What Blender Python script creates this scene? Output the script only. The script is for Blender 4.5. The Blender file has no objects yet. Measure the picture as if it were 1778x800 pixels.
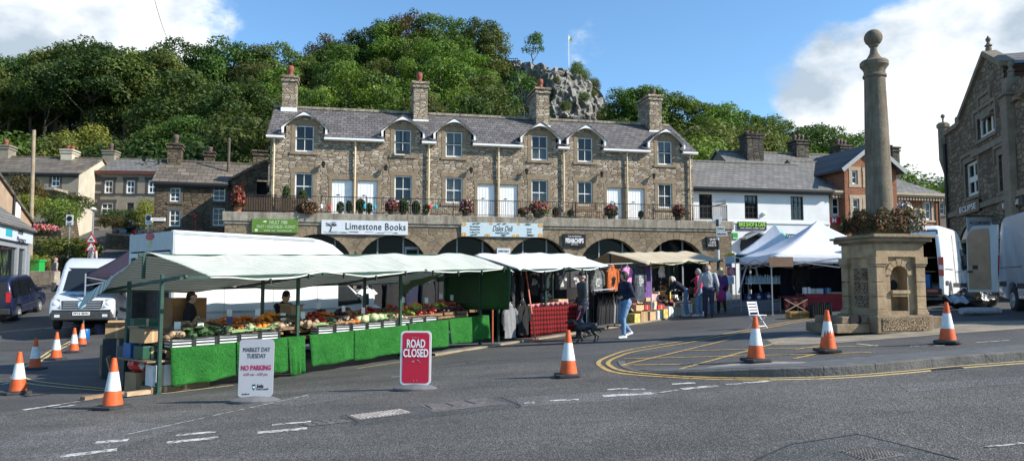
import bpy, bmesh, math, random
from mathutils import Vector, Matrix
R = math.radians
rnd = random.Random(7)
SC = bpy.context.scene
COL = SC.collection
FP = 1284.0
PITCH = math.atan(97 / FP)
CZ = 1.75
CP, SP = math.cos(PITCH), math.sin(PITCH)
def ray(px, py):
 u = (px - 889) / FP; v = (400 - py) / FP
 return Vector((u, CP - v * SP, SP + v * CP))
def at(px, py, Y):
 d = ray(px, py); t = Y / d.y
 return Vector((d.x * t, Y, CZ + d.z * t))
def sstep(a, b, x):
 t = max(0.0, min(1.0, (x - a) / (b - a)))
 return t * t * (3 - 2 * t)
def lerp(a, b, t): return a + (b - a) * t
def interp(tab, x):
 if x <= tab[0][0]: return tab[0][1]
 for (a, va), (b, vb) in zip(tab, tab[1:]):
  if x <= b: return va + (vb - va) * (x - a) / (b - a)
 return tab[-1][1]
def smax(x, w):
 if x < -w: return 0.0
 if x > w: return x
 return (x + w) ** 2 / (4 * w)
def g(x, y):
 """height of the square's ground"""
 yy = max(0.0, min(y, 40.0))
 k = 0.052 + 0.0004 * yy
 z = -0.1 + k * (smax(x + 6, 2.5) - smax(x - 15, 3)) - 0.018 * smax(-x - 6, 2.5) + 0.01 * smax(-x - 13, 2)
 u = x / max(y, 1.0)
 wl = sstep(-0.33, -0.42, u)
 if wl > 0 and y > 22:
  z += wl * (0.1 * smax(y - 24, 3) + 0.17 * smax(min(y, 118) - 44, 4))
 return z
def gp(px, py):
 d = ray(px, py); lo, hi = 2.0, 140.0
 for k in range(400):
  t = 2 + k * 0.25
  p = d * t
  if CZ + p.z < g(p.x, p.y): hi = t; lo = t - 0.25; break
 for _ in range(30):
  t = (lo + hi) / 2; p = d * t
  if CZ + p.z < g(p.x, p.y): hi = t
  else: lo = t
 p = d * hi
 return Vector((p.x, p.y, g(p.x, p.y)))
def onray(px, Y): return ((px - 889) / FP) * Y * 1.0
# ------------------------------------------------------------------ mesh builder
class MB:
 def __init__(s): s.v = []; s.f = []; s.m = []
 def add(s, vs, fs, m=0, T=None):
  o = len(s.v)
  for p in vs:
   p = Vector(p)
   s.v.append(tuple(T @ p) if T is not None else tuple(p))
  for f in fs:
   s.f.append([i + o for i in f]); s.m.append(m)
  return s
 def poly(s, pts, m=0): return s.add(pts, [list(range(len(pts)))], m)
 def box2(s, a, b, m=0, T=None):
  x0, y0, z0 = a; x1, y1, z1 = b
  vs = [(x0,y0,z0),(x1,y0,z0),(x1,y1,z0),(x0,y1,z0),(x0,y0,z1),(x1,y0,z1),(x1,y1,z1),(x0,y1,z1)]
  return s.add(vs,[[0,3,2,1],[4,5,6,7],[0,1,5,4],[1,2,6,5],[2,3,7,6],[3,0,4,7]],m,T)
 def box(s, c, sz, m=0, rz=0, T=None):
  h = [k / 2 for k in sz]
  Tm = Matrix.Translation(Vector(c)) @ Matrix.Rotation(rz, 4, 'Z')
  if T is not None: Tm = T @ Tm
  return s.box2((-h[0],-h[1],-h[2]),(h[0],h[1],h[2]),m,Tm)
 def beam(s, p0, p1, w, h, m=0):
  p0 = Vector(p0); p1 = Vector(p1); d = p1 - p0; L = d.length
  if L < 1e-6: return s
  q = d.to_track_quat('X', 'Z').to_matrix().to_4x4()
  return s.box2((0,-w/2,-h/2),(L,w/2,h/2),m,Matrix.Translation(p0) @ q)
 def tube(s,p0,p1,r0,r1=None,n=8,m=0,cap=True):
  p0 = Vector(p0); p1 = Vector(p1); r1 = r0 if r1 is None else r1
  d = p1 - p0
  if d.length < 1e-6: return s
  q = d.to_track_quat('Z', 'Y').to_matrix()
  vs = []
  for p, r in ((p0, r0), (p1, r1)):
   for i in range(n):
    a = 2 * math.pi * i / n
    vs.append(p + q @ Vector((r * math.cos(a), r * math.sin(a), 0)))
  fs = [[i, (i+1) % n, n + (i+1) % n, n + i] for i in range(n)]
  if cap: fs += [list(range(n))[::-1], list(range(n, 2*n))]
  return s.add(vs, fs, m)
 def path(s, pts, r, n=6, m=0):
  pts = [Vector(p) for p in pts]; vs = []; N = len(pts)
  rs = r if isinstance(r, (list, tuple)) else [r] * N
  for k, p in enumerate(pts):
   d = (pts[min(k+1, N-1)] - pts[max(k-1, 0)]).normalized()
   q = d.to_track_quat('Z', 'Y').to_matrix()
   for i in range(n):
    a = 2 * math.pi * i / n
    vs.append(p + q @ Vector((rs[k] * math.cos(a), rs[k] * math.sin(a), 0)))
  fs = []
  for k in range(N-1):
   for i in range(n):
    fs.append([k*n+i, k*n+(i+1) % n, (k+1)*n+(i+1) % n, (k+1)*n+i])
  fs += [list(range(n))[::-1], list(range((N-1)*n, N*n))]
  return s.add(vs, fs, m)
 def lathe(s,prof,c=(0,0,0),n=24,m=0,T=None,sx=1,sy=1):
  vs = []; N = len(prof)
  for r, z in prof:
   for i in range(n):
    a = 2 * math.pi * i / n
    vs.append((c[0] + sx * r * math.cos(a), c[1] + sy * r * math.sin(a), c[2] + z))
  fs = []
  for k in range(N-1):
   for i in range(n):
    fs.append([k*n+i, k*n+(i+1) % n, (k+1)*n+(i+1) % n, (k+1)*n+i])
  fs += [list(range(n))[::-1], list(range((N-1)*n, N*n))]
  return s.add(vs, fs, m, T)
 def ball(s,c,r,nu=10,nv=7,m=0,T=None):
  r = (r, r, r) if not isinstance(r, (tuple, list)) else r
  vs = [(c[0], c[1], c[2] - r[2])]; fs = []
  for j in range(1, nv):
   b = math.pi * j / nv - math.pi / 2
   for i in range(nu):
    a = 2 * math.pi * i / nu
    vs.append((c[0] + r[0]*math.cos(b)*math.cos(a), c[1] + r[1]*math.cos(b)*math.sin(a), c[2] + r[2]*math.sin(b)))
  vs.append((c[0], c[1], c[2] + r[2])); L = len(vs) - 1
  for i in range(nu):
   fs.append([0, 1 + (i+1) % nu, 1 + i]); fs.append([L, L - nu + i, L - nu + (i+1) % nu])
  for j in range(nv-2):
   for i in range(nu):
    a = 1 + j*nu
    fs.append([a+i, a+(i+1) % nu, a+nu+(i+1) % nu, a+nu+i])
  return s.add(vs, fs, m, T)
 def prism_y(s, pts, y0, y1, m=0, T=None):
  n = len(pts)
  vs = [(x,y0,z) for x,z in pts] + [(x,y1,z) for x,z in pts]
  fs = [list(range(n)), list(range(n, 2*n))[::-1]] + [[i, n+i, n+(i+1) % n, (i+1) % n] for i in range(n)]
  return s.add(vs, fs, m, T)
 def prism_z(s, pts, z0, z1, m=0, T=None):
  n = len(pts)
  vs = [(x,y,z0) for x,y in pts] + [(x,y,z1) for x,y in pts]
  fs = [list(range(n))[::-1], list(range(n, 2*n))] + [[i, (i+1) % n, n+(i+1) % n, n+i] for i in range(n)]
  return s.add(vs, fs, m, T)
 def sheet(s, f, nu, nv, m=0):
  vs = [f(i/nu, j/nv) for j in range(nv+1) for i in range(nu+1)]
  fs = [[j*(nu+1)+i, j*(nu+1)+i+1, (j+1)*(nu+1)+i+1, (j+1)*(nu+1)+i] for j in range(nv) for i in range(nu)]
  return s.add(vs, fs, m)
 def mesh(s, name):
  me = bpy.data.meshes.new(name)
  me.from_pydata(s.v, [], s.f)
  return me
 def build(s,name,mats,parent=None,loc=None,smooth=False,fix=True,bev=0,solid=0):
  if not isinstance(mats, (list, tuple)): mats = [mats]
  me = s.mesh(name)
  for m in mats: me.materials.append(m)
  me.polygons.foreach_set('material_index', s.m)
  if fix:
   bm = bmesh.new(); bm.from_mesh(me)
   bmesh.ops.recalc_face_normals(bm, faces=bm.faces)
   bm.to_mesh(me); bm.free()
  if smooth:
   me.polygons.foreach_set('use_smooth', [True] * len(me.polygons))
   try: me.set_sharp_from_angle(angle=R(40 if smooth is True else smooth))
   except Exception: pass
  me.update()
  o = bpy.data.objects.new(name, me); COL.objects.link(o)
  if parent is not None: o.parent = parent
  if loc is not None: o.location = loc
  if solid:
   md = o.modifiers.new('thick', 'SOLIDIFY'); md.thickness = solid; md.offset = 0
  if bev:
   md = o.modifiers.new('bev', 'BEVEL'); md.width = bev; md.segments = 2; md.limit_method = 'ANGLE'; md.angle_limit = R(40)
  return o
def tag(o, label=None, cat=None, group=None, kind=None):
 if label: o['label'] = label
 if cat: o['category'] = cat
 if group: o['group'] = group
 if kind: o['kind'] = kind
 return o
def thing(name,label,cat,loc=(0,0,0),rz=0,group=None):
 o = bpy.data.objects.new(name, None); COL.objects.link(o)
 o.location = loc; o.rotation_euler = (0, 0, rz); o.empty_display_size = 0.2
 return tag(o, label, cat, group)
def kids(o): return [c for c in o.children]
def dup(o, loc=None, rz=None, label=None, sc=None, parent=None):
 c = o.copy(); COL.objects.link(c)
 if parent is not None: c.parent = parent
 if loc is not None: c.location = loc
 if rz is not None: c.rotation_euler = (0, 0, rz)
 if sc is not None: c.scale = (sc, sc, sc) if not isinstance(sc, (tuple, list)) else sc
 if label: c['label'] = label
 for ch in kids(o): dup(ch, parent=c)
 return c
# ------------------------------------------------------------------ materials
MATS = {}
class N:
 def __init__(s, name):
  s.m = bpy.data.materials.new(name); s.m.use_nodes = True
  s.t = s.m.node_tree; s.b = s.t.nodes['Principled BSDF']; s.out = s.t.nodes['Material Output']
 def n(s, typ, **kw):
  nd = s.t.nodes.new(typ)
  for k, v in kw.items():
   if k.startswith('i_'):
    nd.inputs[k[2:].replace('_', ' ')].default_value = v
   else: setattr(nd, k, v)
  return nd
 def l(s, a, b): s.t.links.new(a, b)
 def coord(s, which='Object', scale=(1,1,1)):
  tc = s.n('ShaderNodeTexCoord'); mp = s.n('ShaderNodeMapping')
  mp.inputs['Scale'].default_value = scale
  s.l(tc.outputs[which], mp.inputs['Vector']); return mp.outputs['Vector']
 def noise(s, vec, scale, detail=3, rough=.55):
  nd = s.n('ShaderNodeTexNoise'); nd.inputs['Scale'].default_value = scale
  nd.inputs['Detail'].default_value = detail; nd.inputs['Roughness'].default_value = rough
  if vec is not None: s.l(vec, nd.inputs['Vector'])
  return nd.outputs['Fac']
 def ramp(s, fac, stops, interp='LINEAR'):
  nd = s.n('ShaderNodeValToRGB'); cr = nd.color_ramp; cr.interpolation = interp
  while len(cr.elements) < len(stops): cr.elements.new(0.5)
  for e, (p, c) in zip(cr.elements, stops):
   e.position = p; e.color = (*c, 1) if len(c) == 3 else c
  s.l(fac, nd.inputs['Fac']); return nd.outputs['Color']
 def mix(s, fac, a, b, mode='MIX'):
  nd = s.n('ShaderNodeMix', data_type='RGBA', blend_type=mode)
  for v,i in ((fac,0),(a,6),(b,7)):
   if hasattr(v, 'is_output'): s.l(v, nd.inputs[i])
   else: nd.inputs[i].default_value = v if i == 0 else ((*v, 1) if len(v) == 3 else v)
  return nd.outputs[2]
 def math(s, op, a, b=0.0, c=None):
  nd = s.n('ShaderNodeMath', operation=op)
  for v,i in ((a,0),(b,1),(c,2)):
   if v is None: continue
   if hasattr(v, 'is_output'): s.l(v, nd.inputs[i])
   else: nd.inputs[i].default_value = v
  return nd.outputs[0]
 def bump(s, h, strength=.5, dist=.02):
  nd = s.n('ShaderNodeBump'); nd.inputs['Strength'].default_value = strength
  nd.inputs['Distance'].default_value = dist
  s.l(h, nd.inputs['Height']); s.l(nd.outputs['Normal'], s.b.inputs['Normal'])
 def set(s, col=None, rough=None, metal=None, spec=None):
  for v,k in ((col,'Base Color'),(rough,'Roughness'),(metal,'Metallic'),(spec,'Specular IOR Level')):
   if v is None: continue
   if hasattr(v, 'is_output'): s.l(v, s.b.inputs[k])
   else: s.b.inputs[k].default_value = ((*v, 1) if k == 'Base Color' else v)
def mat(name,col,rough=.65,var=.18,scale=6,metal=0,spec=.4,bump=0,bscale=30,dist=.01,dirt=0):
 if name in MATS: return MATS[name]
 n = N(name); v = n.coord()
 f = n.noise(v, scale, 4)
 lo = tuple(max(0, c * (1 - var)) for c in col); hi = tuple(min(1, c * (1 + var)) for c in col)
 c = n.ramp(f, [(.3, lo), (.7, hi)])
 if dirt:
  f2 = n.noise(v, scale * .35, 5, .7)
  k = n.ramp(f2,[(.45,(0,0,0)),(.75,(dirt,dirt,dirt))])
  c = n.mix(k, c, tuple(x * .45 for x in col))
 n.set(c, rough, metal, spec)
 if bump: n.bump(n.noise(v, bscale, 3), bump, dist)
 MATS[name] = n.m
 return n.m
def stone(name,cols,mortar,sc=2.6,asp=2.1,bump=.9,edge=.05,dist=.05,dirt=.5):
 """rubble walling: irregular coursed stones"""
 if name in MATS: return MATS[name]
 n = N(name)
 tc = n.n('ShaderNodeTexCoord'); sx = n.n('ShaderNodeSeparateXYZ'); n.l(tc.outputs['Object'], sx.inputs[0])
 u = n.math('ADD', sx.outputs[0], sx.outputs[1])
 nz = n.n('ShaderNodeTexNoise'); nz.inputs['Scale'].default_value = .9; n.l(tc.outputs['Object'], nz.inputs['Vector'])
 w = n.math('MULTIPLY', n.math('SUBTRACT', nz.outputs['Fac'], .5), .25)
 cb = n.n('ShaderNodeCombineXYZ'); n.l(n.math('MULTIPLY', u, sc), cb.inputs[0])
 n.l(n.math('MULTIPLY', n.math('ADD', sx.outputs[2], w), sc * asp), cb.inputs[1])
 vo = n.n('ShaderNodeTexVoronoi', feature='F1', voronoi_dimensions='2D', distance='CHEBYCHEV'); vo.inputs['Scale'].default_value = 1; vo.inputs['Randomness'].default_value = .8
 ve = n.n('ShaderNodeTexVoronoi', feature='DISTANCE_TO_EDGE', voronoi_dimensions='2D'); ve.inputs['Scale'].default_value = 1; ve.inputs['Randomness'].default_value = .8
 n.l(cb.outputs[0], vo.inputs['Vector']); n.l(cb.outputs[0], ve.inputs['Vector'])
 sr = n.n('ShaderNodeSeparateColor'); n.l(vo.outputs['Color'], sr.inputs[0])
 k = len(cols)
 c = n.ramp(sr.outputs[0], [(i / k, cc) for i, cc in enumerate(cols)], 'CONSTANT')
 fine = n.noise(tc.outputs['Object'], 11, 5, .7)
 c = n.mix(.55,c,n.ramp(fine,[(.25,(.35,.35,.35)),(.8,(1.5,1.45,1.4))]),'MULTIPLY')
 if dirt:
  d = n.noise(tc.outputs['Object'], .7, 5, .65)
  c = n.mix(n.ramp(d,[(.42,(0,0,0)),(.72,(dirt,dirt,dirt))]),c,tuple(x * .3 for x in cols[0]))
 e = n.ramp(ve.outputs['Distance'],[(0,(0,0,0)),(edge,(.25,.25,.25)),(edge * 2.5,(1,1,1))])
 c = n.mix(e, mortar, c)  # dark mortar tone, with the shadow in the joints put into its colour
 n.set(c, .9, 0, .15)
 h = n.math('ADD',n.math('MULTIPLY',e,n.math('ADD',.6,n.math('MULTIPLY',sr.outputs[1],.8))),n.math('MULTIPLY',fine,.6))
 n.bump(h, bump, dist)
 MATS[name] = n.m
 return n.m
def slate(name,cols,sx=3.2,sz=6.5,moss=(.10,.10,.05),mossk=.35,bump=.8):
 if name in MATS: return MATS[name]
 n = N(name)
 tc = n.n('ShaderNodeTexCoord'); sp = n.n('ShaderNodeSeparateXYZ'); n.l(tc.outputs['Object'], sp.inputs[0])
 cb = n.n('ShaderNodeCombineXYZ')
 nz = n.noise(tc.outputs['Object'], 1.3, 2)
 n.l(sp.outputs[0], cb.inputs[0])
 n.l(n.math('ADD', sp.outputs[2], n.math('MULTIPLY', nz, .06)), cb.inputs[1])
 br = n.n('ShaderNodeTexBrick'); n.l(cb.outputs[0], br.inputs['Vector'])
 br.inputs['Scale'].default_value = 1; br.inputs['Brick Width'].default_value = 1 / sx; br.inputs['Row Height'].default_value = 1 / sz
 br.inputs['Mortar Size'].default_value = .014; br.inputs['Mortar Smooth'].default_value = .2
 br.inputs['Color1'].default_value = (0,0,0,1); br.inputs['Color2'].default_value = (1,1,1,1); br.inputs['Mortar'].default_value = (.5,.5,.5,1)
 sr = n.n('ShaderNodeSeparateColor'); n.l(br.outputs['Color'], sr.inputs[0])
 k = len(cols) - 1
 c = n.ramp(sr.outputs[0], [(i / k, cc) for i, cc in enumerate(cols)])
 f = n.noise(tc.outputs['Object'], 9, 5, .7)
 c = n.mix(.6,c,n.ramp(f,[(.25,(.4,.4,.4)),(.8,(1.5,1.5,1.5))]),'MULTIPLY')
 d = n.noise(tc.outputs['Object'], .8, 5, .7)
 c = n.mix(n.ramp(d,[(.48,(0,0,0)),(.7,(mossk,mossk,mossk))]),c,moss)
 inv = n.math('SUBTRACT', 1, br.outputs['Fac'])
 c = n.mix(inv, (.015,.015,.015), c)
 n.set(c, .62, 0, .35)
 saw = n.math('FRACT',n.math('MULTIPLY',n.math('ADD',sp.outputs[2],n.math('MULTIPLY',nz,.06)),sz))
 h = n.math('ADD',n.math('MULTIPLY',inv,.5),n.math('ADD',n.math('MULTIPLY',n.math('SUBTRACT',1,saw),.5),n.math('MULTIPLY',sr.outputs[0],.4)))
 n.bump(h, bump, .03)
 MATS[name] = n.m
 return n.m
def leaf(name, cols, trans=.3, rough=.6):
 if name in MATS: return MATS[name]
 n = N(name)
 oi = n.n('ShaderNodeObjectInfo'); geo = n.n('ShaderNodeNewGeometry')
 k = len(cols) - 1
 base = n.ramp(oi.outputs['Random'], [(i / k, cc) for i, cc in enumerate(cols)])
 tc = n.n('ShaderNodeTexCoord')
 f = n.noise(tc.outputs['Object'], .55, 3)
 c = n.mix(.8,base,n.ramp(f,[(.3,(.55,.6,.6)),(.7,(1.45,1.35,1.1))]),'MULTIPLY')
 c = n.mix(.6,c,n.ramp(geo.outputs['Random Per Island'],[(0,(.55,.58,.5)),(1,(1.5,1.45,1.3))]),'MULTIPLY')
 n.set(c, rough, 0, .25)
 tr = n.n('ShaderNodeBsdfTranslucent'); n.l(n.mix(1,c,(1.3,1.35,.6),'MULTIPLY'),tr.inputs['Color'])
 ms = n.n('ShaderNodeMixShader'); ms.inputs[0].default_value = trans
 n.l(n.b.outputs[0], ms.inputs[1]); n.l(tr.outputs[0], ms.inputs[2]); n.l(ms.outputs[0], n.out.inputs['Surface'])
 MATS[name] = n.m
 return n.m
def glass(name, tint=(.02,.025,.03), see=.45):
 if name in MATS: return MATS[name]
 n = N(name); n.set(tint, .04, 0, .9)
 tr = n.n('ShaderNodeBsdfTransparent'); tr.inputs['Color'].default_value = (.75,.8,.8,1)
 ms = n.n('ShaderNodeMixShader'); ms.inputs[0].default_value = see
 n.l(n.b.outputs[0], ms.inputs[1]); n.l(tr.outputs[0], ms.inputs[2]); n.l(ms.outputs[0], n.out.inputs['Surface'])
 MATS[name] = n.m
 return n.m
WHITE = mat('white_paint', (.78,.78,.76), .45, .06)
WOODW = mat('white_timber', (.74,.74,.72), .5, .08)
BLACK = mat('black_paint', (.015,.015,.016), .5, .2)
IRON = mat('black_iron', (.018,.018,.02), .55, .3)
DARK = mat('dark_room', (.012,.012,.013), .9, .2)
GREYM = mat('grey_metal',(.35,.36,.37),.4,.1,metal=.6)
STEEL = mat('pale_steel',(.55,.55,.56),.35,.1,metal=.7)
RUBBER = mat('rubber',(.02,.02,.021),.8,.25,12)
WOOD = mat('old_wood',(.22,.14,.08),.75,.35,9,bump=.3)
PALEWOOD = mat('pale_wood',(.42,.29,.17),.7,.25,9,bump=.2)
CARD = mat('cardboard',(.34,.22,.12),.85,.15,4)
PANE = glass('window_glass')
PANE2 = glass('dark_glass', (.01,.012,.014), .25)
CURT = mat('net_curtain',(.55,.55,.52),.9,.12,9)
STONEDRESS = mat('dressed_stone',(.27,.215,.15),.88,.22,5,bump=.5,bscale=22,dist=.015,dirt=.5)
LETB = mat('black_lettering', (.02,.02,.022), .6, .1)
LETW = mat('white_lettering', (.8,.8,.8), .6, .05)
def text(s,size,mname,parent,loc,rot=(R(90),0,0),name='lettering',ext=.004,shear=0,align='CENTER',width=None,bold=0,spacing=1.0):
 cu = bpy.data.curves.new(name, 'FONT'); cu.body = s; cu.size = size; cu.align_x = align; cu.align_y = 'CENTER'
 cu.extrude = ext; cu.shear = shear; cu.offset = bold; cu.space_character = spacing; cu.resolution_u = 3
 tmp = bpy.data.objects.new(name, cu); COL.objects.link(tmp)
 dg = bpy.context.evaluated_depsgraph_get()
 me = bpy.data.meshes.new_from_object(tmp.evaluated_get(dg), depsgraph=dg)
 bpy.data.objects.remove(tmp); bpy.data.curves.remove(cu)
 me.materials.clear(); me.materials.append(mname)
 me.name = name
 o = bpy.data.objects.new(name, me); COL.objects.link(o); o.parent = parent; o.location = loc; o.rotation_euler = rot
 if width and len(me.vertices):
  xs = [v.co.x for v in me.vertices]; w = max(xs) - min(xs)
  if w > 0: o.scale = (width / w, 1, 1)
 return o
def bake(o, mods=True):
 """replace an object's mesh by its evaluated one"""
 dg = bpy.context.evaluated_depsgraph_get()
 me = bpy.data.meshes.new_from_object(o.evaluated_get(dg), depsgraph=dg)
 old = o.data; o.modifiers.clear(); o.data = me
 me.name = old.name + '_'; bpy.data.meshes.remove(old)
 return o
# ------------------------------------------------------------------ camera, sun, sky
cam = bpy.data.cameras.new('camera'); co = bpy.data.objects.new('camera', cam); COL.objects.link(co)
cam.sensor_width = 36; cam.sensor_fit = 'HORIZONTAL'; cam.lens = 36 * FP / 1778
cam.clip_start = .1; cam.clip_end = 3000
co.location = (0, 0, CZ); co.rotation_euler = (R(90) + PITCH, 0, 0)
SC.camera = co
SUN_EL = R(34); SUN_AZ = R(-13)
sd = Vector((math.cos(SUN_EL) * math.cos(SUN_AZ), math.cos(SUN_EL) * math.sin(SUN_AZ), math.sin(SUN_EL)))
sl = bpy.data.lights.new('sun', 'SUN'); sl.energy = 4.6; sl.angle = R(.5); sl.color = (1, .94, .84)
so = bpy.data.objects.new('sun', sl); COL.objects.link(so); so.rotation_euler = sd.to_track_quat('Z', 'Y').to_euler()
so.location = (60, -10, 60)
vs = SC.view_settings; SC.display_settings.display_device = 'sRGB'
vs.view_transform = 'Standard'; vs.look = 'None'; vs.gamma = 1; vs.exposure = .8; vs.use_curve_mapping = False
W = bpy.data.worlds.new('World'); SC.world = W; W.use_nodes = True
wt = W.node_tree; wn = wt.nodes; wl_ = wt.links
for nd in list(wn): wn.remove(nd)
def wnode(t, **k):
 nd = wn.new(t)
 for a, b in k.items(): setattr(nd, a, b)
 return nd
def wmath(op, a, b=0.0, clamp=False):
 nd = wnode('ShaderNodeMath', operation=op, use_clamp=clamp)
 for v, i in ((a, 0), (b, 1)):
  if hasattr(v, 'is_output'): wl_.new(v, nd.inputs[i])
  else: nd.inputs[i].default_value = v
 return nd.outputs[0]
sky = wnode('ShaderNodeTexSky', sky_type='NISHITA', sun_disc=False, sun_elevation=SUN_EL, sun_rotation=math.pi/2 - SUN_AZ,
altitude=200, air_density=1.0, dust_density=.3, ozone_density=2.2)
tc = wnode('ShaderNodeTexCoord')
nrm = wnode('ShaderNodeVectorMath', operation='NORMALIZE'); wl_.new(tc.outputs['Generated'], nrm.inputs[0])
def wnoise(scale,detail,rough,sc=(1,1,1.6),off=(0,0,0)):
 mp = wnode('ShaderNodeMapping'); mp.inputs['Scale'].default_value = sc; mp.inputs['Location'].default_value = off
 wl_.new(nrm.outputs[0], mp.inputs[0])
 nz = wnode('ShaderNodeTexNoise'); nz.inputs['Scale'].default_value = scale; nz.inputs['Detail'].default_value = detail; nz.inputs['Roughness'].default_value = rough
 wl_.new(mp.outputs[0], nz.inputs['Vector']); return nz.outputs['Fac']
big = wnoise(3.2,8,.62,off=(.3,1.1,.2)); fine = wnoise(9,8,.6,off=(2.3,.4,1.2))
def cloud(px, py, r0, r1, amt):
 d = ray(px, py).normalized()
 dt = wnode('ShaderNodeVectorMath', operation='DOT_PRODUCT'); wl_.new(nrm.outputs[0], dt.inputs[0]); dt.inputs[1].default_value = d
 mr = wnode('ShaderNodeMapRange', interpolation_type='SMOOTHSTEP')
 wl_.new(dt.outputs['Value'], mr.inputs[0])
 mr.inputs[1].default_value = math.cos(R(r1)); mr.inputs[2].default_value = math.cos(R(r0)); mr.inputs[3].default_value = 0; mr.inputs[4].default_value = amt
 return mr.outputs[0]
masks = [cloud(1640,200,3,12,1.25),cloud(1760,120,4,11,1.2),cloud(1500,150,2,7.5,1.0),cloud(1420,140,1,4,.75),cloud(1600,60,1,3.2,.7),
cloud(2000,250,8,24,1.2),cloud(50,40,3,10.5,1.3),cloud(-200,30,6,14,1.2),
cloud(290,50,1,7,.62),cloud(1020,80,.3,2.6,.42)]
tot = masks[0]
for m_ in masks[1:]: tot = wmath('MAXIMUM', tot, m_)
shape = wmath('ADD',wmath('MULTIPLY',wmath('SUBTRACT',big,.5),2.6),wmath('MULTIPLY',wmath('SUBTRACT',fine,.5),1.5))
dens = wmath('ADD', tot, shape)
mr = wnode('ShaderNodeMapRange', interpolation_type='SMOOTHSTEP'); wl_.new(dens, mr.inputs[0])
mr.inputs[1].default_value = .36; mr.inputs[2].default_value = .92; mr.inputs[4].default_value = .97
fac = wmath('MULTIPLY',mr.outputs[0],wmath('MINIMUM',wmath('MULTIPLY',tot,3.0),1.0))
shade = wnode('ShaderNodeValToRGB'); cr = shade.color_ramp
cr.elements[0].position = .40; cr.elements[0].color = (2.7,3.2,3.7,1); cr.elements[1].position = .57; cr.elements[1].color = (6.6,6.7,6.8,1)
wl_.new(wnoise(4.5,6,.55,off=(.1,.9,3.2)),shade.inputs[0])
tint = wnode('ShaderNodeMix', data_type='RGBA', blend_type='MULTIPLY'); tint.inputs[0].default_value = 1
wl_.new(sky.outputs[0], tint.inputs[6]); tint.inputs[7].default_value = (.79, 1.02, 1.13, 1)
mx = wnode('ShaderNodeMix', data_type='RGBA'); wl_.new(fac, mx.inputs[0]); wl_.new(tint.outputs[2], mx.inputs[6]); wl_.new(shade.outputs[0], mx.inputs[7])
bg = wnode('ShaderNodeBackground'); bg.inputs['Strength'].default_value = .115
wl_.new(mx.outputs[2], bg.inputs['Color'])
wo = wnode('ShaderNodeOutputWorld'); wl_.new(bg.outputs[0], wo.inputs['Surface'])
# ------------------------------------------------------------------ ground
def asphalt(name,base,speck,k,tar,scale=70,blue=1.0,bump=.6):
 n = N(name); v = n.coord()
 vo = n.n('ShaderNodeTexVoronoi', feature='F1'); vo.inputs['Scale'].default_value = scale; n.l(v, vo.inputs['Vector'])
 sr = n.n('ShaderNodeSeparateColor'); n.l(vo.outputs['Color'], sr.inputs[0])
 sp = n.ramp(sr.outputs[0],[(.0,(0,0,0)),(1 - k,(.28,.28,.28)),(1,(1,1,1))])
 c = n.mix(sp, tuple(b * .62 for b in base), speck)
 f = n.noise(v, .35, 6, .65)
 c = n.mix(.75,c,n.ramp(f,[(.3,(.55,.55,.56)),(.7,(1.35,1.34,1.32))]),'MULTIPLY')
 f2 = n.noise(v, 2.5, 5, .7)
 c = n.mix(n.ramp(f2,[(.55,(0,0,0)),(.8,(tar,tar,tar))]),c,tuple(b * .45 for b in base))
 f3 = n.noise(n.coord(scale=(.15, 1.6, 1)), .8, 4, .6)
 c = n.mix(.4,c,n.ramp(f3,[(.35,(.58,.58,.58)),(.65,(1.28,1.28,1.28))]),'MULTIPLY')
 n.set(c, .78, 0, .35)
 n.bump(n.math('ADD',vo.outputs['Distance'],n.noise(v,18,3)),bump,.012)
 return n.m
ASPH = asphalt('square_asphalt',(.080,.079,.077),(.145,.143,.139),.25,.35,90,bump=.4)
ROADM = asphalt('road_asphalt',(.068,.064,.059),(.21,.20,.185),.36,.6,84,bump=.6)
HILLTAB = [(-900,30),(-300,35),(0,36.5),(150,39),(300,39),(450,38),(550,41),(650,43.5),(700,45),(830,44),(868,42),(885,33),(1000,32),(1060,31.5),(1100,32.5),(1150,32),(1250,29.5),
(1350,26.5),(1450,24),(1550,21),(1700,15),(1900,11),(2600,8)]
def terrain(x, y):
 z = g(x, y)
 if y < 44: return z
 u = x / y; px = 889 + FP * u
 wl = sstep(-0.33, -0.42, u)
 hc = interp(HILLTAB, px)
 t = max(0.0, (y - 56) / (150 - 56))
 back = 5.0 * sstep(44, 60, y) * sstep(.42, .30, u) * (1 - wl)
 if t <= 1:
  hz = hc * (t ** 1.12)
 else:
  hz = hc + sstep(1, 1.25, t) * 1.5 - max(0, t - 1.3) * 6
 return max(z, max(back, hz) + (g(x, 40) if wl < .5 else 0) * .2)
def axis_vals(spec):
 out = []
 for a, b, st in spec:
  k = max(1, int(round((b - a) / st)))
  out += [a + (b - a) * i / k for i in range(k)]
 out.append(spec[-1][1]); return out
xs = axis_vals([(-900,-200,60),(-200,-60,5),(-60,-24,1.5),(-24,24,.5),(24,60,1.5),(60,200,5),(200,900,60)])
ys = axis_vals([(-60,0,10),(0,30,.5),(30,60,1.0),(60,200,3.5),(200,1200,100)])
nx = len(xs)
m = MB()
m.v = [(x, y, terrain(x, y)) for y in ys for x in xs]
for j in range(len(ys) - 1):
 for i in range(nx - 1):
  m.f.append([j*nx+i, j*nx+i+1, (j+1)*nx+i+1, (j+1)*nx+i])
  yc = (ys[j] + ys[j+1]) / 2; xc = (xs[i] + xs[i+1]) / 2
  px = 889 + FP * xc / max(yc, 1)
  m.m.append(1 if (yc > 62 and not (95 < px < 250 and yc < 82)) else 0)
HILLM = mat('hill_undergrowth',(.03,.045,.015),.95,.5,.6,bump=1,bscale=3,dist=.3)
tag(m.build('ground', [ASPH, HILLM], fix=False, smooth=60), kind='structure')
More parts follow.
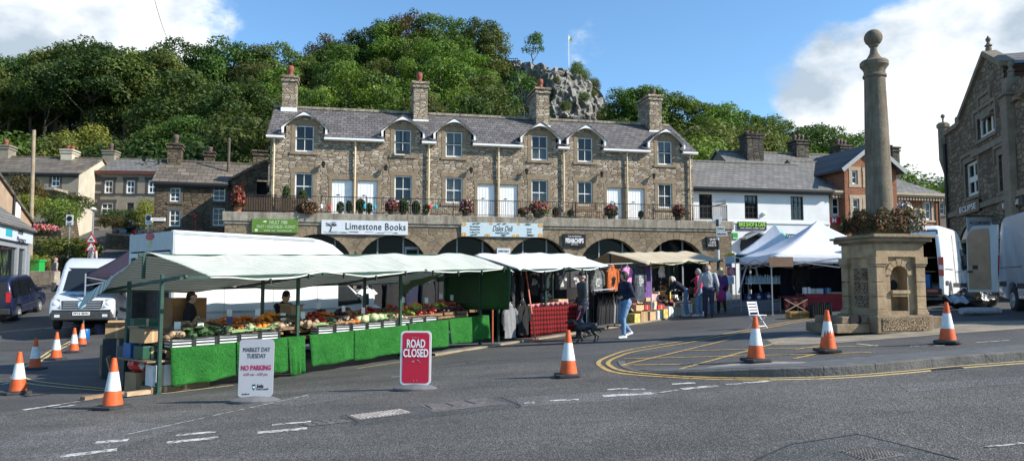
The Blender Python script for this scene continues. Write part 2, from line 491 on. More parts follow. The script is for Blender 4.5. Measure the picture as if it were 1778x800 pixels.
def patch(name,poly,off,m_,cell=1.0,kind='structure',up=None,bev=0,skirt=0,mats=None):
 """a flat sheet with outline poly (x,y) laid on the ground, off metres above it"""
 bm = bmesh.new()
 vs_ = [bm.verts.new((p[0], p[1], 0)) for p in poly]
 bm.faces.new(vs_)
 bmesh.ops.triangulate(bm, faces=bm.faces)
 x0 = min(p[0] for p in poly); x1 = max(p[0] for p in poly); y0 = min(p[1] for p in poly); y1 = max(p[1] for p in poly)
 for ax,a,b in ((0,x0,x1),(1,y0,y1)):
  k = math.ceil(a / cell)
  while k * cell < b:
   co_ = [0,0,0]; no = [0,0,0]; co_[ax] = k * cell; no[ax] = 1
   bmesh.ops.bisect_plane(bm, geom=bm.verts[:] + bm.edges[:] + bm.faces[:], plane_co=co_, plane_no=no)
   k += 1
 if skirt:
  edges = [e for e in bm.edges if len(e.link_faces) == 1]
  r = bmesh.ops.extrude_edge_only(bm, edges=edges)
  low = {v for v in r['geom'] if isinstance(v, bmesh.types.BMVert)}
 else: low = set()
 for v in bm.verts:
  v.co.z = g(v.co.x, v.co.y) + (off if v not in low else off - skirt)
 bmesh.ops.recalc_face_normals(bm, faces=bm.faces)
 me = bpy.data.meshes.new(name); bm.to_mesh(me); bm.free()
 up_ = sum(p.normal.z * p.area for p in me.polygons)
 if up_ < 0: me.flip_normals()
 me.materials.append(m_)
 o = bpy.data.objects.new(name, me); COL.objects.link(o)
 return tag(o, kind=kind)
def ribbon(pts, w):
 L = []; Rr = []
 n_ = len(pts)
 for i, p in enumerate(pts):
  a = pts[max(i-1, 0)]; b = pts[min(i+1, n_-1)]
  d = Vector((b[0]-a[0], b[1]-a[1])).normalized(); nn = Vector((-d.y, d.x)) * w / 2
  L.append((p[0]+nn.x, p[1]+nn.y)); Rr.append((p[0]-nn.x, p[1]-nn.y))
 return L, Rr
def smooth_pts(pts, k=6):
 P = [Vector((p[0], p[1])) for p in pts]; out = []
 for i in range(len(P) - 1):
  p0 = P[max(i-1, 0)]; p1 = P[i]; p2 = P[i+1]; p3 = P[min(i+2, len(P)-1)]
  for j in range(k):
   t = j / k
   out.append(.5 * ((2*p1) + (p2-p0)*t + (2*p0-5*p1+4*p2-p3)*t*t + (3*p1-p0-3*p2+p3)*t**3))
 out.append(P[-1]); return out
def strip(mb, pts, w, off, m=0, sub=.4):
 fine_ = []
 for a, b in zip(pts, pts[1:]):
  a = Vector((a[0], a[1])); b = Vector((b[0], b[1])); k = max(1, int((b-a).length / sub))
  fine_ += [a + (b-a) * i / k for i in range(k)]
 fine_.append(Vector((pts[-1][0], pts[-1][1])))
 L, Rr = ribbon(fine_, w)
 vs_ = []
 for l, r in zip(L, Rr):
  vs_ += [(l[0], l[1], g(*l) + off), (r[0], r[1], g(*r) + off)]
 mb.add(vs_, [[2*i, 2*i+1, 2*i+3, 2*i+2] for i in range(len(L)-1)], m)
def worn(name,col,hole,scale=14,thr=.5,under=(.10,.105,.11)):
 n = N(name); v = n.coord()
 f = n.noise(v, scale, 6, .75)
 k = n.ramp(f,[(thr - .07,(0,0,0)),(thr + .05,(1,1,1))])
 c = n.mix(k,under,n.mix(n.noise(v,3,4),tuple(x * .7 for x in col),col))
 n.set(c, .75, 0, .3); return n.m
YEL = worn('yellow_line_paint',(.56,.37,.11),.5,11,.45)
YELP = worn('pale_yellow_line_paint',(.66,.50,.22),.5,12,.42)
WLINE = worn('white_line_paint',(.66,.65,.60),.5,11,.49,(.09,.088,.085))
WTHIN = worn('faded_white_line_paint',(.5,.5,.48),.5,9,.5)
edge_px = [(-700,770),(0,716),(150,700),(300,690),(520,664),(750,640),(900,630),(1010,624)]
front = [gp(*p) for p in edge_px] + [gp(1060,645),gp(1160,657),gp(1330,658),gp(1500,651),gp(1778,627),gp(2300,596)]
poly = [(p.x,p.y) for p in front] + [(60,12),(60,-8),(-60,-8)]
patch('main_road', poly, .004, ROADM, 1.0)
kerb_bot = [(1068,627),(1075,637),(1100,645),(1160,651),(1250,654.5),(1340,655),(1455,651.5),(1565,643),(1659,634),(1778,625),(2100,601)]
KB = smooth_pts([gp(*p) for p in kerb_bot], 5)
kt = [0.0]
for a, b in zip(KB, KB[1:]): kt.append(kt[-1] + (b - a).length)
def kerb_h(s): return .012 + .118 * sstep(1.5, 4.2, s)
PAV = mat('pavement_tarmac',(.095,.10,.105),.85,.3,5,bump=.6,bscale=60,dist=.01,dirt=.4)
KERBM = mat('kerb_stone',(.115,.11,.10),.85,.25,5,bump=.7,bscale=25,dist=.02,dirt=.7)
mb = MB()
L, Rr = ribbon(KB, .0)
n_ = len(KB)
rows = []
for i, p in enumerate(KB):
 a = KB[max(i-1, 0)]; b = KB[min(i+1, n_-1)]
 d = (b - a).normalized(); nn = Vector((-d.y, d.x))
 if nn.y < 0 and i > 6: nn = -nn
 h = kerb_h(kt[i])
 rows.append([(p.x,p.y,g(p.x,p.y) - .05),(p.x + nn.x*.02,p.y + nn.y*.02,g(p.x,p.y) + h - .015),(p.x + nn.x*.04,p.y + nn.y*.04,g(p.x,p.y) + h),(p.x + nn.x*.17,p.y + nn.y*.17,g(p.x,p.y) + h + .002)])
for i in range(n_-1):
 seg = int(kt[i] / .92) != int(kt[i+1] / .92)
 k = .96 if seg else 1.0
 vs_ = [Vector(q) for q in rows[i]] + [Vector(q0).lerp(Vector(q1), k) for q0, q1 in zip(rows[i], rows[i+1])]
 mb.add(vs_, [[j, j+1, j+5, j+4] for j in range(3)], 0)
tag(mb.build('island_kerb', KERBM, smooth=30), kind='structure')
mb = MB()
for i in range(n_-1):
 def row(i):
  p = Vector(rows[i][3]); h = kerb_h(kt[i])
  d = (KB[min(i+1, n_-1)] - KB[max(i-1, 0)]).normalized(); nn = Vector((-d.y, d.x))
  if nn.y < 0 and i > 6: nn = -nn
  out = []
  wmax = min(1.5, max(0.05, (kt[i] - 1.2) * .7))
  for k in range(7):
   t = k / 6
   x = p.x + nn.x * wmax * t; y = p.y + nn.y * wmax * t
   out.append((x,y,g(x,y) + lerp(h + .002,.006,sstep(0,1,t))))
  return out
 if kt[i] < 1.4: continue
 a = row(i); b = row(i+1)
 mb.add(a + b, [[j, j+1, j+8, j+7] for j in range(6)], 0)
tag(mb.build('island_pavement', PAV, smooth=60, fix=True), kind='structure')
FLAG = mat('stone_flags',(.24,.205,.155),.85,.25,3,bump=.5,bscale=18,dist=.02,dirt=.4)
fl = [gp(*p) for p in [(1160, 646), (1330, 630), (1250, 641)]]
fl = [gp(*p) for p in [(1330,590),(1420,577),(1560,560),(1800,556),(1800,569),(1640,580),(1560,587),(1430,597),(1345,599)]]
patch('stone_paving', [(p.x, p.y) for p in fl], .006, FLAG, 1.0)
fl = [gp(*p) for p in [(1195,645),(1250,634),(1330,628),(1400,629),(1380,636),(1300,643)]]
patch('tactile_paving',[(p.x,p.y) for p in fl],.012,mat('tactile_concrete',(.24,.22,.20),.9,.25,8,bump=.8,bscale=40,dist=.01),1.0)
mb = MB()
def pxline(pts, w, off=.009, m=0, sm=False, tgt=None):
 P = [gp(*p) for p in pts]
 if sm: P = smooth_pts(P, 5)
 strip(tgt or mb, P, w, off, m)
pxline([(1440,546),(1380,557),(1300,572),(1200,590),(1100,606),(1062,617),(1040,628),(1046,638),(1075,648),(1160,655),(1250,659),(1335,660)],.085,sm=True)
pxline([(1440,549),(1380,560),(1300,575.5),(1200,594),(1105,610),(1072,620),(1056,629),(1062,637),(1085,644.5),(1160,651.8),(1250,655.8),(1335,656.6)],.085,sm=True)
for a,b in [((1080,634),(1268,589)),((1161,646),(1361,592)),((1083,623),(1400,615)),((1190,609),(1400,604)),((1080,634),(1301,631)),
((1400,604),(1525,600)),((1400,615),(1513,612)),((1378,623),(1416,615)),((1380,607),(1440,598))]:
 pxline([a, b], .075)
tag(mb.build('yellow_line_marking', YEL, fix=False), kind='structure')
mb = MB()
pxline([(1335,660),(1455,657),(1565,649),(1659,640),(1778,631),(2100,607)],.075,sm=True)
pxline([(1335,656.8),(1455,653.4),(1565,645.2),(1659,636.3),(1778,627.3),(2100,603.5)],.06,sm=True)
pxline([(20,655),(45,665),(100,672),(180,678),(270,683.5),(330,678),(405,669)],.07,sm=True)
pxline([(30,650),(60,661),(120,668.5),(200,676),(280,680),(330,675)],.06,sm=True)
pxline([(38,640),(85,610),(130,588),(175,563)],.07)
pxline([(46,643),(93,611),(136,589),(180,564)],.07)
pxline([(620,640),(760,618),(850,601),(1000,581)],.05)
tag(mb.build('pale_line_marking', YELP, fix=False), kind='structure')
mb = MB()
for a,b,w in [((105,793),(203,781),.16),((165,769),(223,764),.15),((289,769),(378,760),.14),((307,756),(375,750),.12),((447,752),(533,744),.15),((472,738),(540,732),.1),
((40,712),(102,703),.12),((90,709),(130,703),.1),((1047,688),(1132,683),.17),((1054,677),(1090,675),.12),((1184,676),(1246,670),.15),((1166,667),(1207,665),.12),
((1290,665),(1337,662),.12),((955,696),(1005,694),.1),((910,700),(928,699),.14),((1488,597),(1525,601),.06),((1580,601),(1640,600),.06),((1695,595),(1752,591),.07),
((700,645),(735,640),.05),((0,668),(28,662),.1),((1712,777),(1778,770),.05)]:
 pxline([a, b], w)
tag(mb.build('white_line_marking', WLINE, fix=False), kind='structure')
mb = MB()
for a,b,w in [((223,754),(380,720),.035),((370,722),(535,686),.045),((680,655),(735,650),.05),((1130,684),(1180,677),.06),((1090,677),(1120,676),.1),((1260,668),(1290,666),.1),((100,703),(180,690),.05),((1120,594),(1290,581),.05),((760,637),(830,628),.03)]:
 pxline([a, b], w)
tag(mb.build('faded_line_marking', WTHIN, fix=False), kind='structure')
mb = MB()
pxline([(-60,582),(60,571),(210,561)],.15)
pxline([(1280,530),(1440,521)],.25); pxline([(1290,541),(1440,530)],.12)
tag(mb.build('crossing_line_marking', WTHIN, fix=False), kind='structure')
TAR = mat('tar_seam',(.03,.031,.033),.7,.3,10)
mb = MB()
for pts in [[(1310,800),(1372,772),(1490,754),(1580,776),(1665,798)],[(600,720),(622,735)],[(520,738),(600,726)],[(870,690),(905,705)]]:
 pxline(pts, .025, .008)
tag(mb.build('road_seam', TAR, fix=False), kind='structure')
PATCH1 = asphalt('patch_asphalt',(.058,.057,.056),(.19,.19,.185),.3,.5,95,bump=.7)
PATCH2 = asphalt('old_patch_asphalt',(.085,.082,.078),(.27,.26,.25),.34,.5,80,bump=.6)
for pl,mm_ in (([(1312,802),(1372,773),(1490,755),(1580,777),(1670,803)],PATCH1),([(590,722),(618,738),(905,707),(868,688)],PATCH1),([(905,706),(1150,690),(1130,676),(890,690)],PATCH2),([(0,762),(210,730),(330,741),(120,800),(0,815)],PATCH2),
([(1560,668),(1800,652),(1800,664),(1580,681)],PATCH2),([(430,700),(560,680),(640,684),(520,706)],PATCH2)):
 P = [gp(*p) for p in pl]; patch('road_patch', [(p.x, p.y) for p in P], .0062, mm_, 1.0)
CAST = mat('cast_iron_cover',(.13,.115,.105),.6,.4,12,bump=.8,bscale=35,dist=.02,spec=.5)
def cover(px4, label, rows_, name='manhole_cover', fr=True, worn_=None):
 P = [gp(*p) for p in px4]
 c = sum(P, Vector()) / 4
 m = MB()
 def q(u, v): return P[0].lerp(P[1], u).lerp(P[3].lerp(P[2], u), v)
 def z(p, o): return (p.x - c.x, p.y - c.y, g(p.x, p.y) + o - c.z)
 m.add([z(q(a,b),.009) for a,b in ((0,0),(1,0),(1,1),(0,1))],[[0,1,2,3]],0)
 t = thing(name, label, 'drain cover' if 'drain' in name else 'manhole cover', c)
 m.build('frame', CAST, t, fix=False)
 m = MB()
 cols_ = rows_
 for i in range(cols_[0]):
  for j in range(cols_[1]):
   a0 = .05 + .9 * i / cols_[0]; a1 = a0 + .9 / cols_[0] * .62; b0 = .07 + .86 * j / cols_[1]; b1 = b0 + .86 / cols_[1] * .62
   pts = [q(a0,b0),q(a1,b0),q(a1,b1),q(a0,b1)]
   m.add([z(p,.009) for p in pts] + [z(p,.017) for p in pts],[[4,5,6,7],[0,1,5,4],[1,2,6,5],[2,3,7,6],[3,0,4,7]],0)
 m.build('tread_plate', worn_ or CAST, t, fix=False)
 return t
WORNC = mat('worn_painted_cover',(.42,.37,.33),.6,.5,20)
cover([(601,722),(700,710),(722,717),(622,730)],'square metal manhole cover smeared with old white paint, in the road below the red sign',(14,6),worn_=WORNC)
cover([(731,704),(842,691),(884,701),(752,716)],'long three-panel brown metal access cover in the road, right of the painted one',(3,1))
cover([(1455,784),(1515,775),(1575,791),(1505,803)],'ridged metal manhole cover in the patched asphalt at the bottom edge',(12,8))
cover([(520,737),(590,728),(612,732),(535,741)],'small dark worn access cover beside a dashed white line',(4,2))
cover([(1612,642),(1672,638.5),(1686,641.5),(1622,646)],'black slotted drain grating against the kerb',(9,1),name='drain_grating',worn_=BLACK)
# ------------------------------------------------------------------ buildings
class Fac:
 """a facade plane; local x along it, local y into the building, z up (absolute height)"""
 def __init__(s, pl, Yl, pr, Yr, px_y=400):
  a = at(pl, px_y, Yl); b = at(pr, px_y, Yr)
  s.O = Vector((a.x, a.y, 0)); s.len = (Vector((b.x, b.y, 0)) - s.O).length
  s.ang = math.atan2(b.y - a.y, b.x - a.x)
  s.d = Vector((math.cos(s.ang), math.sin(s.ang), 0)); s.n = Vector((-math.sin(s.ang), math.cos(s.ang), 0))
 def l(s, px, py, off=0.0):
  d = ray(px, py); O = s.O + s.n * off
  t = O.dot(s.n) / d.dot(s.n)
  p = d * t
  return ((p - s.O).dot(s.d), CZ + p.z)
 def rect(s, x0, y0, x1, y1, off=0.0):
  xc = (x0 + x1) / 2; yc = (y0 + y1) / 2
  a = s.l(x0, yc, off)[0]; b = s.l(x1, yc, off)[0]
  return (a,b,s.l(xc,y1,off)[1],s.l(xc,y0,off)[1])
 def w(s, x, y, z=0): return s.O + s.d * x + s.n * y + Vector((0, 0, z))
 def empty(s, name, label, cat, group=None):
  return thing(name, label, cat, s.O, s.ang, group)
def wall_open(mb,x0,x1,z0,z1,ops,y=0.0,depth=.16,m=0):
 xs_ = sorted({x0, x1} | {o[0] for o in ops} | {o[1] for o in ops}); zs_ = sorted({z0, z1} | {o[2] for o in ops} | {o[3] for o in ops})
 xs_ = [v for v in xs_ if x0 <= v <= x1]; zs_ = [v for v in zs_ if z0 <= v <= z1]
 for a, b in zip(xs_, xs_[1:]):
  for c, d in zip(zs_, zs_[1:]):
   xc, zc = (a+b)/2, (c+d)/2
   if any(o[0] < xc < o[1] and o[2] < zc < o[3] for o in ops): continue
   mb.poly([(a,y,c),(b,y,c),(b,y,d),(a,y,d)],m)
 for a, b, c, d in [o[:4] for o in ops]:
  c2 = max(c, z0); d2 = min(d, z1)
  mb.poly([(a,y,c2),(a,y+depth,c2),(a,y+depth,d2),(a,y,d2)],m); mb.poly([(b,y,c2),(b,y+depth,c2),(b,y+depth,d2),(b,y,d2)],m)
  mb.poly([(a,y,c2),(b,y,c2),(b,y+depth,c2),(a,y+depth,c2)],m); mb.poly([(a,y,d2),(b,y,d2),(b,y+depth,d2),(a,y+depth,d2)],m)
def window(par,r,y=0.0,nx=2,nz=2,fm=None,pane=None,curtain=None,surround=None,sill=True,sw=.16,fr=.06,bar=.03,depth=.11,label=None,cm=None,curt_z=(0,1)):
 a, b, c, d = r; fm = fm or WHITE; pane = pane or PANE
 m = MB(); yy = y + depth
 m.box2((a,yy-.035,c),(a+fr,yy+.03,d)); m.box2((b-fr,yy-.035,c),(b,yy+.03,d)); m.box2((a+fr,yy-.033,c),(b-fr,yy+.03,c+fr*1.3)); m.box2((a+fr,yy-.033,d-fr),(b-fr,yy+.03,d))
 for i in range(1, nx):
  x = a + (b-a) * i / nx; m.box2((x-bar/2,yy-.02,c+fr*1.3),(x+bar/2,yy+.01,d-fr))
 for j in range(1, nz):
  z = c + (d-c) * j / nz; hb = bar * (1.5 if j == nz // 2 else 1)
  m.box2((a+fr,yy-.024,z-hb/2),(b-fr,yy+.012,z+hb/2))
 w = m.build('window', fm, par)
 if label: w['label'] = label
 p = MB(); p.poly([(a+.01,yy+.018,c+.01),(b-.01,yy+.018,c+.01),(b-.01,yy+.018,d-.01),(a+.01,yy+.018,d-.01)]); p.build('pane',pane,w)
 if curtain:
  q = MB(); hz = d - c
  if curtain == 'net': spans = [(a+.03, b-.03)]
  else: spans = [(a+.02, a+(b-a)*.33), (b-(b-a)*.3, b-.02)]
  for u0, u1 in spans:
   q.sheet(lambda s,t: (lerp(u0,u1,s),yy+.10+.02*math.sin(s*28),lerp(c+hz*curt_z[0],c+hz*curt_z[1],t)),24,1)
  q.build('curtain', cm or CURT, w, smooth=True)
 if surround:
  s = MB(); o = .014
  s.box2((a-sw,y-o,c-.02),(a,y+.10,d)); s.box2((b,y-o,c-.02),(b+sw,y+.10,d)); s.box2((a-sw*1.35,y-o-.003,d),(b+sw*1.35,y+.10,d+sw*1.25))
  if sill: s.box2((a-sw*1.2,y-.06,c-.02-.14),(b+sw*1.2,y+.12,c-.02))
  s.build('surround', surround, w, bev=.008)
 return w
def roof_slab(mb,x0,x1,y0,z0,y1,z1,th=.12,m=0,xr0=None,xr1=None):
 xr0 = x0 if xr0 is None else xr0; xr1 = x1 if xr1 is None else xr1
 n_ = Vector((0, -(z1-z0), (y1-y0))).normalized() * th
 t = [(x0,y0,z0),(x1,y0,z0),(xr1,y1,z1),(xr0,y1,z1)]
 b = [tuple(Vector(p) - n_) for p in t]
 mb.add(t + b,[[0,1,2,3],[4,7,6,5],[0,4,5,1],[1,5,6,2],[2,6,7,3],[3,7,4,0]],m)
def chimney(par,x,y,z0,z1,wx,wy,stonem,pots=((0,0,.55),),potm=None,name='chimney',cap=True):
 m = MB()
 m.box2((x-wx/2,y-wy/2,z0),(x+wx/2,y+wy/2,z1))
 m.box2((x-wx/2-.07,y-wy/2-.07,z1-.32),(x+wx/2+.07,y+wy/2+.07,z1-.2)); m.box2((x-wx/2-.1,y-wy/2-.1,z1-.1),(x+wx/2+.1,y+wy/2+.1,z1+.02))
 c = m.build(name, stonem, par)
 for px_, py_, h in pots:
  p = MB(); p.lathe([(.17,0),(.15,.1),(.145,h*.42),(.18,h*.48),(.185,h*.80),(.15,h*.88),(.11,h*.88),(.11,h*.88-.15)],(x+px_,y+py_,z1+.02),12)
  p.build('chimney_pot', potm or POT, c, smooth=True)
 return c
POT = mat('terracotta',(.23,.07,.04),.8,.25,9)
POTD = mat('sooty_pot',(.10,.07,.055),.8,.3,9)
T_STONE = stone('terrace_rubble',[(.41,.33,.24),(.30,.235,.17),(.48,.41,.32),(.34,.27,.20),(.23,.185,.14),(.44,.35,.25),(.37,.32,.25),(.52,.45,.36)],(.17,.135,.10),3.1,2.7,.8)
T_DRESS = mat('warm_dressed_stone',(.245,.185,.12),.88,.22,4,bump=.5,bscale=22,dist=.015,dirt=.4)
ARC_STONE = stone('arcade_stone',[(.25,.20,.135),(.21,.165,.11),(.30,.24,.165),(.235,.185,.13),(.275,.21,.145)],(.13,.10,.075),2.6,2.1,.45,.03)
def coping_mat():
 n = N('weathered_coping'); v = n.coord(); vv = n.coord(scale=(1,1,.12))
 c = n.ramp(n.noise(v,4,5,.7),[(.3,(.22,.19,.145)),(.55,(.33,.295,.235)),(.75,(.46,.42,.35))])
 c = n.mix(n.ramp(n.noise(vv,3.2,4,.7),[(.45,(0,0,0)),(.65,(.8,.8,.8))]),c,(.13,.11,.085))
 n.set(c,.9,0,.15); n.bump(n.noise(v,14,4),.7,.02); return n.m
COPING = coping_mat()
SLATE = slate('purple_slate',[(.105,.094,.092),(.14,.125,.12),(.18,.162,.155),(.095,.086,.085),(.16,.145,.138)],3.0,5.2,(.06,.055,.035),.3)
SLATEG = slate('grey_slate',[(.14,.135,.125),(.19,.18,.165),(.165,.155,.14),(.22,.205,.185)],2.4,5.0,(.085,.08,.06),.45)
SLATEB = slate('brown_stone_slate',[(.13,.105,.08),(.175,.145,.11),(.10,.082,.065),(.21,.175,.135)],1.9,3.4,(.06,.055,.03),.5,1.0)
CREAM = mat('cream_pipe', (.62,.50,.32), .5, .12)
WHITEB = mat('white_bargeboard', (.8,.8,.79), .5, .05)
# ---- the long terrace over its arcade
TF = Fac(466, 38.0, 1205, 42.9)
terr = TF.empty('stone_terrace', 'long two-storey rubble stone terrace of cottages with arched dormers above a stone arcade', 'terrace houses')
L_ = TF.len
ZD = (TF.l(600, 371, -1.2)[1] + TF.l(1100, 381, -1.2)[1]) / 2
ZE = sum(TF.l(x,y)[1] for x,y in ((560,241),(860,253),(1090,261))) / 3
YRG = 3.4; ZR = ZE + 2.35
up = [(513,218,545,264),(685,226,714,269),(774,229,803,273),(923,236,951,279),(1003,239,1029,281),(1142,244,1167,285)]
lo = [(512,301,543,346),(685,305,715,350),(774,308,803,357),(923,312,951,353),(1003,315,1029,358),(1143,319,1167,360)]
drs = [(576,312,612,372),(621,315,655,372),(829,319,859,378),(868,320,899,378),(1054,327,1080,382),(1091,327,1119,382)]
UP = [TF.rect(*r) for r in up]; LO = [TF.rect(*r) for r in lo]
zlo = sum(r[2] for r in LO) / 6; zlo1 = sum(r[3] for r in LO) / 6; zu0 = sum(r[2] for r in UP) / 6; zu1 = sum(r[3] for r in UP) / 6
LO = [(a,b,zlo,zlo1) for a,b,c,d in LO]; UP = [(a,b,zu0,zu1) for a,b,c,d in UP]
DR = [TF.rect(*r) for r in drs]; zdt = sum(r[3] for r in DR) / 6
DR = [(a,b,ZD,zdt) for a,b,c,d in DR]
m = MB()
ZW = ZE + .02
wall_open(m,0,L_,ZD - .3,ZW,[o for o in UP + LO + DR],0,.2)
DW = 1.12
DX = [(r[0] + r[1]) / 2 for r in UP]
zdorm = ZE + .52
zpeak = ZE + 1.36
def barge(s, drop=0): return zdorm + (zpeak - zdorm) * (1 - abs(s) ** 1.55) - drop
for x in DX:
 a, b, c, d = UP[DX.index(x)]
 hw = DW - .18
 K = 16
 for i in range(K):
  u0 = x - hw + 2 * hw * i / K; u1 = x - hw + 2 * hw * (i + 1) / K
  cut = sorted({u0, u1} | {v for v in (a, b) if u0 < v < u1})
  for p, q in zip(cut, cut[1:]):
   lowz = d if a - 1e-6 < (p + q) / 2 < b + 1e-6 else ZW
   m.poly([(p,0,lowz),(q,0,lowz),(q,0,barge((q-x)/DW,.1)),(p,0,barge((p-x)/DW,.1))])
 m.poly([(a,0,d),(b,0,d),(b,.2,d),(a,.2,d)])
 for q in (a,b): m.poly([(q,0,ZW),(q,.2,ZW),(q,.2,d),(q,0,d)])
 for sg in (-1, 1):
  xx = x + sg * hw
  m.poly([(xx,0,ZW-.1),(xx,1.9,ZW-.1),(xx,1.9,zdorm+.2),(xx,0,zdorm+.06)])
zrid = ZR - .1
for xx in (0, L_):
 m.poly([(xx,0,ZD-.3),(xx,0,ZW),(xx,YRG,zrid),(xx,2*YRG,ZW),(xx,2*YRG,ZD-.3)])
m.poly([(0,2*YRG,ZD-.3),(L_,2*YRG,ZD-.3),(L_,2*YRG,ZW),(0,2*YRG,ZW)])
wallo = m.build('wall', T_STONE, terr)
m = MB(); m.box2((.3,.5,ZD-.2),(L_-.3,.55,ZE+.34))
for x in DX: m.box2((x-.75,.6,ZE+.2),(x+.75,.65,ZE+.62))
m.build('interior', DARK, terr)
for i, r in enumerate(UP):
 window(terr,r,0,2,2,curtain=('net' if i in (2,) else ('drape' if i in (1,) else ('net' if i in (3,5) else None))),surround=T_DRESS,sw=.22,curt_z=(0,.45) if i == 3 else (0,1))
for i, r in enumerate(LO):
 window(terr,r,0,2,2,curtain='net' if i in (2,3,5) else None,surround=T_DRESS,sw=.22,curt_z=(0,.5) if i == 3 else (0,1))
for i, r in enumerate(DR):
 a, b, c, d = r
 m = MB(); m.box2((a+.002,.09,c),(b-.002,.13,d-.002))
 for k in range(1, 6):
  x = a + (b - a) * k / 6; m.box2((x-.008,.082,c+.05),(x+.008,.092,d-.08))
 dd = m.build('door', WHITEB, terr)
 s = MB(); s.box2((a-.17,-.014,c),(a,.12,d)); s.box2((b,-.014,c),(b+.17,.12,d)); s.box2((a-.2,-.018,d),(b+.2,.12,d+.24)); s.build('surround',T_DRESS,dd,bev=.008)
 h = MB(); h.ball((b-.12,.06,c+1.0),.03); h.box2((a+.25,.07,c+1.1),(a+.42,.088,c+1.14)); h.build('handle',BLACK,dd)
m = MB()
def rz_(y): return ZE + .05 + (ZR - ZE - .05) * (y + .22) / (YRG + .22)
cuts = [-.2]
for x in DX: cuts += [x - DW + .16, x + DW - .16]
cuts.append(L_ + .2)
for k, (a, b) in enumerate(zip(cuts, cuts[1:])):
 roof_slab(m,a,b,-.22 if k % 2 == 0 else 1.0,ZE + .05 if k % 2 == 0 else rz_(1.0),YRG,ZR,.1)
roof_slab(m,-.2,L_+.2,2*YRG + .22,ZE + .05,YRG,ZR,.1)
ro = m.build('roof', SLATE, terr)
m = MB()
for k in range(int(L_ / .46) + 1):
 m.box((k*.46, YRG, ZR+.03), (.44,.3,.14))
m.build('ridge_tile', COPING, ro)
for i, x in enumerate(DX):
 m = MB()
 K = 12
 def back(z):
  return -.22 + (z - ZE - .05) / (ZR - ZE - .05) * (YRG + .22)
 for sg in (-1, 1):
  for k in range(K // 2):
   s0 = k / (K/2); s1 = (k+1) / (K/2)
   z0 = zdorm - .03 + (zpeak + .08 - zdorm) * (1 - s0 ** 1.15); z1 = zdorm - .03 + (zpeak + .08 - zdorm) * (1 - s1 ** 1.15)
   x0 = x + sg * s0 * (DW + .1); x1 = x + sg * s1 * (DW + .1)
   pts = [(x0,-.34,z0),(x1,-.34,z1),(x1,back(z1)+.1,z1),(x0,back(z0)+.1,z0)]
   m.add(pts + [(p[0],p[1],p[2]-.06) for p in pts],[[0,1,2,3],[4,7,6,5],[0,4,5,1],[1,5,6,2],[3,2,6,7]])
 d = m.build('dormer_roof', SLATE, terr)
 m = MB(); K = 24
 for k in range(K):
  s0 = -1 + 2*k/K; s1 = -1 + 2*(k+1)/K
  def up_(s): return zdorm - .06 + (zpeak + .02 - zdorm) * (1 - abs(s) ** 1.15)
  def dn_(s): return zdorm - .17 + (zpeak - .05 - zdorm) * (1 - abs(s) ** 1.9)
  f = [(x+s0*(DW+.05),dn_(s0)),(x+s1*(DW+.05),dn_(s1)),(x+s1*(DW+.05),up_(s1)),(x+s0*(DW+.05),up_(s0))]
  m.add([(a,-.31,b) for a,b in f] + [(a,-.24,b) for a,b in f],[[0,1,2,3],[0,4,5,1],[3,2,6,7],[4,7,6,5]])
 for k in range(K):
  s0 = -1 + 2*k/K; s1 = -1 + 2*(k+1)/K
  m.poly([(x+s0*(DW+.05),-.24,dn_(s0)+.02),(x+s1*(DW+.05),-.24,dn_(s1)+.02),(x+s1*(DW+.05),0.02,dn_(s1)+.02),(x+s0*(DW+.05),0.02,dn_(s0)+.02)])
 m.build('bargeboard', WHITEB, d)
 m = MB()
 for sg in (-1,1): m.box((x+sg*(DW-.02),-.2,zdorm-.18),(.1,.2,.32))
 m.build('dormer_foot', WHITEB, d)
edges = [-.2]
for x in DX: edges += [x - DW + .12, x + DW - .12]
edges.append(L_ + .2)
for a, b in zip(edges[::2], edges[1::2]):
 m = MB(); m.box2((a,-.33,ZE-.08),(b,-.22,ZE+.02)); m.box2((a,-.22,ZE-.11),(b,-.004,ZE-.05)); m.build('gutter',WHITEB,terr)
for px in (475,616,744,865,978,1088,1197):
 x = TF.l(px, 310)[0]
 m = MB(); m.tube((x,-.1,ZD),(x,-.1,ZE-.4),.05,n=8); m.path([(x,-.1,ZE-.42),(x,-.12,ZE-.25),(x,-.26,ZE-.1)],.05)
 for z in (ZD+.6,ZD+2.0,ZD+3.3): m.box((x,-.06,z),(.18,.12,.05))
 m.build('downpipe', CREAM, terr, smooth=True)
for px,nm in ((495,0),(728,1),(936,2),(1128,3)):
 x = TF.l(px, 200, YRG)[0]
 top = [135, 150, 160, 172][nm]
 zt = TF.l(px, top, YRG)[1]
 wx, wy = (.78, .9) if nm == 0 else (.8, 1.9)
 if nm == 0: x = .62
 pots = {0: ((0,0,.75),),1: ((-.05,-.4,.75),(0,.5,.45)),2: ((-.05,-.5,.7),(0,.1,.5),(0,.6,.5)),3: ((0,-.55,.5),(0,0,.42),(0,.6,.42))}[nm]
 ch = chimney(terr,x,YRG,ZR - .8,zt,wx,wy,T_STONE,pots,POT if nm < 3 else POTD)
 s = MB(); s.box2((x-wx/2-.05,YRG-wy/2-.06,ZR-1.0 if wy > 1 else ZR-.45),(x+wx/2+.05,YRG-wy/2-.002,ZR-.55 if wy > 1 else ZR-.1)); s.build('flashing',WHITEB,ch)
LAMPM = mat('lantern_glass', (.1,.1,.1), .2, .1)
for px,py in ((562,287),(670,293),(817,297),(913,299),(1043,304),(1133,307)):
 x, z = TF.l(px, py)
 m = MB(); m.box((x,-.12,z+.12),(.04,.24,.03)); m.lathe([(.02,-.16),(.07,-.12),(.10,.08),(.12,.1),(.02,.2)],(x,-.22,z),6); m.build('wall_lantern',BLACK,terr)
AY = -1.9
XA0 = TF.l(390, 400, AY)[0]; XA1 = TF.l(1270, 410, AY)[0]
